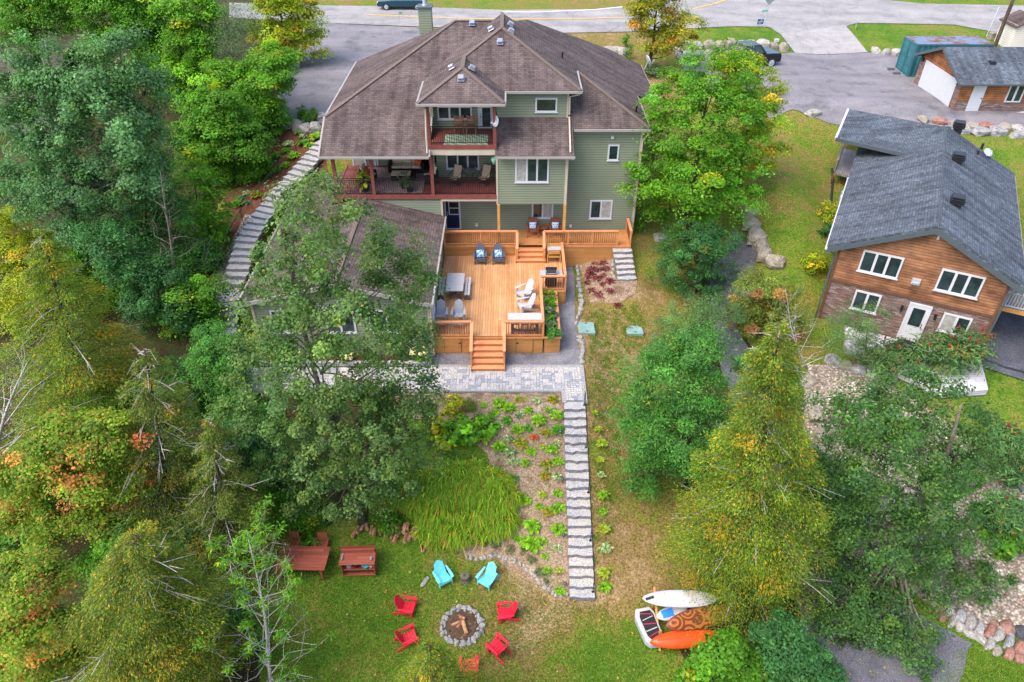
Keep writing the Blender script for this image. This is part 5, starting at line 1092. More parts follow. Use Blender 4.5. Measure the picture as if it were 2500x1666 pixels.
stone_row([(2290,1500),(2340,1525),(2385,1560),(2440,1590),(2500,1612)], 9, .5, ['stone','stone_pink','stone_tan'], 'boulder', 'mixed boulders at the foot of the pebble slope', '{0} smaller stone from the left beside the bottom right lawn', hz=.6)
rock('boulder', 'rounded pink granite boulder at the foot of the pebble slope', G(2458,1535), (.75,.6,.5), .4, 'stone_pink', None, 3); rock('boulder', 'rounded dark grey boulder at the right edge beside the pink one', G(2492,1548), (.6,.6,.5), .2, 'stone_dark', None, 1)
rock('rock', 'pale pointed rock lying on the lawn left of the left turquoise chair', G(1036,1422), (.22,.55,.16), -.45, 'stone', None, 2); rock('boulder', 'pale boulder lying at the parking edge above the neighbour lawn', G(1983,279), (1.3,.7,.5), .1, 'stone', None, 2)
rock('boulder', 'pale flat boulder under the right maple beside the dark shrub', G(1612,583), (1.0,.6,.35), .1, 'stone', None, 4); rock('boulder', 'tan boulder in the mulch beside the side stair handrail', G(673,473), (1.0,.7,.4), .5, 'stone_tan', None, 4)
# fire pit
fp = empty('fire_pit', pit, 0, 'round stone fire pit full of ash with a ring of grey rocks', 'fire pit')
r = random.Random(5); k = 21
for i in range(k):
    a = 2*math.pi*i/k; R = .83*r.uniform(.96,1.05); p = (pit[0]+R*math.cos(a), pit[1]+R*math.sin(a)); rock('stone', None, (p[0],p[1],h(*p)), (.27*r.uniform(.85,1.2), .2*r.uniform(.85,1.25), .22*r.uniform(.8,1.2)), a+math.pi/2, 'stone_grey' if i % 3 else 'stone', None, r.randrange(40), parent=fp, sink=.25)
for i in range(15):
    a = 2*math.pi*(i+.5)/15; R = .70; p = (pit[0]+R*math.cos(a), pit[1]+R*math.sin(a)); rock('stone', None, (p[0],p[1],h(*p)), (.2*r.uniform(.7,1.2), .13, .16), a+math.pi/2, 'stone_grey', None, r.randrange(40), parent=fp, sink=.25)
mb = MB(); mb.lathe([(.72,.02),(.55,.06),(.3,.1),(.05,.12)],24,0,pit); mb.build('ash_bed', mixed('ash_and_char', [lin(52,40,32), lin(96,74,56), lin(70,56,46), lin(120,100,84)], (6, 40), .95, .8, .03), fp, world=True)
def log(label, p0, p1, rad, group, name='log', seed=0):
    r = random.Random(seed); p0, p1 = Vector([float(q) for q in p0]), Vector([float(q) for q in p1]); mb = MB(); d = (p1-p0).normalized(); u = Vector((0,0,1)) if abs(d.z) < .9 else Vector((1,0,0)); x = d.cross(u).normalized(); y = x.cross(d); n = 7
    A = [(math.cos(6.283*k/n), math.sin(6.283*k/n)) for k in range(n)]; cut = r.random() < .6; S = [rad*(r.uniform(.85,1.1)) for _ in range(n)]
    if cut: S[0] *= .35; S[1] *= .5
    vs = [q + (x*a[0]+y*a[1])*s for q in (p0, p1) for a, s in zip(A, S)]; mb.add(vs, [tuple(range(n-1,-1,-1)), tuple(range(n,2*n))]+[(k,(k+1)%n,(k+1)%n+n,k+n) for k in range(n)]); o = mb.build(name, MT['log']); return tag(o, label, 'log', group)
for i, (a, b, lab) in enumerate((((-.1,.28,.2),(.12,.16,.24),'short charred log at the top of the fire pit heap'),((-.42,-.1,.17),(.0,.08,.2),'brown split log lying to the left in the fire pit'),((.02,.1,.22),(.22,-.45,.18),'long brown split log pointing at the near rim of the fire pit'),((-.18,-.2,.16),(.0,.0,.22),'small split log between the two long ones in the fire pit'))):
    log(lab, np.array(pit)+a, np.array(pit)+b, .075, 'logs in the fire pit', seed=i)
# firewood heaps
r = random.Random(8)
for i in range(17):
    px = 868 + i*10.2 + r.uniform(-3,3); py = 1296 + (i*1.2 if i < 6 else 8) + r.uniform(-10,10); p = G(px, py); a = r.uniform(1.2,1.9); L = r.uniform(.36,.5); z = r.uniform(.08,.34)
    d = np.array([math.cos(a)*L/2, math.sin(a)*L/2, r.uniform(-.06,.06)]); log(f'split firewood log, {ORD[i]} from the left in the heap under the poplar', p+[0,0,z]-d, p+[0,0,z]+d, r.uniform(.06,.1), 'firewood heap under the poplar', 'firewood_log', i+20)
r = random.Random(9)
for i, (px, py) in enumerate(((960,1310),(975,1306),(990,1302),(1000,1316),(1012,1309),(1022,1304),(1034,1312),(968,1322),(992,1325))):
    p = G(px, py); d = np.array([.03, .24, .02]); log(f'pale split firewood log, {ORD[i]} from the left beside the daylilies', p+[0,0,.16+.1*(i%3)]-d, p+[0,0,.16+.1*(i%3)]+d, .1, 'firewood heap beside the daylilies', 'firewood_log', i+50)
for a, b, lab in (((1035,1352),(1042,1330),'thin log standing on the lawn edge, right one of the pair'),((1032,1352),(1029,1336),'short log on the lawn edge, left one of the pair')): log(lab, G(*a)+[0,0,.1], G(*b)+[0,0,.12], .06, 'two stray logs by the daylilies', seed=3)
p = G(1136,1418); t = empty('tree_stump', p, 0, 'grey weathered tree stump between the two turquoise chairs', 'stump'); mb = MB(); mb.lathe([(.24,0),(.2,.2),(.21,.38),(.19,.4)],11); mb.build('stump', MT['bark'], t); mb = MB(); mb.cyl((-.02,.0,.4),(-.02,0,.412),.05,n=8); mb.build('hollow', MT['bark_dark'], t)
# ------------------------------------------------------------------ lawn furniture and shed
p = G(740,1392); tz = p[2]; tb = empty('lawn_table', (atZ(738,1362,tz+.75)[0], atZ(738,1362,tz+.75)[1], tz), -.03, 'large dark red plank table on the lawn beside the small red cabinet', 'table')
mb = MB(); mb.box(-1.1,1.1,-.6,.6,.71,.75); mb.build('tabletop', MT['redboards'], tb)
for x in (-.9,.9):
    for y in (-.5,.5): mb = MB(); mb.box(x-.05,x+.05,y-.05,y+.05,0,.71); mb.build('leg', MT['redwood'], tb)
tbl = tb.location
for dx, lab in ((-.62,'dark red slatted chair behind the lawn table, nearer the woods'),(.62,'dark red slatted chair behind the lawn table, nearer the red cabinet')): armchair('redwood', lab, 'red chairs behind the lawn table', (tbl.x+dx, tbl.y+.86, h(tbl.x+dx, tbl.y+.86)), 0, 'low_chair').scale = (.8,.8,.85)
sp = G(880,1393); sh = empty('garden_cabinet', sp, .03, 'low red wooden cabinet with an open shelf and sloped lid on the lawn', 'cabinet')
mb = MB(); mb.box(-.72,-.68,-.3,.45,0,.95); mb.box(.68,.72,-.3,.45,0,.95); mb.box(-.68,.68,.4,.44,0,.95); mb.box(-.68,.68,-.3,.4,.02,.07); mb.box(-.68,.68,-.28,.4,.4,.44); mb.build('carcass', MT['redwood'], sh)
mb = MB(); mb.slab([(-.76,-.36,.93),(.76,-.36,.93),(.76,.2,1.0),(-.76,.2,1.0)], .04); mb.build('top', MT['redboards'], sh)
mb = MB(); mb.slab([(-.74,.22,1.22),(.74,.22,1.22),(.74,.56,1.02),(-.74,.56,1.02)], .04); mb.box(-.72,.72,.2,.24,1.0,1.2); mb.build('lid', MT['redboards'], sh)
for dx, dy, s, lab in ((-.66,-.12,(.09,.16,.07),'nearer grey brick at the left end of the red cabinet top'),(-.66,.06,(.09,.16,.07),'farther grey brick at the left end of the red cabinet top'),(.6,-.1,(.11,.17,.07),'grey brick at the right end of the red cabinet top')): rock('brick', lab, (sp[0]+dx, sp[1]+dy, sp[2]+1.0), s, 0, 'stone_grey', 'bricks on the red cabinet', 2, sink=.1, cat='brick')
for x, c_, lab, R in ((-.42,(.3,.31,.36,1),'grey bucket on the cabinet shelf',.16),(-.08,(.02,.022,.03,1),'black bucket on the cabinet shelf',.14)):
    t = empty('bucket', (sp[0]+x, sp[1]-.1, sp[2]+.44), 0, lab, 'bucket'); mb = MB(); mb.lathe([(R*.75,0),(R,.3),(R*.9,.3),(R*.7,.05)],14); mb.build('body', simple('bucket_'+lab[:4], c_, .5), t, smooth=False); mb = MB(); mb.tube([(R*math.cos(q),0,.3+R*.5*math.sin(q)) for q in np.linspace(0,3.1416,9)],.008,4); mb.build('handle', MT['black'], t)
def cloth(label, p, s, c, seed):
    bm = bmesh.new(); bmesh.ops.create_icosphere(bm, subdivisions=3, radius=1)
    for v in bm.verts: v.co *= 1+.35*mnoise.noise(v.co*2.2+Vector((seed,0,0))); v.co.x *= s[0]; v.co.y *= s[1]; v.co.z *= s[2]
    me = bpy.data.meshes.new('cloth'); bm.to_mesh(me); bm.free(); me.materials.append(simple('cloth_'+label[:5], c, .9, .3, 12)); o = bpy.data.objects.new('tarp', me); COL.objects.link(o); o.location = p; tag(o, label, 'tarp')
cloth('teal folded tarp stuffed on the cabinet shelf', (sp[0]+.33,sp[1]-.14,sp[2]+.6), (.18,.15,.13), (.03,.42,.42,1), 3); cloth('orange cloth bundle beside the teal tarp in the cabinet', (sp[0]+.56,sp[1]-.12,sp[2]+.56), (.1,.13,.1), (.6,.28,.16,1), 8)
# septic lids
M_lid = simple('pale_teal_fibreglass', (.2,.31,.28,1), .6, .16, 5)
def lid(label, px, notch):
    p = G(*px); e = empty('tank_lid', (p[0],p[1],p[2]), .02, label, 'lid', 'teal tank lids on the lawn'); mb = MB(); P = [(-.46,-.5),(.46,-.5),(.46,.5),(-.46,.5)] if not notch else [(-.46,-.5),(.46,-.5),(.46,.05),(.3,.12),(.22,.42),(.1,.5),(-.46,.5)]
    mb.slab([(x,y,.07) for x,y in P], .3); mb.build('lid', M_lid, e, bevel=.02)
    for x in (-.2,.1) if notch else (-.22,.0,.22): mb = MB(); mb.box(x-.012,x+.012,-.44,.44 if x < .1 else .3,.07,.085); mb.build('rib', M_lid, e)
    for y in (-.36,.38): mb = MB(); mb.lathe([(.065,.075),(.07,.1),(.03,.11)],10,0,(.02,y,0)); mb.build('cap', simple('lid_cap', (.02,.22,.2,1), .5), e)
lid('square pale teal tank lid beside the gravel strip', (1431,802), False); lid('pale teal tank lid with a notched corner, out on the dry lawn', (1548,804), True)
# path lights
r = random.Random(3)
for i, (px, py, lab) in enumerate((( *r2(1727,640),'black globe path light beside the upper stairs at the green hosta'),(*r2(1752,1185),'black globe path light beside the pale variegated hosta'),(*r3(1820,500),'black globe path light beside the middle of the stone stairs'),(*r3(1835,1010),'black globe path light at the foot of the stone stairs'))):
    p = G(px, py); e = empty('path_light', p, 0, lab, 'garden light', 'globe path lights along the stairs'); mb = MB(); mb.cyl((0,0,0),(0,0,.28),.012,n=6); mb.build('stake', MT['black'], e); bm = bmesh.new(); bmesh.ops.create_icosphere(bm, subdivisions=2, radius=.085); me = bpy.data.meshes.new('globe'); bm.to_mesh(me); bm.free(); me.materials.append(simple('globe_'+str(i), (.05,.05,.09,1), .15, .1, 3, spec=.6)); o = bpy.data.objects.new('globe', me); COL.objects.link(o); o.parent = e; o.location = (0,0,.32)

# ------------------------------------------------------------------ plants of the beds
def hosta_mesh(seed, pal, n=26, R=.42, hgt=.26, wid=.13):
    nr = np.random.default_rng(seed); V = []; Fc = []; Cc = []
    for i in range(n):
        a = i*2.39996+nr.normal()*.25; t = (i/n)**.7; L = R*(.5+.55*t)*nr.uniform(.85,1.15); up = hgt*(1.15-t*.75)*nr.uniform(.85,1.15); d = np.array([math.cos(a), math.sin(a), 0]); s = np.array([-d[1], d[0], 0]); w = wid*nr.uniform(.8,1.2)
        pr = [(0,.0,.05),(.35,.75,.5),(.62,1.0,1.0),(.85,.95,.75),(1.0,.7,.05)]; b = len(V); c = np.array(pal[nr.integers(0,len(pal))])*np.exp(nr.normal()*.15)
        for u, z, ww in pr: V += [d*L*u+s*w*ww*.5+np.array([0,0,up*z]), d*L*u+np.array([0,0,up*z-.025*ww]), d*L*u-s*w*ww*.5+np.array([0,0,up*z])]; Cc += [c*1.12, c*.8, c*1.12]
        for k in range(len(pr)-1):
            for q in (0,1): Fc.append((b+3*k+q, b+3*k+q+1, b+3*k+q+4, b+3*k+q+3))
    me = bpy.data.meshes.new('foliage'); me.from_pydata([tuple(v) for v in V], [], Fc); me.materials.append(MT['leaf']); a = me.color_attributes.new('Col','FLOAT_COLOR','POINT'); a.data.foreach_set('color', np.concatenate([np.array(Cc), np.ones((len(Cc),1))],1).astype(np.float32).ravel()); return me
HP = {'bright':[(.22,.42,.02),(.27,.46,.024),(.16,.34,.02)], 'yellow':[(.34,.42,.03),(.42,.44,.05),(.26,.38,.03)], 'rust':[(.3,.3,.02),(.16,.32,.02),(.45,.24,.03)], 'varieg':[(.3,.4,.16),(.14,.28,.09),(.42,.48,.26)], 'blue':[(.08,.24,.09),(.11,.28,.12)], 'green':[(.08,.25,.016),(.1,.28,.02)], 'orange':[(.5,.14,.04),(.42,.1,.03)], 'plum':[(.10,.022,.03),(.16,.02,.04),(.32,.02,.07),(.07,.02,.025)]}
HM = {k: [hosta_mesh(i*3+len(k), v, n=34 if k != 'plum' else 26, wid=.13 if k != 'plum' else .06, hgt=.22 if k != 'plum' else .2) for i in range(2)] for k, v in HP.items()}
LOOK = {'bright':'bright green','yellow':'yellow green','rust':'rust spotted','varieg':'cream edged','blue':'blue green','green':'deep green','orange':'orange leaved','plum':'plum red'}
def plant(name, label, p, s, kind, i, group, cat='plant', hz=1.0):
    e = bpy.data.objects.new(name, HM[kind][i % 2]); COL.objects.link(e); e.location = Vector([float(q) for q in p]); s *= .78+.5*((i*37) % 11)/11; e.scale = (s, s, s*hz); e.rotation_euler = (0,0,i*1.7); return tag(e, label, cat, group)
HB = [(850,265,50,'bright'),(1035,245,62,'bright'),(1150,290,75,'bright'),(1255,210,38,'rust'),(1340,200,22,'yellow'),(1470,215,55,'varieg'),(1645,200,60,'rust'),(990,352,45,'bright'),(1265,365,60,'varieg'),(1370,325,55,'bright'),(1490,425,85,'bright'),(1595,318,48,'bright'),
 (1700,380,60,'bright'),(1120,440,52,'green'),(1035,500,55,'varieg'),(1240,540,72,'bright'),(1365,530,62,'green'),(1570,580,58,'rust'),(1700,545,62,'green'),(1435,635,52,'orange'),(840,630,75,'bright'),(1140,650,58,'varieg'),(1285,695,70,'rust'),(1040,735,80,'bright'),(1390,785,76,'bright'),
 (1525,745,42,'yellow'),(1635,770,58,'bright'),(1700,695,50,'varieg'),(1160,800,58,'varieg'),(1205,910,52,'varieg'),(1335,920,60,'bright'),(1570,940,60,'rust'),(1700,905,62,'bright'),(1555,1070,62,'rust'),(1700,1080,48,'varieg'),(1215,1095,65,'blue'),(1325,1350,75,'bright'),(1530,1295,42,'yellow'),
 (1705,1270,66,'bright'),(1485,1420,48,'bright'),(1595,1480,52,'rust'),(1715,1440,66,'bright')]
HB3 = [(1500,330,105,'bright'),(1350,470,70,'bright'),(1490,520,95,'bright'),(1600,500,60,'bright'),(1765,375,70,'bright'),(1760,580,52,'varieg'),(1628,660,55,'bright'),(1660,812,46,'bright'),(1778,808,46,'yellow'),(1782,1022,55,'bright')]
for i, (x, y, s, k) in enumerate(HB): HB[i] = (*r2(x, y), s*.2125*1.12, k)
HB += [(*r3(x, y), s*.23375*1.02, k) for x, y, s, k in HB3]
def steprow(p):
    j = int(np.argmin([abs(q[0][1]-p[1]) for q in st_c])); return 20-j      # counted from the top
rows = {}
for i, (px, py, s, k) in enumerate(HB): p = G(px, py+s*.4); rows.setdefault((steprow(p), k), []).append((p[0], p, s, k, px, py))
i = 0
for (j, k), L in sorted(rows.items()):
    L.sort(key=lambda q: -q[0])
    for n_, (x, p, s, k, px, py) in enumerate(L):
        where = f'level with the {ORD[j]} stone step from the top' if len(L) == 1 else f'{ORD[n_]} from the stairs level with the {ORD[j]} step from the top'
        sc = s*1.25/(F/ (p[1]*cT-(p[2]-CZ)*sT))/.42; plant('hosta', f'{LOOK[k]} hosta, {where}', p, sc, k, i, 'hostas in the sloping bed left of the stone stairs'); i += 1
for n_, (px, py, s, k) in enumerate(((1452,1005,9,'yellow'),(1461,1045,9,'yellow'),(1468,1080,11,'yellow'),(1464,1120,11,'yellow'),(1467,1157,9,'varieg'),(1473,1206,10,'bright'),(1472,1247,11,'bright'),(1473,1290,12,'yellow'),(1478,1337,11,'varieg'),(1476,1396,15,'yellow'),(1476,1432,13,'bright'))):
    p = G(px, py+4); plant('hosta', f'{LOOK[k]} hosta, {ORD[n_]} from the top in the row right of the stone stairs', p, s*1.45/(F/(p[1]*cT-(p[2]-CZ)*sT))/.42, k, n_, 'hostas in the row right of the stone stairs')
for n_, (px, py) in enumerate(((1441,630),(1458,628),(1478,626),(1453,645),(1472,645),(1445,662),(1463,661),(1480,659),(1441,676),(1473,675),(1460,683),(1435,692),(1472,697),(1488,690),(1444,711),(1489,712),(1463,722),(1508,748))):
    p = G(px, py); plant('coral_bells', f'plum red leafy plant, {ORD[n_]} from the top of the bed by the short grey steps', p, .8+.25*((n_*7)%3)/3, 'plum', n_, 'plum red plants beside the deck')
for n_, (px, py, s, k) in enumerate(((729,325,12,'bright'),(743,333,10,'varieg'),(706,352,11,'varieg'),(742,350,17,'green'),(760,357,13,'bright'),(776,336,14,'bright'),(700,368,12,'green'),(718,382,15,'bright'),(699,404,10,'bright'),(678,380,14,'green'),(650,402,18,'varieg'),(634,420,16,'varieg'),(622,412,12,'bright'),(678,416,10,'green'),(656,430,9,'green'),(628,476,14,'rust'),(604,472,9,'varieg'),(590,482,10,'blue'),(606,494,8,'blue'),(580,498,11,'green'),(664,388,9,'green'))):
    p = G(px, py+3); plant('shade_plant', f'{LOOK[k]} leafy plant, {ORD[n_]} from the top of the mulch bed beside the side stairs', p, s*1.45/(F/(p[1]*cT-(p[2]-CZ)*sT))/.42, k, n_, 'leafy plants in the red mulch bed')
nr = np.random.default_rng(5)
def bush(name, label, px, R, pal, leaf=.09, hz=.8, n=40, per=40, cr=.16, seed=1, group=None, cat='shrub', base=None, flat=.8, up=.7, asp=.6):
    p = G(*px) if base is None else np.array(base, float); me, C = crown('foliage', [(np.array([0,0,R*hz*.8]), (R,R,R*hz))], pal, leaf, n, per, cr, flat, seed, up, asp); e = empty(name, p, 0, label, cat, group); o = bpy.data.objects.new('foliage', me); COL.objects.link(o); o.parent = e
    mb = MB(); q = np.random.default_rng(seed)
    for i in range(5): c = C[q.integers(len(C))]; mb.tube([(0,0,-.05),tuple(np.array(c)*.5+[0,0,.03]),tuple(c)], [.02,.014,.005], 4)
    mb.build('stem', MT['bark_dark'], e); return e
for i, (x, y) in enumerate(((1125,572),(1270,612),(1397,618),(1490,722),(1562,840),(1660,925))): bush('lavender', f'grey green lavender tuft, {ORD[i]} from the daylilies along the bed edging', r3(x, y+15), .2, 'greyish', .06, .9, 16, 22, .09, i, 'lavender tufts along the bed edging', cat='plant', up=1.5, asp=.3)
bush('hosta_clump', 'large deep mound of bright green hostas beside the poplar', (1128,1062), .85, 'maple', .24, .55, 46, 16, .22, 3, cat='plant', asp=.75); bush('hosta_clump', 'second bright green hosta mound right of the large one', (1180,1045), .6, 'maple', .22, .5, 30, 16, .2, 4, cat='plant', asp=.75)
bush('hosta_clump', 'yellow leaved hosta mound beside the poplar foliage', (1075,1040), .6, 'maple_yellow', .2, .5, 30, 16, .2, 5, cat='plant', asp=.6); bush('hosta_clump', 'yellow green hosta mound under the poplar edge near the mown patch', (1085,1085), .55, 'maple_yellow', .2, .5, 26, 16, .2, 6, cat='plant')
bush('globe_cedar', 'small rounded olive green cedar at the upper left of the hosta bed', (1153,1003), .42, 'cedar_green', .06, 1.0, 60, 50, .13, 7, up=.3, asp=.3); bush('shrub', 'yellow tipped shrub below the patio edge beside the poplar', (1110,1000), .5, 'maple_yellow', .14, .8, 30, 22, .2, 8)
# daylily mass
def blades(name, outline, n, pal, L=(.5,.95), w=.022, seed=1, label=None, cat=None, tufts=150, kind_dome=False):
    nr = np.random.default_rng(seed); P = np.array([G(*q)[:2] for q in outline]); lo, hi = P.min(0), P.max(0); pts = []
    def inside(X):
        c = np.zeros(len(X), bool); j = len(P)-1
        for i in range(len(P)):
            xi, yi = P[i]; xj, yj = P[j]; t = ((yi > X[:,1]) != (yj > X[:,1])) & (X[:,0] < (xj-xi)*(X[:,1]-yi)/((yj-yi)+1e-12)+xi); c ^= t; j = i
        return c
    X = lo+(hi-lo)*nr.random((tufts*4,2)); X = X[inside(X)]; tw = X[:tufts]; idx = nr.integers(0, len(tw), n); B = tw[idx]+nr.normal(size=(n,2))*.09; z = H(B[:,0], B[:,1]); z = z + (.5*np.clip(1-(((B-P.mean(0))/((hi-lo)/2))**2).sum(1), 0, 1) if kind_dome else 0); a = nr.random(n)*6.283; l = L[0]+(L[1]-L[0])*nr.random(n); d = np.stack([np.cos(a), np.sin(a)],1); s = np.stack([-np.sin(a), np.cos(a)],1)
    prof = [(0,0,.7),(.22,.55,1),(.55,.78,.85),(1.0,.42,.1)]; V = np.zeros((n,8,3))
    for k, (u, zz, ww) in enumerate(prof):
        for q, sg in ((0,1),(1,-1)): V[:,2*k+q,:2] = B+d*(l*u*.75)[:,None]+s*(w*ww*sg); V[:,2*k+q,2] = z+l*zz*.9
    col = pick(nr, pal, n)*np.exp(nr.normal(size=n)*.2)[:,None]; Cc = np.repeat(col, 8, 0); Fc = np.stack([np.array([[0,1,3,2],[2,3,5,4],[4,5,7,6]])+8*0]*1)[0]; fi = (np.arange(n)[:,None,None]*8+Fc[None]).reshape(-1,4)
    me = bpy.data.meshes.new(name); me.vertices.add(n*8); me.vertices.foreach_set('co', V.astype(np.float32).ravel()); me.loops.add(fi.size); me.loops.foreach_set('vertex_index', fi.astype(np.int32).ravel()); me.polygons.add(len(fi)); me.polygons.foreach_set('loop_start', np.arange(0,fi.size,4,dtype=np.int32)); me.polygons.foreach_set('loop_total', np.full(len(fi),4,np.int32)); at = me.color_attributes.new('Col','FLOAT_COLOR','POINT'); at.data.foreach_set('color', np.concatenate([Cc,np.ones((n*8,1))],1).astype(np.float32).ravel()); me.update(calc_edges=True); me.materials.append(MT['leaf']); o = bpy.data.objects.new(name, me); COL.objects.link(o); return tag(o, label, cat, None, 'stuff')
PAL['lily'] = ([(.17,.31,.015),(.12,.24,.014),(.23,.36,.02)], [(.38,.28,.04),(.42,.2,.03)], .1); PAL['lawn'] = ([(.09,.2,.015),(.12,.22,.02),(.16,.24,.02)], [(.3,.28,.08)], .1)
blades('daylilies', [(975,1165),(1040,1150),(1180,1150),(1240,1190),(1265,1255),(1255,1290),(1185,1325),(1120,1352),(1060,1345),(1010,1290),(960,1230)], 24000, 'lily', (.42,.85), .022, 3, 'dense mass of arching green daylily leaves above the turquoise chairs', 'daylilies', kind_dome=True)
blades('lawn_tufts', [(640,1440),(720,1400),(900,1395),(1030,1375),(1110,1365),(1215,1375),(1300,1440),(1340,1470),(1470,1480),(1560,1540),(1600,1700),(640,1700)], 30000, 'lawn', (.04,.10), .008, 4, tufts=9000)
blades('lawn_tufts', [(2345,1585),(2400,1590),(2540,1660),(2540,1720),(2260,1720)], 7000, 'lawn', (.04,.10), .008, 5, tufts=4000)
blades('lawn_weeds', [(1430,760),(1560,740),(1600,880),(1520,1000),(1500,1300),(1440,1420),(1440,960)], 9000, 'lawn', (.05,.13), .012, 6, tufts=420)
blades('bed_weeds', [(1010,970),(1370,970),(1385,1300),(1380,1440),(1300,1400),(1270,1280),(1200,1120)], 3500, 'lawn', (.04,.10), .012, 7, tufts=160)
def litter(name, outline, n, seed):
    nr = np.random.default_rng(seed); P = np.array([G(*q)[:2] for q in outline]); lo, hi = P.min(0), P.max(0); X = lo+(hi-lo)*nr.random((n*3,2)); c = np.zeros(len(X), bool); j = len(P)-1
    for i in range(len(P)):
        xi, yi = P[i]; xj, yj = P[j]; c ^= ((yi > X[:,1]) != (yj > X[:,1])) & (X[:,0] < (xj-xi)*(X[:,1]-yi)/((yj-yi)+1e-12)+xi); j = i
    X = X[c][:n]; C = np.column_stack([X, H(X[:,0], X[:,1])+.075]); m = len(C); N = np.array([0,0,1.])+nr.normal(size=(m,3))*.2; N /= np.linalg.norm(N, axis=1)[:, None]
    V, K = leafmesh(name, C, N, .07+.07*nr.random(m), np.array([(.45,.2,.05),(.4,.28,.06),(.25,.13,.06),(.35,.3,.1)])[nr.integers(0,4,m)], nr, .7); o = bpy.data.objects.new(name, mesh_from(name, V, K, MT['leaf'])); COL.objects.link(o); tag(o, kind='stuff')
litter('fallen_leaves', [(1740,640),(1790,570),(1850,620),(1830,760),(1740,800)], 160, 1); litter('fallen_leaves', [(1420,760),(1560,740),(1600,880),(1520,1000),(1500,1400),(1440,1440)], 150, 2); litter('fallen_leaves', [(1800,330),(1930,330),(1900,640),(1830,500)], 160, 3); litter('fallen_leaves', [(650,1440),(1110,1380),(1450,1480),(1560,1560),(1560,1660),(650,1660)], 140, 4); litter('fallen_leaves', [(1960,1400),(2200,1500),(2330,1600),(2300,1660),(1980,1660)], 90, 5)
# planter vegetables, hydrangeas, pots
for x, y, R, pal, lf, lab, s in ((2.05,33.2,.45,'maple','.1','tall yellow green vegetable plant at the far end of the deck planter',1),(2.1,32.4,.4,'maple','.12','lime green bushy vegetable in the deck planter',2),(2.05,31.5,.42,'greyish','.2','broad blue green cabbage leaves in the middle of the deck planter',3),(1.95,30.9,.36,'maple','.12','lime herb between the two cabbages in the deck planter',4),(2.1,30.45,.38,'greyish','.18','blue green cabbage nearer the front of the deck planter',5),(2.15,29.85,.36,'ash','.14','trailing green plant spilling over the front of the planter',6)):
    bush('vegetable_plant', lab, None, R, pal, float(lf), .9, 24, 24, .18, s, 'vegetables in the deck planter', 'plant', (x,y,4.6))
nr = np.random.default_rng(9)
def hydrangea(label, p, R, seed):
    e = bush('hydrangea', label, None, R, 'forest', .12, .8, 26, 22, .18, seed, 'hydrangeas along the extension', 'shrub', p); q = np.random.default_rng(seed+3)
    for i in range(13):
        a = q.random()*6.28; rr = R*(.35+.6*q.random()); c = (rr*math.cos(a), rr*math.sin(a)-.1, R*(.85+.5*q.random())); bm = bmesh.new(); bmesh.ops.create_icosphere(bm, subdivisions=2, radius=.13*R/.5)
        for v in bm.verts: v.co *= 1+.25*mnoise.noise(v.co*18+Vector((i,0,0))); v.co.z *= .8
        me = bpy.data.meshes.new('flower_head'); bm.to_mesh(me); bm.free(); me.materials.append(MT['hyd']); o = bpy.data.objects.new('flower_head', me); COL.objects.link(o); o.parent = e; o.location = c
MT['hyd'] = simple('cream_florets', (.52,.46,.2,1), .9, .3, 25, bump=.4)
hydrangea('cream flowered hydrangea at the right corner of the extension bed', (-4.75,29.0,3.8), .5, 1); hydrangea('cream flowered hydrangea in the extension bed behind the poplar trunk', (-8.6,29.0,3.8), .48, 2); hydrangea('cream hydrangea at the left end of the extension bed', (-11.3,29.0,3.8), .42, 3)
kb = MB(); kb.box(-13.0,-4.15,28.6,28.78,3.7,3.95); kb.box(-4.33,-4.15,28.78,29.4,3.7,3.95); tag(kb.build('planting_kerb', MT['step_top']), 'low white stone kerb of the planting bed along the extension wall', 'kerb')
mb = MB(); mb.box(-13.0,-4.33,28.78,29.4,3.7,3.86); tag(mb.build('planting_soil', M_mulch), kind='structure')
def pot(label, p, R, hh, pal, leaf, seed, asp=.3):
    e = empty('potted_plant', p, 0, label, 'plant', 'potted plants on the porch'); mb = MB(); mb.lathe([(R*.75,0),(R,hh),(R*.85,hh),(R*.8,hh-.05)],14); mb.build('pot', MT['soilpot'], e); me, C = crown('foliage', [(np.array([0,0,hh+R*1.1]),(R*1.5,R*1.5,R*1.5))], pal, leaf, 22, 20, R*.5, .8, seed, .7, asp); o = bpy.data.objects.new('foliage', me); COL.objects.link(o); o.parent = e
p = atZ(892,466,ZM); pot('tall yellow green fern in a black pot at the porch railing', (p[0],38.6,ZM), .3, .42, 'maple_yellow', .2, 3); p = atZ(988,455,ZM); pot('blue green potted plant by the porch railing, left of two', (p[0],39.0,ZM), .24, .4, 'greyish', .12, 4); p = atZ(1000,472,ZM); pot('small dark potted plant at the porch railing, nearest the rail', (p[0],38.5,ZM), .2, .25, 'greyish', .12, 5)
for i, (px, py, lab) in enumerate(((741,286,'left feather reed grass clump under the driveway boulders'),(752,298,'middle feather reed grass clump under the driveway boulders'),(768,290,'feather reed grass clump nearest the brown roof edge'),(1527,108,'tall ornamental grass behind the house, nearest the road'),(1533,138,'lower ornamental grass behind the house beside the white stones'))): bush('ornamental_grass', lab, (px, py+6), .3, 'forest', .35, 1.9, 16, 22, .18, i+11, 'tall ornamental grasses', 'plant', up=.2, asp=.1)
rock('boulder', 'long white stone block beside the ornamental grasses behind the house', G(1490,128), (3.0,.7,.55), 0, 'stone', None, 1, sink=.05); rock('boulder', 'crumbled white stone at the end of the long block', G(1520,135), (1.0,.8,.7), .3, 'stone', None, 3, sink=.05)
bush('shrub', 'grey green round shrub under the right end of the brown roof', (1592,186), .8, 'greyish', .14, .7, 40, 30, .28, 21)

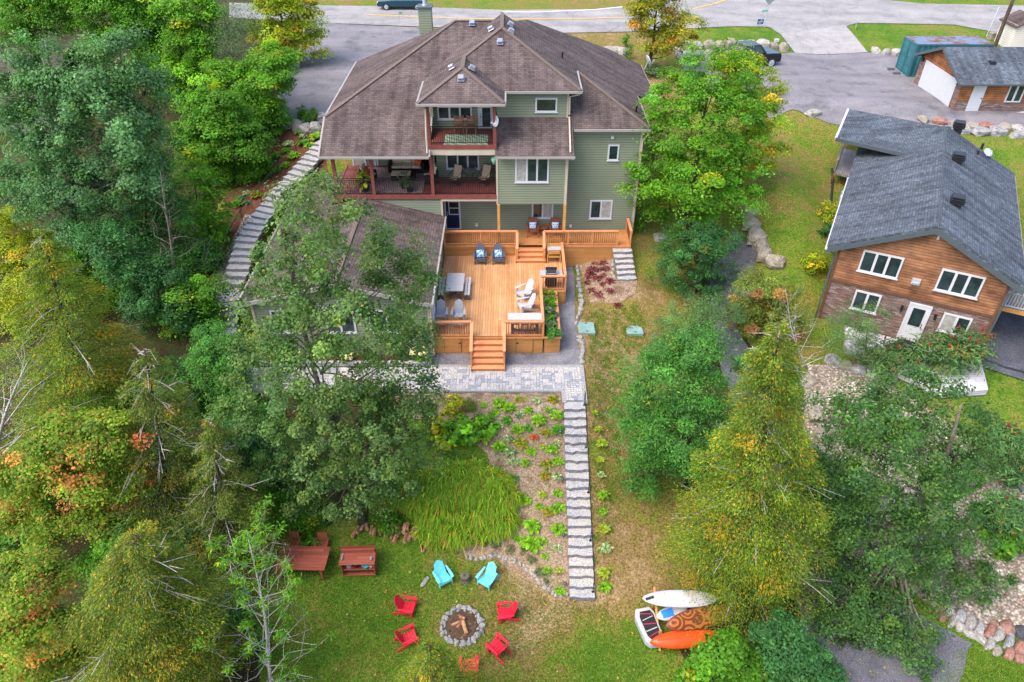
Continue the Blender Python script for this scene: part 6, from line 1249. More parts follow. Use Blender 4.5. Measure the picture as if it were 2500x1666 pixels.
# ------------------------------------------------------------------ boards and boats at the right of the lawn
def board_mesh(L, Wd, th, n=22, nose=.5, tail=.5, rocker=.05, full=1.6):
    """closed board: outline L x Wd with rounded rails, long axis X"""
    rings = []
    for i in range(n+1):
        t = i/n; x = -L/2+L*t; u = 2*t-1; w = Wd/2*(1-abs(u)**(2.2 if u < 0 else 2.6))**.62; w = max(w, .004); z0 = rocker*u*u; rings.append([(x, w*math.cos(a), z0+th/2*math.sin(a)*(.35+.65*min(1, w/(Wd*.3)))) for a in np.linspace(0, 2*math.pi, 14, endpoint=False)])
    vs = [p for r_ in rings for p in r_]; m = 14; fs = [(i*m+k, i*m+(k+1)%m, (i+1)*m+(k+1)%m, (i+1)*m+k)[::-1] for i in range(n) for k in range(m)]; fs += [tuple(range(m)), tuple(n*m+k for k in range(m-1,-1,-1))]
    return vs, fs
def board(name, label, p, rz, tilt, L, Wd, th, mat, group, cat):
    mb = MB(); vs, fs = board_mesh(L, Wd, th); mb.add(vs, fs); o = mb.build(name, mat, smooth=True); o.location = p; o.rotation_euler = (tilt, -.02, rz); return tag(o, label, cat, group)
zb = 0.0
p = atZ(1660,1462,1.15); wb = empty('paddle_board', p, .12, 'white paddle board with black nose pad, uppermost on the rack', 'paddle board', 'boards on the wooden rack'); wb.rotation_euler = (.35,0,.0); mb = MB(); mb.add(*board_mesh(3.1,.72,.14)); mb.build('hull', MT['whiteplastic'], wb, smooth=True); mb = MB(); mb.obox(Matrix.Translation((-1.25,0,.11)) @ Matrix.Rotation(.3,4,'Z'),.35,.1,.03); mb.build('nose_pad', MT['blackplastic'], wb)
p = atZ(1710,1510,.85); Mw = NT('carved_brown_deck', .45, .4); co = Mw.coord('Object', (1,1.0,1)); v = Mw.n('TexVoronoi', feature='F1', distance='EUCLIDEAN'); v.inputs['Scale'].default_value = 1.5; Mw.l(co, v.inputs['Vector']); sn = Mw.math('SINE', Mw.math('MULTIPLY', v.outputs['Distance'], 30)); Mw.col(Mw.ramp(sn, [(.0, lin(104,48,24)), (.3, lin(150,86,38)), (1, lin(166,100,46))]))
bb2 = empty('paddle_board', p, 0, 'brown paddle board with carved ring pattern, between the white and orange boards', 'paddle board', 'boards on the wooden rack'); bb2.rotation_euler = (.5,0,.22); mb = MB(); mb.add(*board_mesh(3.0,.85,.15)); mb.build('hull', MT['maroon'], bb2, smooth=True); mb = MB(); mb.add([(x*.94,y*.9,z*.6+.035+.02) for x,y,z in board_mesh(3.0,.85,.15)[0]], board_mesh(3.0,.85,.15)[1]); mb.build('deck_pad', Mw.mat, bb2, smooth=True)
p = atZ(1676,1560,.5); ok = empty('kayak', p, .1, 'orange upturned kayak hull lowest on the wooden rack', 'kayak'); ok.rotation_euler = (.25,0,.09); mb = MB(); mb.add(*board_mesh(2.95,.74,.36,rocker=-.07)); mb.build('hull', simple('orange_hull', (.72,.065,.008,1), .35, .18, 3, spec=.5), ok, smooth=True); mb = MB(); mb.box(-1.2,1.2,-.012,.012,.15,.185); mb.build('keel', simple('orange_keel', (.72,.075,.01,1), .4, .1, 3), ok)
p = G(1584,1560); gb = empty('pedal_boat', (p[0],p[1]+.3,p[2]), .2, 'small grey and white boat with black and red striped deck, left of the orange kayak', 'boat'); mb = MB(); P = [(-.36,-.55),(-.2,-.78),(.2,-.82),(.4,-.62),(.42,.55),(.3,.8),(-.3,.8),(-.42,.5)]; mb.slab([(x*.98,y*.98,.42) for x,y in P], .34); mb.build('hull', MT['galv'], gb, bevel=.06, seg=2); mb = MB(); mb.slab([(x,y,.5) for x,y in P], .08); mb.build('gunwale', MT['whiteplastic'], gb, bevel=.02)
mb = MB(); mb.slab([(x*.72+.04,y*.8,.515) for x,y in P], .014); mb.build('deck_pad', MT['blackplastic'], gb); mb = MB()
for i, (y, a, w) in enumerate(((-.42,.35,.03),(-.2,.2,.04),(.05,-.12,.04),(.3,.25,.03),(.5,-.2,.03))): mb.obox(Matrix.Translation((.04,y,.519)) @ Matrix.Rotation(a,4,'Z'),.5,w,.008,i % 2)
mb.build('stripe', [simple('stripe_red', (.5,.02,.04,1), .5), MT['whiteplastic']], gb)
p = G(1640,1528); sb = empty('blue_float', (p[0]-.05,p[1]+.2,.55), 0, 'white and bright blue float wedged between the boards', 'float'); sb.rotation_euler = (.3,0,.3); mb = MB(); mb.add(*board_mesh(1.4,.55,.12)); mb.build('hull', MT['whiteplastic'], sb, smooth=True); mb = MB(); mb.obox(Matrix.Translation((-.2,.02,.075)),.5,.3,.03); mb.build('pad', simple('bright_blue', (.02,.2,.72,1), .45), sb, bevel=.02)
rk = empty('board_rack', G(1650,1560), 0, 'rough timber rack holding the boards beside the cedar', 'rack'); rb = G(1650,1560)
for x in (-.75,.95):
    for y0, y1, z0, z1 in ((-.55,1.7,.05,1.0),(-.1,-.1,0,.75),(1.3,1.3,0,1.2)):
        mb = MB(); mb.bar((x+.0,y0,z0),(x+.02,y1+.02,z1),.08,.08); mb.build('beam', MT['post_wood'], rk)
# ------------------------------------------------------------------ the neighbour's wood and brick house
NA = math.radians(26.9); NB = np.array([17.39,33.32,3.45]); E1 = np.array([math.cos(NA),-math.sin(NA),0]); E2 = np.array([math.sin(NA),math.cos(NA),0])
nh = empty('house', NB, -NA, 'timber and brick house with slate blue shingled gable roof at the right', 'house')
def nl(px, py, y=0): p = onpl(px, py, NB+E2*y, E2)-NB; return float(p@E1), float(p[2])       # on a plane across the house
def nloc(p): p = np.array(p)-NB; return np.array([p@E1, p@E2, p[2]])
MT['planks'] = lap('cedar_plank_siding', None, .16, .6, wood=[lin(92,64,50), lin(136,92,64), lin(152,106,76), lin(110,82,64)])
MT['brick'] = brickm('mixed_brick', [lin(96,68,60), lin(120,88,78), lin(136,106,92), lin(104,92,92), lin(154,140,132), lin(112,74,60)], lin(98,86,82), .32, .085, .012)
MT['deckgrey'] = boards('weathered_grey_boards', [lin(112,110,110), lin(134,131,130), lin(122,119,118)], .14, 0, .05)
W_, HE, HR, HB_ = 8.0, 4.78, 6.75, 2.62
mb = MB(); mb.box(0,W_,0,.2,-.6,HB_); nb1 = mb.build('brick_wall', MT['brick'], nh)
mb = MB(); mb.box(0,W_,-.03,.2,HB_,HE); mb.slab([(0,-.03,HE),(W_,-.03,HE),(W_/2,-.03,HR-.12)],.2,n=(0,-1,0)); mb.box(-.0,.2,.2,14,-.6,HE); mb.box(W_-.2,W_,.2,14,-.6,HE); mb.box(.2,W_-.2,13.8,14,0,HE); mb.build('plank_wall', MT['planks'], nh)
MT['dark_cedar'] = simple('dark_cedar', (.12,.058,.034,1), .6, .2, 4)
for b in ((-.02,.12,-.06,-.031,-.5,HE),(W_-.12,W_+.02,-.06,-.031,-.5,HE),(.12,W_-.12,-.07,-.031,HB_-.1,HB_+.06)): mb = MB(); mb.box(*b); mb.build('trim_board', MT['dark_cedar'], nh)
mb = MB(); ov = .42; xe = .55; ze = HR+.12-(W_/2+xe)*.5
for s in (0,1):
    P = [(-xe,-ov,ze),(W_/2,-ov,HR+.12),(W_/2,14.35,HR+.12),(-xe,14.35,ze)]
    if s: P = [(W_-x,y,z) for x,y,z in P][::-1]
    mb.slab(P[::-1] , .14)
nr_ = mb.build('roof', MT['shingle_blue'], nh, uvrot=False)
mb = MB(); mb.bar((W_/2,-ov,HR+.14),(W_/2,14.3,HR+.14),.34,.05); mb.build('ridge_cap', MT['cap_blue'], nr_)
mb = MB(); mb.bar((-xe,-ov-.02,ze-.08),(W_/2,-ov-.02,HR+.04),.04,.24,up=(0,1,0)); mb.bar((W_+xe,-ov-.02,ze-.08),(W_/2,-ov-.02,HR+.04),.04,.24,up=(0,1,0))
mb = MB(); 
for a, b in (((-xe,-ov-.025,ze),(W_/2,-ov-.025,HR+.12)),((W_+xe,-ov-.025,ze),(W_/2,-ov-.025,HR+.12))):
    a, b = Vector(a), Vector(b); dn = Vector((0,0,-.28)); P = [a,b,b+dn,a+dn]
    mb.slab(P, .04, n=(0,-1,0))
mb.build('bargeboard', MT['darktrim'], nr_)
mb = MB(); mb.bar((-xe-.06,-ov,ze-.05),(-xe-.06,9.3,ze-.05),.13,.13); mb.bar((W_+xe+.06,-ov,ze-.05),(W_+xe+.06,14.3,ze-.05),.13,.13); mb.build('gutter', MT['white'], nr_)
for P in ([(-xe-.05,-.2,ze-.1),(-.1,-.1,ze-.5),(-.1,-.1,-.3)],[(W_+xe+.05,-.2,ze-.1),(W_+.08,-.1,ze-.5),(W_+.08,-.1,-.3)]): mb = MB(); mb.tube(P,.05,6); mb.build('rain_pipe', MT['darktrim'], nr_)
for px, py in ((2336,322),(2334,401),(2331,507)):
    p = nloc(onpl(px, py, NB+E1*W_/2+np.array([0,0,HR+.12]), E1*.5+np.array([0,0,1]))); mb = MB(); x,y,z = p; mb.box(x-.24,x+.24,y-.24,y+.24,z-.2,z+.28); 
    for k in range(3): mb.box(x-.34,x+.34,y-.34,y+.34,z+.3+.1*k,z+.35+.1*k)
    mb.box(x-.3,x+.3,y-.3,y+.3,z+.62,z+.67); mb.box(x-.2,x+.2,y-.2,y+.2,z+.28,z+.62); mb.build('roof_vent', MT['blackplastic'], nr_)
for px, py in ((2384,383),(2395,365)): p = nloc(onpl(px, py, NB+E1*W_/2+np.array([0,0,HR+.12]), E1*.5+np.array([0,0,1]))); mb = MB(); mb.cyl(p+[0,0,-.1],p+[0,0,.4],.08,n=8); mb.build('plumbing_pipe', MT['blackplastic'], nr_)
dish('white satellite dish with black arm on the slate roof', onpl(2405,388, NB+E1*W_/2+np.array([0,0,HR+.12]), E1*.5+np.array([0,0,1]))+np.array([0,0,.4]), (.1,-.55,.75), .26, 'galv', mast=(0,0,-.5))
def nwin(q, n, curtain=(), name='window', fr=.09):
    """q: four pixels (tl, tr, br, bl) of a window on the gable wall"""
    L = [nl(*c) for c in q]; x0 = (L[0][0]+L[3][0])/2; x1 = (L[1][0]+L[2][0])/2; z1 = (L[0][1]+L[1][1])/2; z0 = (L[2][1]+L[3][1])/2; mb = MB(); y, Y = -.1, -.03
    mb.box(x0,x1,y,Y,z0,z0+fr); mb.box(x0,x1,y,Y,z1-fr,z1); mb.box(x0,x0+fr,y,Y,z0+fr,z1-fr); mb.box(x1-fr,x1,y,Y,z0+fr,z1-fr); ws = (x1-x0-2*fr)/n
    for i in range(1,n): t = x0+fr+ws*i; mb.box(t-.06,t+.06,y,Y,z0+fr,z1-fr)
    w = mb.build(name, MT['white'], nh); mb = MB(); mb.box(x0-.05,x1+.05,-.14,y-.002,z0-.04,z0+.03); mb.build('sill', MT['white'], w)
    for i in range(n): mb = MB(); mb.box(x0+fr+ws*i+(.06 if i else 0),x0+fr+ws*(i+1)-(.06 if i<n-1 else 0),-.062,-.035,z0+fr,z1-fr); mb.build('pane', MT['curtain' if i in curtain else 'glass'], w)
r7n = lambda x, y: (1950+x*.23374, 550+y*.23374)
nwin([r7n(690,245),r7n(1105,345),r7n(1025,560),r7n(610,465)],3); nwin([r7n(1510,440),r7n(1955,550),r7n(1855,770),r7n(1410,660)],3)
nwin([r7n(605,665),r7n(870,735),r7n(800,925),r7n(535,855)],2); nwin([r7n(1525,905),r7n(1815,975),r7n(1735,1165),r7n(1440,1090)],2,(0,))
x0, _ = nl(*r7n(1110,990)); x1, _ = nl(*r7n(1300,1045)); zt = nl(*r7n(1275,840))[1]; mb = MB(); mb.box(x0,x1,-.07,0,.02,zt); nd = mb.build('door', MT['white'], nh)
mb = MB(); mb.box(x0-.09,x0,-.09,0,0,zt+.09); mb.box(x1,x1+.09,-.09,0,0,zt+.09); mb.box(x0,x1,-.09,0,zt,zt+.09); mb.build('door_frame', MT['white'], nd)
mb = MB(); mb.box(x0+.16,x1-.16,-.085,-.071,1.0,zt-.18); mb.build('pane', MT['glass'], nd); mb = MB(); mb.cyl((x1-.09,-.14,1.0),(x1-.09,-.07,1.0),.03,n=8); mb.cyl((x1-.09,-.11,1.14),(x1-.09,-.07,1.14),.03,n=8); mb.build('handle', MT['black'], nd)
for q in (r7n(1080,855), r7n(1430,945)): x, z = nl(*q); mb = MB(); mb.box(x-.06,x+.06,-.08,0,z-.1,z+.1); mb.cyl((x,-.14,z-.18),(x,-.14,z+.1),.06,.03,8); mb.build('wall_lamp', MT['black'], nh)
x, z = nl(*r7n(1225,580)); mb = MB(); mb.box(x-.2,x+.2,-.2,-.03,z-.16,z+.16); mb.box(x-.16,x+.16,-.24,-.2,z-.05,z+.0); mb.build('vent_hood', MT['galv'], nh)
x, z = nl(*r7n(1465,110)); mb = MB(); mb.box(x-.05,x+.05,-.12,-.03,z-.18,z+.1); mb.box(x-.2,x+.2,-.16,-.1,z+.1,z+.14); mb.build('flood_lamp', MT['white'], nh)
# entry roof and porch on its upper left side
zA = 9.25; A_ = atZ(2071,266,zA); B_ = atZ(2041,337,zA); D_ = NB+E1*W_/2+E2*14.3+np.array([0,0,HR+.15]); C_ = NB+E1*2.6+E2*10.4+np.array([0,0,HR+.2-1.4*.5])
mb = MB(); mb.slab([A_,B_,C_,D_], .16, n=(0,0,1)); pr_o = mb.build('porch_roof', MT['shingle_blue'], nh, world=True)
mb = MB(); mb.bar(B_-[0,0,.1],C_-[0,0,.12],.05,.24); mb.build('bargeboard', MT['darktrim'], pr_o, world=True); mb = MB(); mb.bar(A_-[0,0,.05],B_-[0,0,.05],.13,.13); mb.build('gutter', MT['white'], pr_o, world=True)
r6n = lambda x, y: (1950+x*.236, 230+y*.236)
zd = 6.95; Q = [atZ(*r6n(470,500),zd), atZ(*r6n(370,805),zd), atZ(*r6n(560,860),zd), atZ(*r6n(720,520),zd)]; mb = MB(); mb.slab(Q, .15, n=(0,0,1)); pdk = mb.build('porch_deck', MT['deckgrey'], nh, world=True)
mb = MB(); mb.bar(Q[0]+[0,0,.85],Q[1]+[0,0,.85],.14,.05); mb.bar(Q[0]+[0,0,.1],Q[1]+[0,0,.1],.06,.08)
for t in np.linspace(0,1,14): p = Q[0]+(Q[1]-Q[0])*t; mb.bar(p,p+[0,0,.85],.05,.05)
mb.build('railing', MT['deckgrey'], pdk, world=True); mb = MB(); mb.bar(Q[0]-[0,0,.2],[Q[0][0],Q[0][1],zA-.15],.12,.12); mb.bar(Q[1]-[0,0,1.6],Q[1]-[0,0,.15],.12,.12); mb.build('post', MT['planks'], pdk, world=True)
# raised deck on the right of that house
M0 = lambda x,y,z: NB+E1*x+E2*y+np.array([0,0,z])
rd = empty('raised_deck', M0(9.6,1.5,0), -NA, 'raised grey deck with white slatted railing right of the brick house', 'deck'); mb = MB(); mb.slab([M0(8.1,1.2,2.6),M0(12.5,1.2,2.6),M0(12.5,5,2.6),M0(8.1,5,2.6)],.2,n=(0,0,1)); mb.build('deck_floor', MT['deckgrey'], rd, world=True)
mb = MB(); mb.bar(M0(8.1,1.17,2.5),M0(12.5,1.17,2.5),.06,.22); mb.build('edge_board', MT['post_wood'], rd, world=True)
mb = MB(); mb.bar(M0(8.1,1.2,3.5),M0(12.5,1.2,3.5),.12,.05); mb.bar(M0(8.1,1.2,2.72),M0(12.5,1.2,2.72),.05,.07)
for t in np.linspace(8.15,12.4,32): mb.bar(M0(t,1.2,2.7),M0(t,1.2,3.48),.04,.04)
mb.build('railing', MT['whiteplastic'], rd, world=True)
for t in (8.3,10.4,12.3): mb = MB(); mb.bar(M0(t,1.4,-.6),M0(t,1.4,2.4),.14,.14); mb.build('post', MT['planks'], rd, world=True)
um = empty('parasol', M0(10.2,2.6,2.6), 0, 'grey canopy over the raised deck right of the brick house', 'parasol'); mb = MB(); p = M0(10.4,3.0,5.0); mb.lathe([(1.6,0),(.05,.45)],8,0,p); mb.build('canopy', MT['whiteplastic'], um, world=True); mb = MB(); mb.cyl(M0(10.4,3.0,2.6),p+[0,0,.4],.03); mb.build('pole', MT['galv'], um, world=True)
drape('paved_pad', [tuple(M0(8.4,-.6,0)[:2]),tuple(M0(13,-.6,0)[:2]),tuple(M0(13,5,0)[:2]),tuple(M0(8.4,5,0)[:2])], mixed('dark_pavers',[lin(70,72,80),lin(92,94,102)],(.8,20)), .09, .7, world=True)
mb = MB(); mb.tube([G(2388,872)+[0,0,.06],G(2410,885)+[0,0,.06],G(2450,900)+[0,0,.06],G(2520,918)+[0,0,.06]],.09,7); tag(mb.build('drain_hose', MT['blackplastic'], smooth=True), 'thick black corrugated drain hose lying below the raised deck', 'hose')
mb = MB(); mb.tube([G(2030,415)+[0,0,.1],G(2033,440)+[0,0,.08],G(2030,470)+[0,0,.08],G(2026,515)+[0,0,.08]],.07,7); tag(mb.build('drain_hose', MT['blackplastic'], smooth=True), 'black drain hose along the lawn beside the slate roof eave', 'hose')
p = G(2052,505); ac = empty('heat_pump', p, -NA, 'grey heat pump unit on the lawn against the slate roofed house', 'heat pump'); mb = MB(); mb.box(-.2,.25,-.5,.5,.05,.9); mb.build('casing', MT['galv'], ac, bevel=.02); mb = MB(); mb.cyl((0,0,.9),(0,0,.93),.17,n=16); mb.build('fan', MT['black'], ac)
# patio in front of that house
zp = 3.42; mb = MB(); Q = [M0(1.5,-.1,0),M0(8.3,-.1,0),M0(8.6,-2.6,0),M0(6.6,-3.9,0),M0(1.8,-2.2,0)]; mb.slab([(q[0],q[1],zp) for q in Q], .35, n=(0,0,1)); tag(mb.build('plank_patio', boards('pale_deck_boards',[lin(190,186,190),lin(206,202,204),lin(178,174,178)],.14,1,.05)), 'pale plank patio before the brick wall of the neighbour house', 'patio')
p = M0(4.7,-1.9,0); cv = empty('covered_barbecue', (p[0],p[1],zp), -NA-.2, 'barbecue under a black cover on the pale plank patio', 'barbecue'); mb = MB(); mb.box(-.75,.75,-.32,.32,0,.75); mb.add([(-.75,-.32,.75),(.75,-.32,.75),(.75,.32,.75),(-.75,.32,.75),(-.4,-.2,1.1),(.4,-.2,1.1),(.4,.2,1.1),(-.4,.2,1.1)],[(4,5,6,7),(0,1,5,4),(1,2,6,5),(2,3,7,6),(3,0,4,7)]); mb.build('cover', MT['black'], cv, bevel=.06, seg=2)
fr = empty('step_frame', G(2490,1190), 0, 'weathered timber step frame at the right edge above the pebble slope', 'frame')  # a timber step frame beside the slope, not a play structure
mb = MB(); q = G(2478,1175); w_ = G(2498,1210); mb.bar(q+[0,0,.1],w_+[0,0,.1],.16,.16); mb.bar(w_+[0,0,.1],G(2540,1190)+[0,0,.1],.16,.16); mb.bar(G(2475,1150)+[0,0,.3],q+[0,0,.15],.12,.12); mb.bar(G(2475,1120)+[0,0,1.0],G(2510,1180)+[0,0,.6],.1,.1); mb.build('beam', MT['deckgrey'], fr, world=True)
fr = empty('timber_edging', G(2380,940), 0, 'weathered timber edging round the grass below the plank patio', 'edging'); mb = MB(); mb.bar(G(2384,878)+[0,0,.08],G(2386,935)+[0,0,.08],.14,.18); mb.bar(G(2386,935)+[0,0,.08],G(2352,953)+[0,0,.08],.14,.18); mb.build('beam', MT['deckgrey'], fr, world=True)

# ------------------------------------------------------------------ garage, container, shed
gx, gy0, gy1, gz = 32.23, 51.96, 58.4, 8.58
ga = empty('garage', (gx+3,gy0+3,gz), 0, 'small timber and brick garage with white roller door and slate roof', 'garage'); ye = (gy0+gy1)/2
MT['planks_d'] = lap('diagonal_planks', None, .16, .6, wood=[lin(108,66,42), lin(146,92,56), lin(158,104,66), lin(126,80,50)])
mb = MB(); mb.box(gx,gx+9,gy0,gy0+.2,gz-.3,gz+.75); mb.build('brick_wall', MT['brick'], ga, world=True)
mb = MB(); mb.box(gx,gx+9,gy0-.02,gy0+.2,gz+.75,gz+2.25); mb.box(gx,gx+.2,gy0+.2,gy1,gz-.3,gz+2.25); mb.box(gx,gx+9,gy1-.2,gy1,gz,gz+2.25); mb.slab([(gx,gy0,gz+2.25),(gx,ye,gz+3.5),(gx,gy1,gz+2.25)],.15,n=(-1,0,0)); mb.build('plank_wall', MT['planks_d'], ga, world=True)
for y0, y1 in ((gy0,gy0+.62),(gy1-.8,gy1)): mb = MB(); mb.box(gx-.03,gx,y0,y1,gz,gz+1.9); mb.build('brick_pier', MT['brick'], ga, world=True)
mb = MB(); mb.box(gx-.06,gx-.031,gy0+.66,gy1-.86,gz+.03,gz+2.08); gd = mb.build('garage_door', MT['white'], ga, world=True); mb = MB()
for k in range(1,12): z = gz+.03+2.05*k/12; mb.box(gx-.067,gx-.06,gy0+.66,gy1-.86,z-.012,z+.004)
mb.build('panel_rib', MT['galv'], gd, world=True)
mb = MB(); t = .45
for a, b, c_ in (((gx-t,gy0-.45,gz+2.12),(gx-t,ye,gz+3.62),0),):
    mb.slab([(gx-t,gy0-.45,gz+2.15),(gx+9.2,gy0-.45,gz+2.15),(gx+9.2,ye,gz+3.68),(gx-t,ye,gz+3.68)],.14); mb.slab([(gx-t,ye,gz+3.68),(gx+9.2,ye,gz+3.68),(gx+9.2,gy1+.45,gz+2.15),(gx-t,gy1+.45,gz+2.15)],.14)
gr = mb.build('roof', MT['shingle_blue'], ga, world=True); mb = MB(); mb.bar((gx-t-.02,gy0-.45,gz+2.08),(gx-t-.02,ye,gz+3.6),.04,.2); mb.bar((gx-t-.02,gy1+.45,gz+2.08),(gx-t-.02,ye,gz+3.6),.04,.2); mb.bar((gx-t,gy0-.5,gz+2.1),(gx+9.2,gy0-.5,gz+2.1),.1,.1); mb.build('bargeboard', MT['darktrim'], gr, world=True)
p = atY(2431,130,gy0+1.6); mb = MB(); mb.box(p[0]-.2,p[0]+.2,gy0+1.4,gy0+1.8,gz+2.85,gz+3.15); mb.build('roof_vent', MT['blackplastic'], gr, world=True)
a_ = atY(2352,279,gy0); c_ = atY(2404,208,gy0); mb = MB(); mb.box(a_[0],a_[0]+.92,gy0-.05,gy0-.021,gz+.0,gz+2.02); md = mb.build('door', MT['white'], ga, world=True); mb = MB(); mb.cyl((a_[0]+.82,gy0-.12,gz+1.0),(a_[0]+.82,gy0-.05,gz+1.0),.035,n=8); mb.build('handle', MT['black'], md, world=True)
a_ = atY(2446,258,gy0); x0 = a_[0]; mb = MB(); x1 = x0+1.15; z0, z1 = gz+.72, gz+1.98
mb.box(x0,x1,gy0-.08,gy0-.02,z0,z0+.09); mb.box(x0,x1,gy0-.08,gy0-.02,z1-.09,z1); mb.box(x0,x0+.09,gy0-.08,gy0-.02,z0+.09,z1-.09); mb.box(x1-.09,x1,gy0-.08,gy0-.02,z0+.09,z1-.09); mb.box((x0+x1)/2-.07,(x0+x1)/2+.07,gy0-.08,gy0-.02,z0+.09,z1-.09); w = mb.build('window', MT['white'], ga, world=True)
for q in (0,1): mb = MB(); xa = x0+.09 if q == 0 else (x0+x1)/2+.07; mb.box(xa,xa+(x1-x0)/2-.16,gy0-.05,gy0-.025,z0+.09,z1-.09); mb.build('pane', MT['glass'], w, world=True)
for y in (gy0+.35,gy1-.45): mb = MB(); mb.box(gx-.1,gx-.03,y-.06,y+.06,gz+1.95,gz+2.1); mb.cyl((gx-.16,y,gz+1.85),(gx-.16,y,gz+2.1),.1,.04,8); mb.build('wall_lamp', MT['black'], ga, world=True)
mb = MB(); mb.box(gx-.25,gx+9,gy0-.25,gy1,gz-.3,gz+.03); mb.build('concrete_slab', simple('concrete', (.5,.48,.44,1), .9, .1, 5), ga, world=True)
cn0 = atZ(2214.6,190,8.6); cx0, cy0 = cn0[0], cn0[1]; CL, CW_, CH = 6.06, 2.44, 2.59
def corrugated():
    m = NT('container_paint', .5, .35); co = m.coord('Object'); m.col(m.ramp(m.noise(co,1.2,5),[(.3,(.022,.11,.13,1)),(.7,(.035,.15,.17,1))])); return m.mat
def rusty():
    m = NT('rusty_container_top', .6, .3); co = m.coord('Object'); w = m.ramp(m.noise(m.coord('Object',(.9,.9,1)), 1.3, 6, .75), [(.5, 0.0), (.56, 1.0)]); m.col(m.mix(w, lin(104,116,136), m.ramp(m.noise(co, 7, 4), [(.3, lin(84,50,36)), (.7, lin(122,80,58))]))); return m.mat
MC = corrugated(); cn = empty('shipping_container', (cx0+CL/2,cy0+CW_/2,8.6), 0, 'dark teal steel shipping container with rust stained pale roof behind the garage', 'container')
mb = MB(); n = 44
def corr(a, b, z0, z1, amp, n_):
    a, b = np.array(a,float), np.array(b,float); d = b-a; nn = np.array([d[1],-d[0],0])/np.linalg.norm(d); P = []
    for i in range(n_+1):
        o = amp if (i//2) % 2 else 0; P.append(a+d*i/n_+nn*(-o))
    for i in range(n_): mb.add([P[i]+[0,0,z0],P[i+1]+[0,0,z0],P[i+1]+[0,0,z1],P[i]+[0,0,z1]],[(0,1,2,3)])
z0, z1 = 8.7, 8.6+CH
corr((cx0+.1,cy0+.02,0),(cx0+CL-.1,cy0+.02,0),z0,z1-.1,.04,56); corr((cx0+CL-.02,cy0,0),(cx0+CL-.02,cy0+CW_,0),z0,z1,.04,20); corr((cx0+CL,cy0+CW_-.02,0),(cx0,cy0+CW_-.02,0),z0,z1,.04,56)
mb.build('side_panel', MC, cn, world=True); mb = MB(); mb.box(cx0,cx0+CL,cy0,cy0+.08,z1-.12,z1); mb.box(cx0,cx0+CL,cy0,cy0+.08,8.6,8.75); mb.box(cx0,cx0+.1,cy0,cy0+.1,8.75,z1-.12); mb.box(cx0,cx0+.1,cy0+CW_-.1,cy0+CW_,8.6,z1); mb.box(cx0,cx0+.1,cy0+.1,cy0+CW_-.1,z1-.12,z1); mb.box(cx0,cx0+.1,cy0+.1,cy0+CW_-.1,8.6,8.72); mb.build('frame', MC, cn, world=True)
mb = MB(); mb.box(cx0+.02,cx0+CL-.02,cy0+.03,cy0+CW_-.03,z1+.002,z1+.03); mb.build('roof_panel', rusty(), cn, world=True)
for k in (0,1):
    y0 = cy0+.1+k*(CW_/2-.1); y1 = y0+CW_/2-.11; mb = MB(); mb.box(cx0+.03,cx0+.06,y0,y1,8.74,z1-.13); dr = mb.build('door', MC, cn, world=True)
    for j in range(4): za = 8.82+j*.59; mb = MB(); mb.box(cx0-.0,cx0+.03,y0+.16,y1-.16,za,za+.34); mb.build('panel', MC, dr, world=True)
    mb = MB()
    for y in (y0+.1,y1-.1): mb.cyl((cx0-.01,y,8.7),(cx0-.01,y,z1-.08),.02,n=6)
    mb.build('lock_rod', MC, dr, world=True)
for x, y, lab in ((cx0-.5,cy0+1.9,'flat grey slab lying before the container doors, farther one'),(cx0-.45,cy0+.9,'flat grey slab lying before the container doors, nearer one')): rock('slab', lab, (x,y,h(x,y)), (.7,.5,.16), .4, 'stone_dark', 'slabs before the container', 2, sink=.1, cat='slab')
ws = atZ(2452,125,9.2); wsx, wsy = ws[0]+.3, ws[1]; we = empty('garden_shed', (wsx+1.2,wsy+1,9.2), 0, 'cream clapboard shed with brown roof at the top right edge', 'shed'); mb = MB(); mb.box(wsx,wsx+2.6,wsy,wsy+2.4,8.6,11.3); mb.build('wall', lap('cream_lap',(.6,.56,.5,1),.16,.75), we, world=True); mb = MB(); mb.slab([(wsx-.15,wsy-.2,11.2),(wsx+1.3,wsy-.2,12.0),(wsx+1.3,wsy+2.6,12.0),(wsx-.15,wsy+2.6,11.2)],.1,n=(0,0,1)); mb.slab([(wsx+1.3,wsy-.2,12.0),(wsx+2.75,wsy-.2,11.2),(wsx+2.75,wsy+2.6,11.2),(wsx+1.3,wsy+2.6,12.0)],.1,n=(0,0,1)); mb.build('roof', MT['shingle'], we, world=True)
p = G(2424,97); bx = empty('wooden_box', p, 0, 'small tan wooden box at the foot of the utility pole', 'box'); mb = MB(); mb.box(-.45,.45,-.3,.3,0,.55); mb.build('carcass', MT['stone_tan'], bx, bevel=.02); mb = MB(); mb.box(-.5,.5,-.35,.35,.55,.6); mb.build('lid', MT['stone_tan'], bx)
p = G(2427,118); up_ = empty('utility_pole', p, 0, 'brown wooden utility pole rising behind the container', 'pole'); mb = MB(); mb.cyl((0,0,-.3),(0,0,9),.17,.12,10); mb.build('pole', MT['bark_dark'], up_); mb = MB(); mb.cyl((.16,0,0),(.16,0,4),.03,n=6); mb.build('conduit', MT['galv'], up_)
p = G(2408,90); mb = MB(); mb.tube([p,p+np.array([.5,.6,2.4])],.03,5); tag(mb.build('guy_wire_guard', MT['galv']), 'thin grey slanting guy wire guard left of the utility pole', 'guy wire')
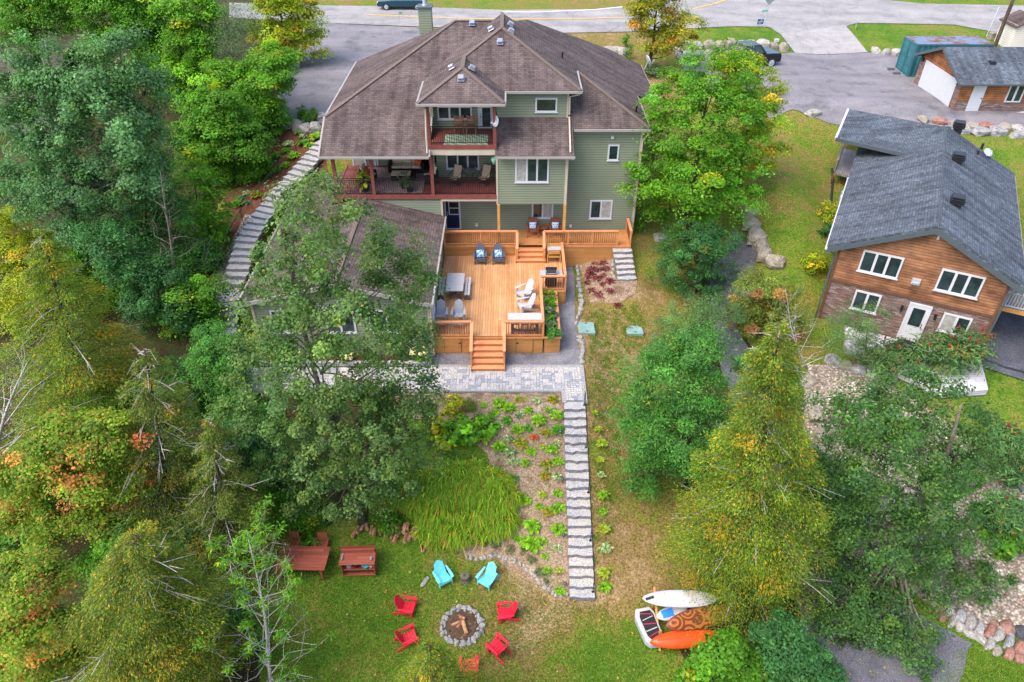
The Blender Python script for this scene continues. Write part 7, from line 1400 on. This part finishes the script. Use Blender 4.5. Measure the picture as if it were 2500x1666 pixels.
# signs
p = G(1866,68); sg = empty('road_sign', p, 0, 'grey back of a diamond road sign on a pole by the driveway mouth', 'sign'); mb = MB(); mb.box(-.03,.03,-.03,.03,0,3.1); mb.build('post', MT['galv'], sg); mb = MB(); mb.slab([(0,-.04,1.95),(.55,-.04,2.5),(0,-.04,3.05),(-.55,-.04,2.5)],.02,n=(0,-1,0)); mb.build('sign_plate', simple('dull_aluminium', (.2,.22,.23,1), .5, .1, 4), sg); mb = MB(); mb.box(-.5,-.03,-.05,-.02,1.35,1.55); ns = mb.build('number_plate', simple('green_plate',(.02,.34,.24,1),.5), sg); mb = MB()
for k in range(4): mb.box(-.45+k*.1,-.39+k*.1,-.056,-.051,1.4,1.5)
mb.build('numerals', MT['whiteplastic'], ns)
for px, py, rz, lab in ((1854,67,.15,'blue and white lawn sign at the foot of the diamond road sign'),(2088,72,1.1,'blue and white lawn sign at the corner of the right verge')):
    p = G(px, py); e = empty('lawn_sign', p, rz, lab, 'sign', 'blue lawn signs'); mb = MB(); mb.box(-.32,.32,-.015,.015,.25,.75); mb.build('panel', MT['whiteplastic'], e); mb = MB(); mb.box(-.29,.29,-.02,-.016,.28,.72); mb.build('print', simple('print_blue',(.02,.06,.22,1),.5), e); mb = MB(); mb.box(-.05,.24,-.024,-.021,.6,.66); mb.box(-.22,.2,-.024,-.021,.44,.52); mb.box(-.2,.1,-.024,-.021,.34,.39); mb.build('lettering', MT['whiteplastic'], e); mb = MB()
    for x in (-.25,.25): mb.cyl((x,0,0),(x,0,.25),.008,n=5)
    mb.build('stake', MT['galv'], e)
p = G(979,90); e = empty('marker_post', (atZ(979,92,9.6)[0],atZ(979,92,9.6)[1],9.5), 0, 'thin pole with small green number plate by the left driveway', 'post'); mb = MB(); mb.cyl((0,0,0),(0,0,2.2),.03,n=6); mb.build('post', MT['galv'], e); mb = MB(); mb.box(0,.3,-.02,.02,2.1,2.24); mb.build('number_plate', simple('green_plate2',(.03,.3,.2,1),.5), e)
p = G(1893,113); e = empty('mailbox', p, 0, 'small grey box on a post behind the boulder wall', 'mailbox'); mb = MB(); mb.box(-.2,.2,-.12,.12,.35,.62); mb.build('box', MT['galv'], e, bevel=.03); mb = MB(); mb.box(-.04,.04,-.04,.04,0,.35); mb.build('post', MT['bark_dark'], e)
# vehicles
def vehicle(name, label, cat, loc, rz, paint, pickup=False):
    e = empty(name, loc, rz, label, cat); Lh = 2.4 if not pickup else 2.8; w = .88 if not pickup else .98; k = 1.0 if not pickup else 1.28
    low = [(-Lh,.35),(-Lh-.02,.62),(-Lh+.15,.86),(-Lh+1.0,.92),(-.75,.95),(1.6,.98),(Lh-.1,.95),(Lh,.6),(Lh-.05,.32)]
    if pickup: low = [(-Lh,.35),(-Lh,.7),(-Lh+.1,.9),(-1.3,.95),(.7,.97),(Lh,.95),(Lh,.4)]
    low = [(x,z*k) for x,z in low]; n = len(low); mb = MB(); mb.add([(x,-w,z) for x,z in low]+[(x,w,z) for x,z in low],[tuple(range(n-1,-1,-1)),tuple(range(n,2*n))]+[(i,(i+1)%n,(i+1)%n+n,i+n) for i in range(n)]); body = mb.build('body', paint, e, bevel=.07, seg=3, smooth=False)
    cab = [(-1.15,.93),(-.45,1.42),(.75,1.45),(1.65,1.0)] if not pickup else [(-1.35,.95),(-.75,1.5),(.75,1.5),(.95,.97)]
    cab = [(x,z*k) for x,z in cab]; n = 4; wi = w*.80; mb = MB(); mb.add([(x,-(w*.97 if i in (0,3) else wi),z) for i,(x,z) in enumerate(cab)]+[(x,(w*.97 if i in (0,3) else wi),z) for i,(x,z) in enumerate(cab)],[tuple(range(n-1,-1,-1)),tuple(range(n,2*n))]+[(i,(i+1)%n,(i+1)%n+n,i+n) for i in range(n)]); mb.build('cabin', paint, body, bevel=.05, seg=2)
    mb = MB(); c4 = [np.array(q) for q in cab]
    for s in (-1,1):
        def sp_(u, v):   # bilinear on the cabin side
            a = c4[0]+(c4[3]-c4[0])*u; b = c4[1]+(c4[2]-c4[1])*u; p = a+(b-a)*v; y = (w*.97)*(1-v)+wi*v; return (p[0], s*(y+.008), p[1])
        for u0,u1 in ((.14,.49),(.53,.86)): P = [sp_(u0,.14),sp_(u1,.14),sp_(u1,.86),sp_(u0,.86)]; mb.poly(P if s < 0 else P[::-1])
    for i, j, dx in ((0,1,-.012),(3,2,.012)):
        a, b = c4[i], c4[j]; P = []
        for v, in ((.12,),(.88,)):
            p = a+(b-a)*v; y = ((w*.97)*(1-v)+wi*v)*.86; P.append((p[0]+dx,-y,p[1]+.008)); P.append((p[0]+dx,y,p[1]+.008))
        P = [P[0],P[1],P[3],P[2]]; mb.poly(P if i == 3 else P[::-1])
    mb.build('window', MT['glass'], body)
    for sx in (-1,1):
        for sy in (-1,1):
            x = sx*(Lh-.85)+(.05); R = .33*(k if pickup else 1); wh = MB(); wh.cyl((x,sy*(w-.16),R),(x,sy*(w+.015),R),R,n=20); wo = wh.build('wheel', MT['blackplastic'], e); mb = MB(); mb.cyl((x,sy*(w+.0155),R),(x,sy*(w+.03),R),R*.62,n=16)
            for q in range(6): a = q*1.047; mb.bar((x,sy*(w+.033),R),(x+R*.58*math.cos(a),sy*(w+.033),R+R*.58*math.sin(a)),.03,.05,up=(0,1,0))
            mb.build('rim', MT['galv'], wo)
    for sy in (-1,1):
        mb = MB(); mb.box(-Lh-.03,-Lh+.2,sy*w*.72-.17,sy*w*.72+.17,.62*k,.76*k); mb.build('headlight', MT['galv'], e, bevel=.02); mb = MB(); mb.box(Lh-.14,Lh+.015,sy*w*.8-.15,sy*w*.8+.15,.72*k,.88*k); mb.build('tail_light', MT['red'], e, bevel=.02)
    mb = MB()
    for sy in (-1,1):
        for x in (-.15,.95): mb.box(x,x+.2,sy*(w+.005)-.012,sy*(w+.005)+.012,.8*k,.83*k)
    mb.build('handle', MT['darktrim'], body)
    if pickup: mb = MB(); mb.box(1.05,Lh-.12,-w*.85,w*.85,.97*k,1.0*k+.01); mb.build('bed_cover', MT['blackplastic'], body)
    return e
car_paint = simple('deep_teal_paint', (.012,.055,.085,1), .25, .06, 2, spec=.6, metal=.3); tr_paint = simple('dark_green_paint', (.006,.014,.018,1), .25, .06, 2, spec=.6, metal=.2)
p = G(981,27); vehicle('parked_car', 'dark teal sedan parked on the far road shoulder above the chimney', 'car', (p[0],p[1]+.9,p[2]+.02), -.02, car_paint)
p = atZ(1820,170,8.75); vehicle('pickup_truck', 'dark pickup truck parked between the boulder wall and the maple', 'truck', (p[0]+.1,p[1]+.8,8.72), math.pi+.3, tr_paint, True)
# roof of a house among the trees at the far left
hb = atZ(60,330,7.6); bh = empty('house', (hb[0],hb[1],7.4), 0, 'brown roofed house almost hidden by trees at the far left', 'house'); mb = MB(); x, y = hb[0]-2, hb[1]; mb.box(x-8,x+4.2,y,y+9,6.5,10.2); mb.build('wall', MT['siding'], bh, world=True); mb = MB(); mb.slab([(x-9,y-.6,10.0),(x+4.8,y-.6,10.0),(x+4.8,y+4.5,12.4),(x-9,y+4.5,12.4)],.15,n=(0,0,1)); mb.slab([(x-9,y+4.5,12.4),(x+4.8,y+4.5,12.4),(x+4.8,y+9.6,10.0),(x-9,y+9.6,10.0)],.15,n=(0,0,1)); mb.build('roof', MT['shingle'], bh, world=True)
# ------------------------------------------------------------------ trees (pixels of the 2353 wide view)
tree('poplar', 'tall grey barked poplar rising from the firewood heap before the house extension', (833,1205),
     [(735,480,105,85,-.6),(690,600,120,90,.2),(905,610,75,90,0),(870,560,30,55,0),(955,640,45,50,.3),(640,700,95,80,0),(830,720,140,90,-.6),(600,830,80,70,.4),(740,850,140,85,-.8),(930,800,80,70,0),(620,940,110,60,0),(790,960,150,85,-.6),(955,900,80,40,0),(700,1050,120,75,0),(880,1040,125,80,-.3),(760,1120,110,50,0),(880,1110,80,45,.2),(925,960,85,50,.3)],
     'poplar', .17, 760, 50, .40, .8, .2, 'bark', 3, 70, .55, .72, top=(-.9,.2,16.6))
tree('maple', 'bright green maple with yellow top right of the green house', (1575,560),
     [(1590,300,110,110,-.8),(1560,210,80,70,0),(1640,170,100,60,.5),(1500,390,70,70,-.6),(1620,400,120,90,-.8),(1700,300,80,90,0),(1560,470,90,55,-.6),(1680,430,70,60,0)], 'maple', .2, 430, 62, .62, .42, .2, 'bark_dark', 4, 30, .9, .75)
tree('maple', 'yellow and orange flushed maple crown behind the bright green maple', (1690,430),
     [(1715,200,75,70,0),(1755,260,50,70,0),(1740,340,60,60,-.3),(1690,155,60,40,0)], 'maple_yellow', .2, 170, 60, .55, .42, .16, 'bark_dark', 5, 16, .9, .75)
tree('ash_tree', 'dark blue green bushy ash at the edge of the gravel lane below the maple', (1600,672), [(1600,570,85,55,0),(1650,560,60,45,.4),(1560,620,60,50,-.3),(1620,640,70,45,0)], 'dark', .15, 190, 55, .4, .7, .1, 'bark_dark', 6, 14, .7)
tree('ash_tree', 'mid green ash with feathery leaves left of the yellow cedar', (1570,1130), [(1560,880,120,90,0),(1620,800,90,50,0),(1480,960,75,80,-.4),(1580,990,115,90,-.6),(1500,1070,70,60,0),(1620,1060,60,60,0)], 'ash', .19, 340, 60, .5, .65, .14, 'bark_dark', 7, 24, .8, .42)
tree('willow', 'grey green willow bush on the right lawn edge above the ash', (1580,830), [(1590,745,80,50,0),(1650,720,60,45,.3),(1530,780,50,40,0)], 'willow', .17, 150, 55, .4, .7, .08, 'bark_dark', 8, 12, .8, .3)
tree('maple', 'orange tinged small maple between the lane and the yellow cedar', (1755,770), [(1745,670,70,45,0),(1790,700,60,50,0),(1720,720,60,45,0),(1770,760,70,45,0)], 'autumn', .15, 190, 55, .4, .6, .1, 'bark_dark', 9, 14, .8, .7)
cedar('cedar', 'tall yellow and orange cedar above the paddle boards', (1700,1370), 1795, 735, 225, 'cedar', 10, 210, .19, .16, lean=-.5, low=.13, per=170, ex=.68)
tree('poplar', 'broad grey green poplar overhanging the gravel lane at the right', (2040,1330),
     [(2000,960,110,70,0),(2120,920,120,70,.4),(2220,980,80,70,0),(1950,1060,90,80,-.3),(2080,1060,140,90,-.8),(2200,1090,100,80,0),(1930,1180,90,70,0),(2050,1200,130,80,-.8),(2170,1200,110,70,-.3),(1960,1290,100,60,0),(2090,1320,110,60,-.4),(2200,1290,80,50,0),(1940,1390,110,60,-1.2),(2060,1420,100,50,-2.2),(1930,1470,80,45,-2.4),(2075,1490,60,45,-3.0),(2090,1545,40,35,-3.6),(2230,1390,60,45,-1.0)],
     'poplar_olive', .16, 600, 52, .45, .75, .26, 'bark', 11, 50, .55, .7)
tree('shrub_thicket', 'mid green leafy shrubs at the bottom edge below the orange kayak', (1650,1600), [(1665,1490,40,30,0),(1630,1535,45,35,0),(1700,1530,50,40,0),(1650,1570,60,30,0),(1600,1560,35,25,0)], 'forest', .2, 170, 44, .36, .7, .05, 'bark', 12, 22, .8, .8, cat='shrub', tname='stem')
tree('shrub_thicket', 'dark blue green bush at the bottom edge left of the gravel lane', (1830,1600), [(1800,1470,55,45,0),(1850,1520,60,50,0),(1770,1530,50,45,0),(1890,1550,40,40,0),(1830,1570,70,40,0)], 'dark', .17, 240, 46, .36, .75, .05, 'bark_dark', 78, 14, .7, .6, cat='shrub', tname='stem')
tree('shrub_thicket', 'dark shrubs between the yellow cedar and the gravel lane', (1840,1180), [(1845,1060,50,60,0),(1850,1180,50,70,0),(1855,1300,55,70,0),(1830,1400,60,60,0),(1800,900,50,60,0)], 'dark', .18, 200, 50, .4, .7, .06, 'bark_dark', 13, 12, .8, .6, cat='shrub', tname='stem')
SUM = [(np.array(0),)]
def sumac(label, base, blobs, seed, cones=14):
    e = tree('sumac', label, base, blobs, 'sumac', .26, 120, 34, .55, .35, .06, 'bark_dark', seed, 16, .9, .2, 'sumacs below the brick house', 'tree', tname='stem'); c = e.children[0]; q = np.random.default_rng(seed); me = c.data; co = np.empty(len(me.vertices)*3); me.vertices.foreach_get('co', co); co = co.reshape(-1,3); top = co[co[:,2] > np.percentile(co[:,2], 60)]
    for i in range(cones):
        p = top[q.integers(len(top))]; mb = MB(); mb.lathe([(.015,0),(.055,.06),(.045,.16),(.01,.26)],7,0,(p[0],p[1],p[2]+.05)); mb.build('seed_cone', MT['cone'], e, smooth=True)
MT['cone'] = simple('dark_red_fruit', (.2,.02,.02,1), .8, .3, 20)
sumac('sumac with dark red cones before the brick wall and white door', (2080,850), [(2030,830,60,40,0),(2100,820,70,40,0),(2070,870,80,35,-.3)], 14, 14)
sumac('sumac with rust fronds in front of the plank patio', (2190,850), [(2160,800,60,30,0),(2230,790,50,30,0),(2190,850,60,35,0)], 15, 14)
sumac('sumac with dark red cones at the right edge below the drain hose', (2310,1090), [(2310,1010,45,35,0),(2320,1060,50,40,0)], 16, 8)
sumac('low sumac beside the timber step frame on the pebble slope', (2310,1230), [(2310,1170,40,30,0),(2335,1200,40,35,0)], 17, 4)
tree('willow', 'feathery green willow against the left part of the brick wall', (1990,850), [(1960,760,60,60,0),(2000,740,50,50,0),(1940,800,50,40,0),(2010,800,50,40,0)], 'willow', .16, 120, 50, .38, .8, .05, 'bark_dark', 18, 12, .6, .22, tname='stem')
tree('maple', 'orange and green roadside maple between the road and the house', (1487,168), [(1510,40,65,45,0),(1470,25,40,35,0),(1570,55,45,30,0),(1520,95,50,25,0),(1500,-20,60,30,0)], 'orange_maple', .24, 210, 45, .6, .5, .17, 'bark_dark', 19, 22, .8, .7)
bush('shrub', 'small yellow flowering bush at the eave of the slate roof', (2030,540), .8, 'maple_yellow', .14, .9, 40, 30, .25, 31); bush('shrub', 'goldenrod clump by the wall corner of the brick house', (1985,660), .7, 'maple_yellow', .13, .9, 36, 30, .25, 32); bush('shrub', 'dark green shrub below the yellow bush beside the brick house', (2022,582), .6, 'dark', .13, .8, 36, 30, .22, 33)
tree('grape_vine', 'light green broad leaved vine over the pebbles beside the poplar', (2000,1010), [(1990,960,60,45,0),(2060,1000,60,40,0)], 'ash', .26, 60, 22, .4, .6, .03, 'bark_dark', 20, 8, .9, .8, cat='plant', tname='stem')
bush('shrub', 'shrub at the right edge of the pebble slope below the timber frame', (2440,1335), .9, 'forest', .2, .8, 40, 30, .3, 34); bush('shrub', 'weedy green plant in the middle of the pebble slope', (2350,1180), .7, 'ash', .2, .7, 26, 24, .28, 35); bush('shrub', 'low weeds on the pebble slope under the sumac', (2400,1270), .6, 'ash', .2, .6, 24, 24, .28, 36)
# left woods, far to near
tree('maple', 'yellow green maple at the top left beside the driveway corner', (655,150), [(660,60,75,70,0),(625,100,50,50,0),(690,30,45,50,0),(640,-20,70,40,0)], 'maple_yellow', .26, 230, 55, .7, .45, .16, 'bark_dark', 41, 16, .9, .7)
tree('maple', 'bright green maple behind the mulch bed at the left driveway', (590,300), [(600,190,75,55,-.6),(560,250,80,55,-.8),(630,150,50,45,0),(520,190,60,55,0),(600,270,70,40,-.5)], 'maple', .22, 330, 60, .65, .4, .16, 'bark_dark', 42, 18, .9, .75)
tree('locust', 'airy grey green locust in front of the top left maples', (545,260), [(540,110,50,75,0),(520,170,55,50,0),(555,40,35,40,0)], 'greyish', .14, 210, 55, .6, .7, .12, 'bark', 43, 24, .7, .4)
tree('maple', 'bright green maple at the top of the woods, left of the locust', (430,260), [(430,110,60,60,0),(460,60,55,50,0),(400,170,55,60,0),(450,200,60,55,0),(430,10,70,40,0)], 'maple', .25, 320, 58, .7, .42, .17, 'bark_dark', 44, 16, .9, .7)
tree('maple', 'pale green maple crown at the top edge left of centre in the woods', (330,220), [(260,40,85,50,0),(330,60,55,60,0),(300,-10,90,40,0),(360,120,50,60,0)], 'forest', .26, 300, 55, .75, .45, .17, 'bark_dark', 45, 14, .9, .7)
tree('maple', 'dark leaved tree in the top left corner of the woods', (100,200), [(60,20,90,50,0),(140,30,70,45,0),(20,90,60,60,0),(100,-30,120,40,0)], 'forest', .26, 260, 50, .75, .5, .18, 'bark_dark', 46, 14, .8, .7)
tree('poplar', 'large grey green poplar filling the upper left of the woods', (190,640),
     [(290,140,75,60,.3),(200,170,90,60,0),(330,220,55,60,0),(110,190,70,45,0),(240,270,110,80,-.8),(130,310,75,75,0),(50,300,50,80,0),(330,310,60,60,0),(270,390,100,75,-.6),(150,430,110,70,-.6),(50,440,70,70,0),(30,210,55,60,0),(70,130,60,50,0),(330,410,55,60,0),(220,510,100,60,-.3)], 'poplar_grey', .21, 620, 58, .6, .75, .28, 'bark', 47, 60, .6, .72)
tree('maple', 'green maple crown behind the mulch bed under the bright maple', (500,420), [(500,300,75,50,0),(560,330,60,45,-.3),(450,330,50,50,0),(500,240,60,40,.3)], 'forest', .22, 260, 55, .6, .45, .13, 'bark_dark', 48, 12, .9, .75)
tree('sumac', 'bright green sumac leaning over the mulch bed beside the side stairs', (470,560), [(450,430,50,45,0),(490,480,50,50,0),(500,540,50,45,0),(430,380,45,35,0),(460,510,45,45,0)], 'maple', .3, 150, 30, .5, .4, .07, 'bark_dark', 49, 14, .9, .3, tname='stem')
tree('birch', 'yellow spotted slender birch at the back of the mulch bed', (520,360), [(515,300,35,40,0),(530,335,25,25,0)], 'autumn', .16, 46, 30, .4, .7, .05, 'bark', 50, 8, .8, .7)
tree('maple', 'light green young maple between the poplar and the bare tree', (350,610), [(360,430,45,60,0),(330,520,55,60,0),(400,500,45,55,0),(350,370,30,30,0)], 'ash', .18, 200, 48, .5, .6, .1, 'bark_dark', 51, 14, .9, .6)
tree('understorey_bush', 'dark green bush beneath the bare tree in the left woods', (330,760), [(300,620,60,55,0),(340,690,60,55,0),(250,560,60,50,0),(420,700,50,60,0),(380,630,40,50,0)], 'dark', .19, 260, 46, .5, .65, .07, 'bark_dark', 52, 12, .9, .6, cat='shrub', tname='stem')
tree('understorey_bush', 'yellow green bush in shade at the left edge of the woods', (40,620), [(30,520,50,50,0),(60,570,50,40,0),(20,600,40,40,0)], 'maple_yellow', .2, 120, 46, .5, .6, .06, 'bark_dark', 53, 8, .9, .6, cat='shrub', tname='stem')
tree('understorey_bush', 'mid green bush beside the lower side stairs', (470,760), [(440,690,50,50,0),(470,740,45,45,0),(420,760,50,45,0),(480,660,35,35,0)], 'forest', .18, 180, 46, .45, .6, .06, 'bark_dark', 54, 10, .9, .6, cat='shrub', tname='stem')
bare_tree('bare_tree', 'slender half bare tree with leafless top left of the side stairs', (408,740), 372, 390, 80, 55, 20, .13, .45, 'bark')
bare_tree('dead_shrub', 'grey leafless shrub beside the mulch bed under the sumac', (470,640), 475, 540, 45, 56, 16, .04, .1, 'bark')
cedar('cedar', 'orange tipped cedar at the left of the woods, tallest of the cedars', (200,960), 92, 520, 210, 'cedar', 57, 150, .22, .12, lean=-1.0, per=130)
tree('ash_tree', 'fresh green ash at the foot of the side stairs', (520,900), [(500,790,60,45,0),(540,840,65,45,0),(470,850,50,50,0),(520,900,60,40,0)], 'ash', .17, 220, 52, .42, .65, .09, 'bark_dark', 58, 14, .8, .4)
cedar('cedar', 'olive green cedar with many dead branches left of the tall poplar', (400,1230), 330, 800, 240, 'cedar_green', 59, 170, .2, .42, lean=-.6, per=130)
cedar('cedar', 'small olive cedar standing between the poplar and the red lawn table', (530,1300), 480, 960, 160, 'cedar_green', 60, 130, .19, .35, per=130)
tree('understorey_bush', 'dark leafy bush behind the tall poplar under the patio', (610,1120), [(560,1010,60,55,0),(610,1080,60,60,0),(560,1120,50,50,0)], 'dark', .18, 170, 46, .45, .65, .06, 'bark_dark', 61, 10, .9, .6, cat='shrub', tname='stem')
tree('maple', 'red and orange tipped maple at the left edge of the woods', (120,1300), [(150,1010,80,50,0),(60,1080,70,60,0),(190,1090,80,55,-.4),(90,1180,90,60,-.3),(220,1180,70,50,0),(250,1000,60,50,0),(290,1110,50,50,0)], 'maple_red', .16, 380, 70, .5, .5, .13, 'bark', 62, 34, .9, .75)
bare_tree('dead_shrub', 'pale leafless branching shrub left of the brick wall above the yellow cedar', (1850,850), 1800, 660, 90, 77, 20, .05, .1, 'twig')
bare_tree('dead_tree', 'silvery dead tree with bare limbs at the left edge of the woods', (-60,1160), 60, 830, 190, 63, 18, .14, .3, 'twig')
tree('understorey_bush', 'bluish green bush behind the bottom left cedar', (430,1330), [(400,1240,60,40,0),(450,1270,50,40,0),(490,1330,40,40,0)], 'dark', .18, 140, 46, .4, .65, .05, 'bark_dark', 64, 8, .9, .5, cat='shrub', tname='stem')
cedar('cedar', 'broad yellow tipped cedar filling the bottom left of the woods', (330,1620), 310, 1230, 265, 'cedar_olive', 65, 230, .17, .2, lean=-.4, per=200, ex=.5)
tree('maple', 'green maple with red flushed sprays in the bottom left corner', (30,1650), [(40,1420,70,60,0),(90,1500,70,60,0),(20,1540,60,60,0),(120,1440,50,40,0),(60,1330,80,45,0)], 'maple_red', .13, 300, 80, .4, .5, .1, 'bark', 66, 20, .9, .75)
bare_tree('ash_sapling', 'spindly ash sapling with tufts of narrow light green leaves beside the lawn', (632,1600), 570, 1215, 170, 67, 34, .075, .1, 'twig', 'maple', .15, 30, 0, .26, .5)
cedar('cedar', 'tip of a golden yellow cedar at the bottom centre edge', (1015,1740), 985, 1480, 230, 'cedar', 68, 120, .13, .12, low=.25, per=190)
tree('understorey_bush', 'dark bush between the bottom left cedar and the sapling', (540,1470), [(510,1400,50,45,0),(550,1450,45,40,0)], 'dark', .16, 110, 44, .36, .65, .05, 'bark_dark', 69, 8, .9, .5, cat='shrub', tname='stem')
tree('understorey_bush', 'leafy bush left of the firewood heap under the poplar', (640,1200), [(620,1160,60,40,0),(670,1190,60,35,0),(720,1215,40,22,0)], 'forest', .15, 140, 44, .36, .65, .05, 'bark_dark', 70, 8, .9, .6, cat='shrub', tname='stem')
bush('shrub', 'bright green weeds at the back of the red lawn table', (760,1335), .5, 'forest', .12, .7, 30, 26, .2, 71); bush('shrub', 'leafy plants between firewood and daylilies', (955,1290), .6, 'forest', .14, .7, 34, 26, .22, 72); bush('shrub', 'green shrub beside the right end of the cedar deck', (1556,560), .6, 'forest', .14, .9, 34, 26, .22, 73)
tree('understorey_bush', 'yellow green bush between the two left cedars at the edge', (60,760), [(40,680,60,50,0),(110,640,60,50,0),(60,750,70,50,0)], 'maple_yellow', .18, 180, 46, .45, .65, .05, 'bark_dark', 75, 8, .9, .6, cat='shrub', tname='stem')
tree('understorey_bush', 'green bush in the shade under the large left poplar', (170,700), [(150,600,70,50,0),(220,640,60,50,0),(260,700,50,50,0)], 'forest', .18, 180, 46, .45, .65, .05, 'bark_dark', 76, 8, .9, .6, cat='shrub', tname='stem')
tree('understorey_bush', 'bush at the foot of the deep woods between the two cedars', (300,1330), [(290,1230,60,40,0),(250,1290,60,40,0)], 'forest', .18, 130, 44, .42, .65, .05, 'bark_dark', 74, 8, .9, .6, cat='shrub', tname='stem')

for i, (b_, bl, pal, lab) in enumerate((((20,1230),[(20,1150,60,45,0),(60,1220,60,45,0),(20,1260,50,40,0)],'forest','green bush at the left edge between the red flushed maples'),((380,960),[(370,880,60,50,0),(420,930,50,45,0),(360,950,50,40,0)],'ash','green bush between the two olive cedars left of the side stairs'),
    ((470,1130),[(440,1060,50,40,0),(490,1100,45,40,0)],'forest','mid green bush under the small olive cedar'),((250,1010),[(240,930,55,45,0),(290,980,50,40,0)],'forest','green bush at the foot of the orange tipped cedar'),((560,1000),[(540,950,55,45,0),(590,960,50,40,0),(570,1000,55,45,0)],'ash','leafy bush at the left end of the patio behind the poplar'),
    ((480,620),[(450,600,45,40,0),(480,640,40,35,0),(430,640,40,40,0)],'ash','fresh green bush below the sumac at the mulch bed'),((540,420),[(540,395,40,28,0),(590,390,35,22,0),(505,420,40,30,0)],'forest','low green shrubs at the back of the mulch bed under the maples'))):
    tree('understorey_bush', lab, b_, bl, pal, .17, 150, 46, .42, .65, .05, 'bark_dark', 80+i, 8, .9, .6, cat='shrub', tname='stem')
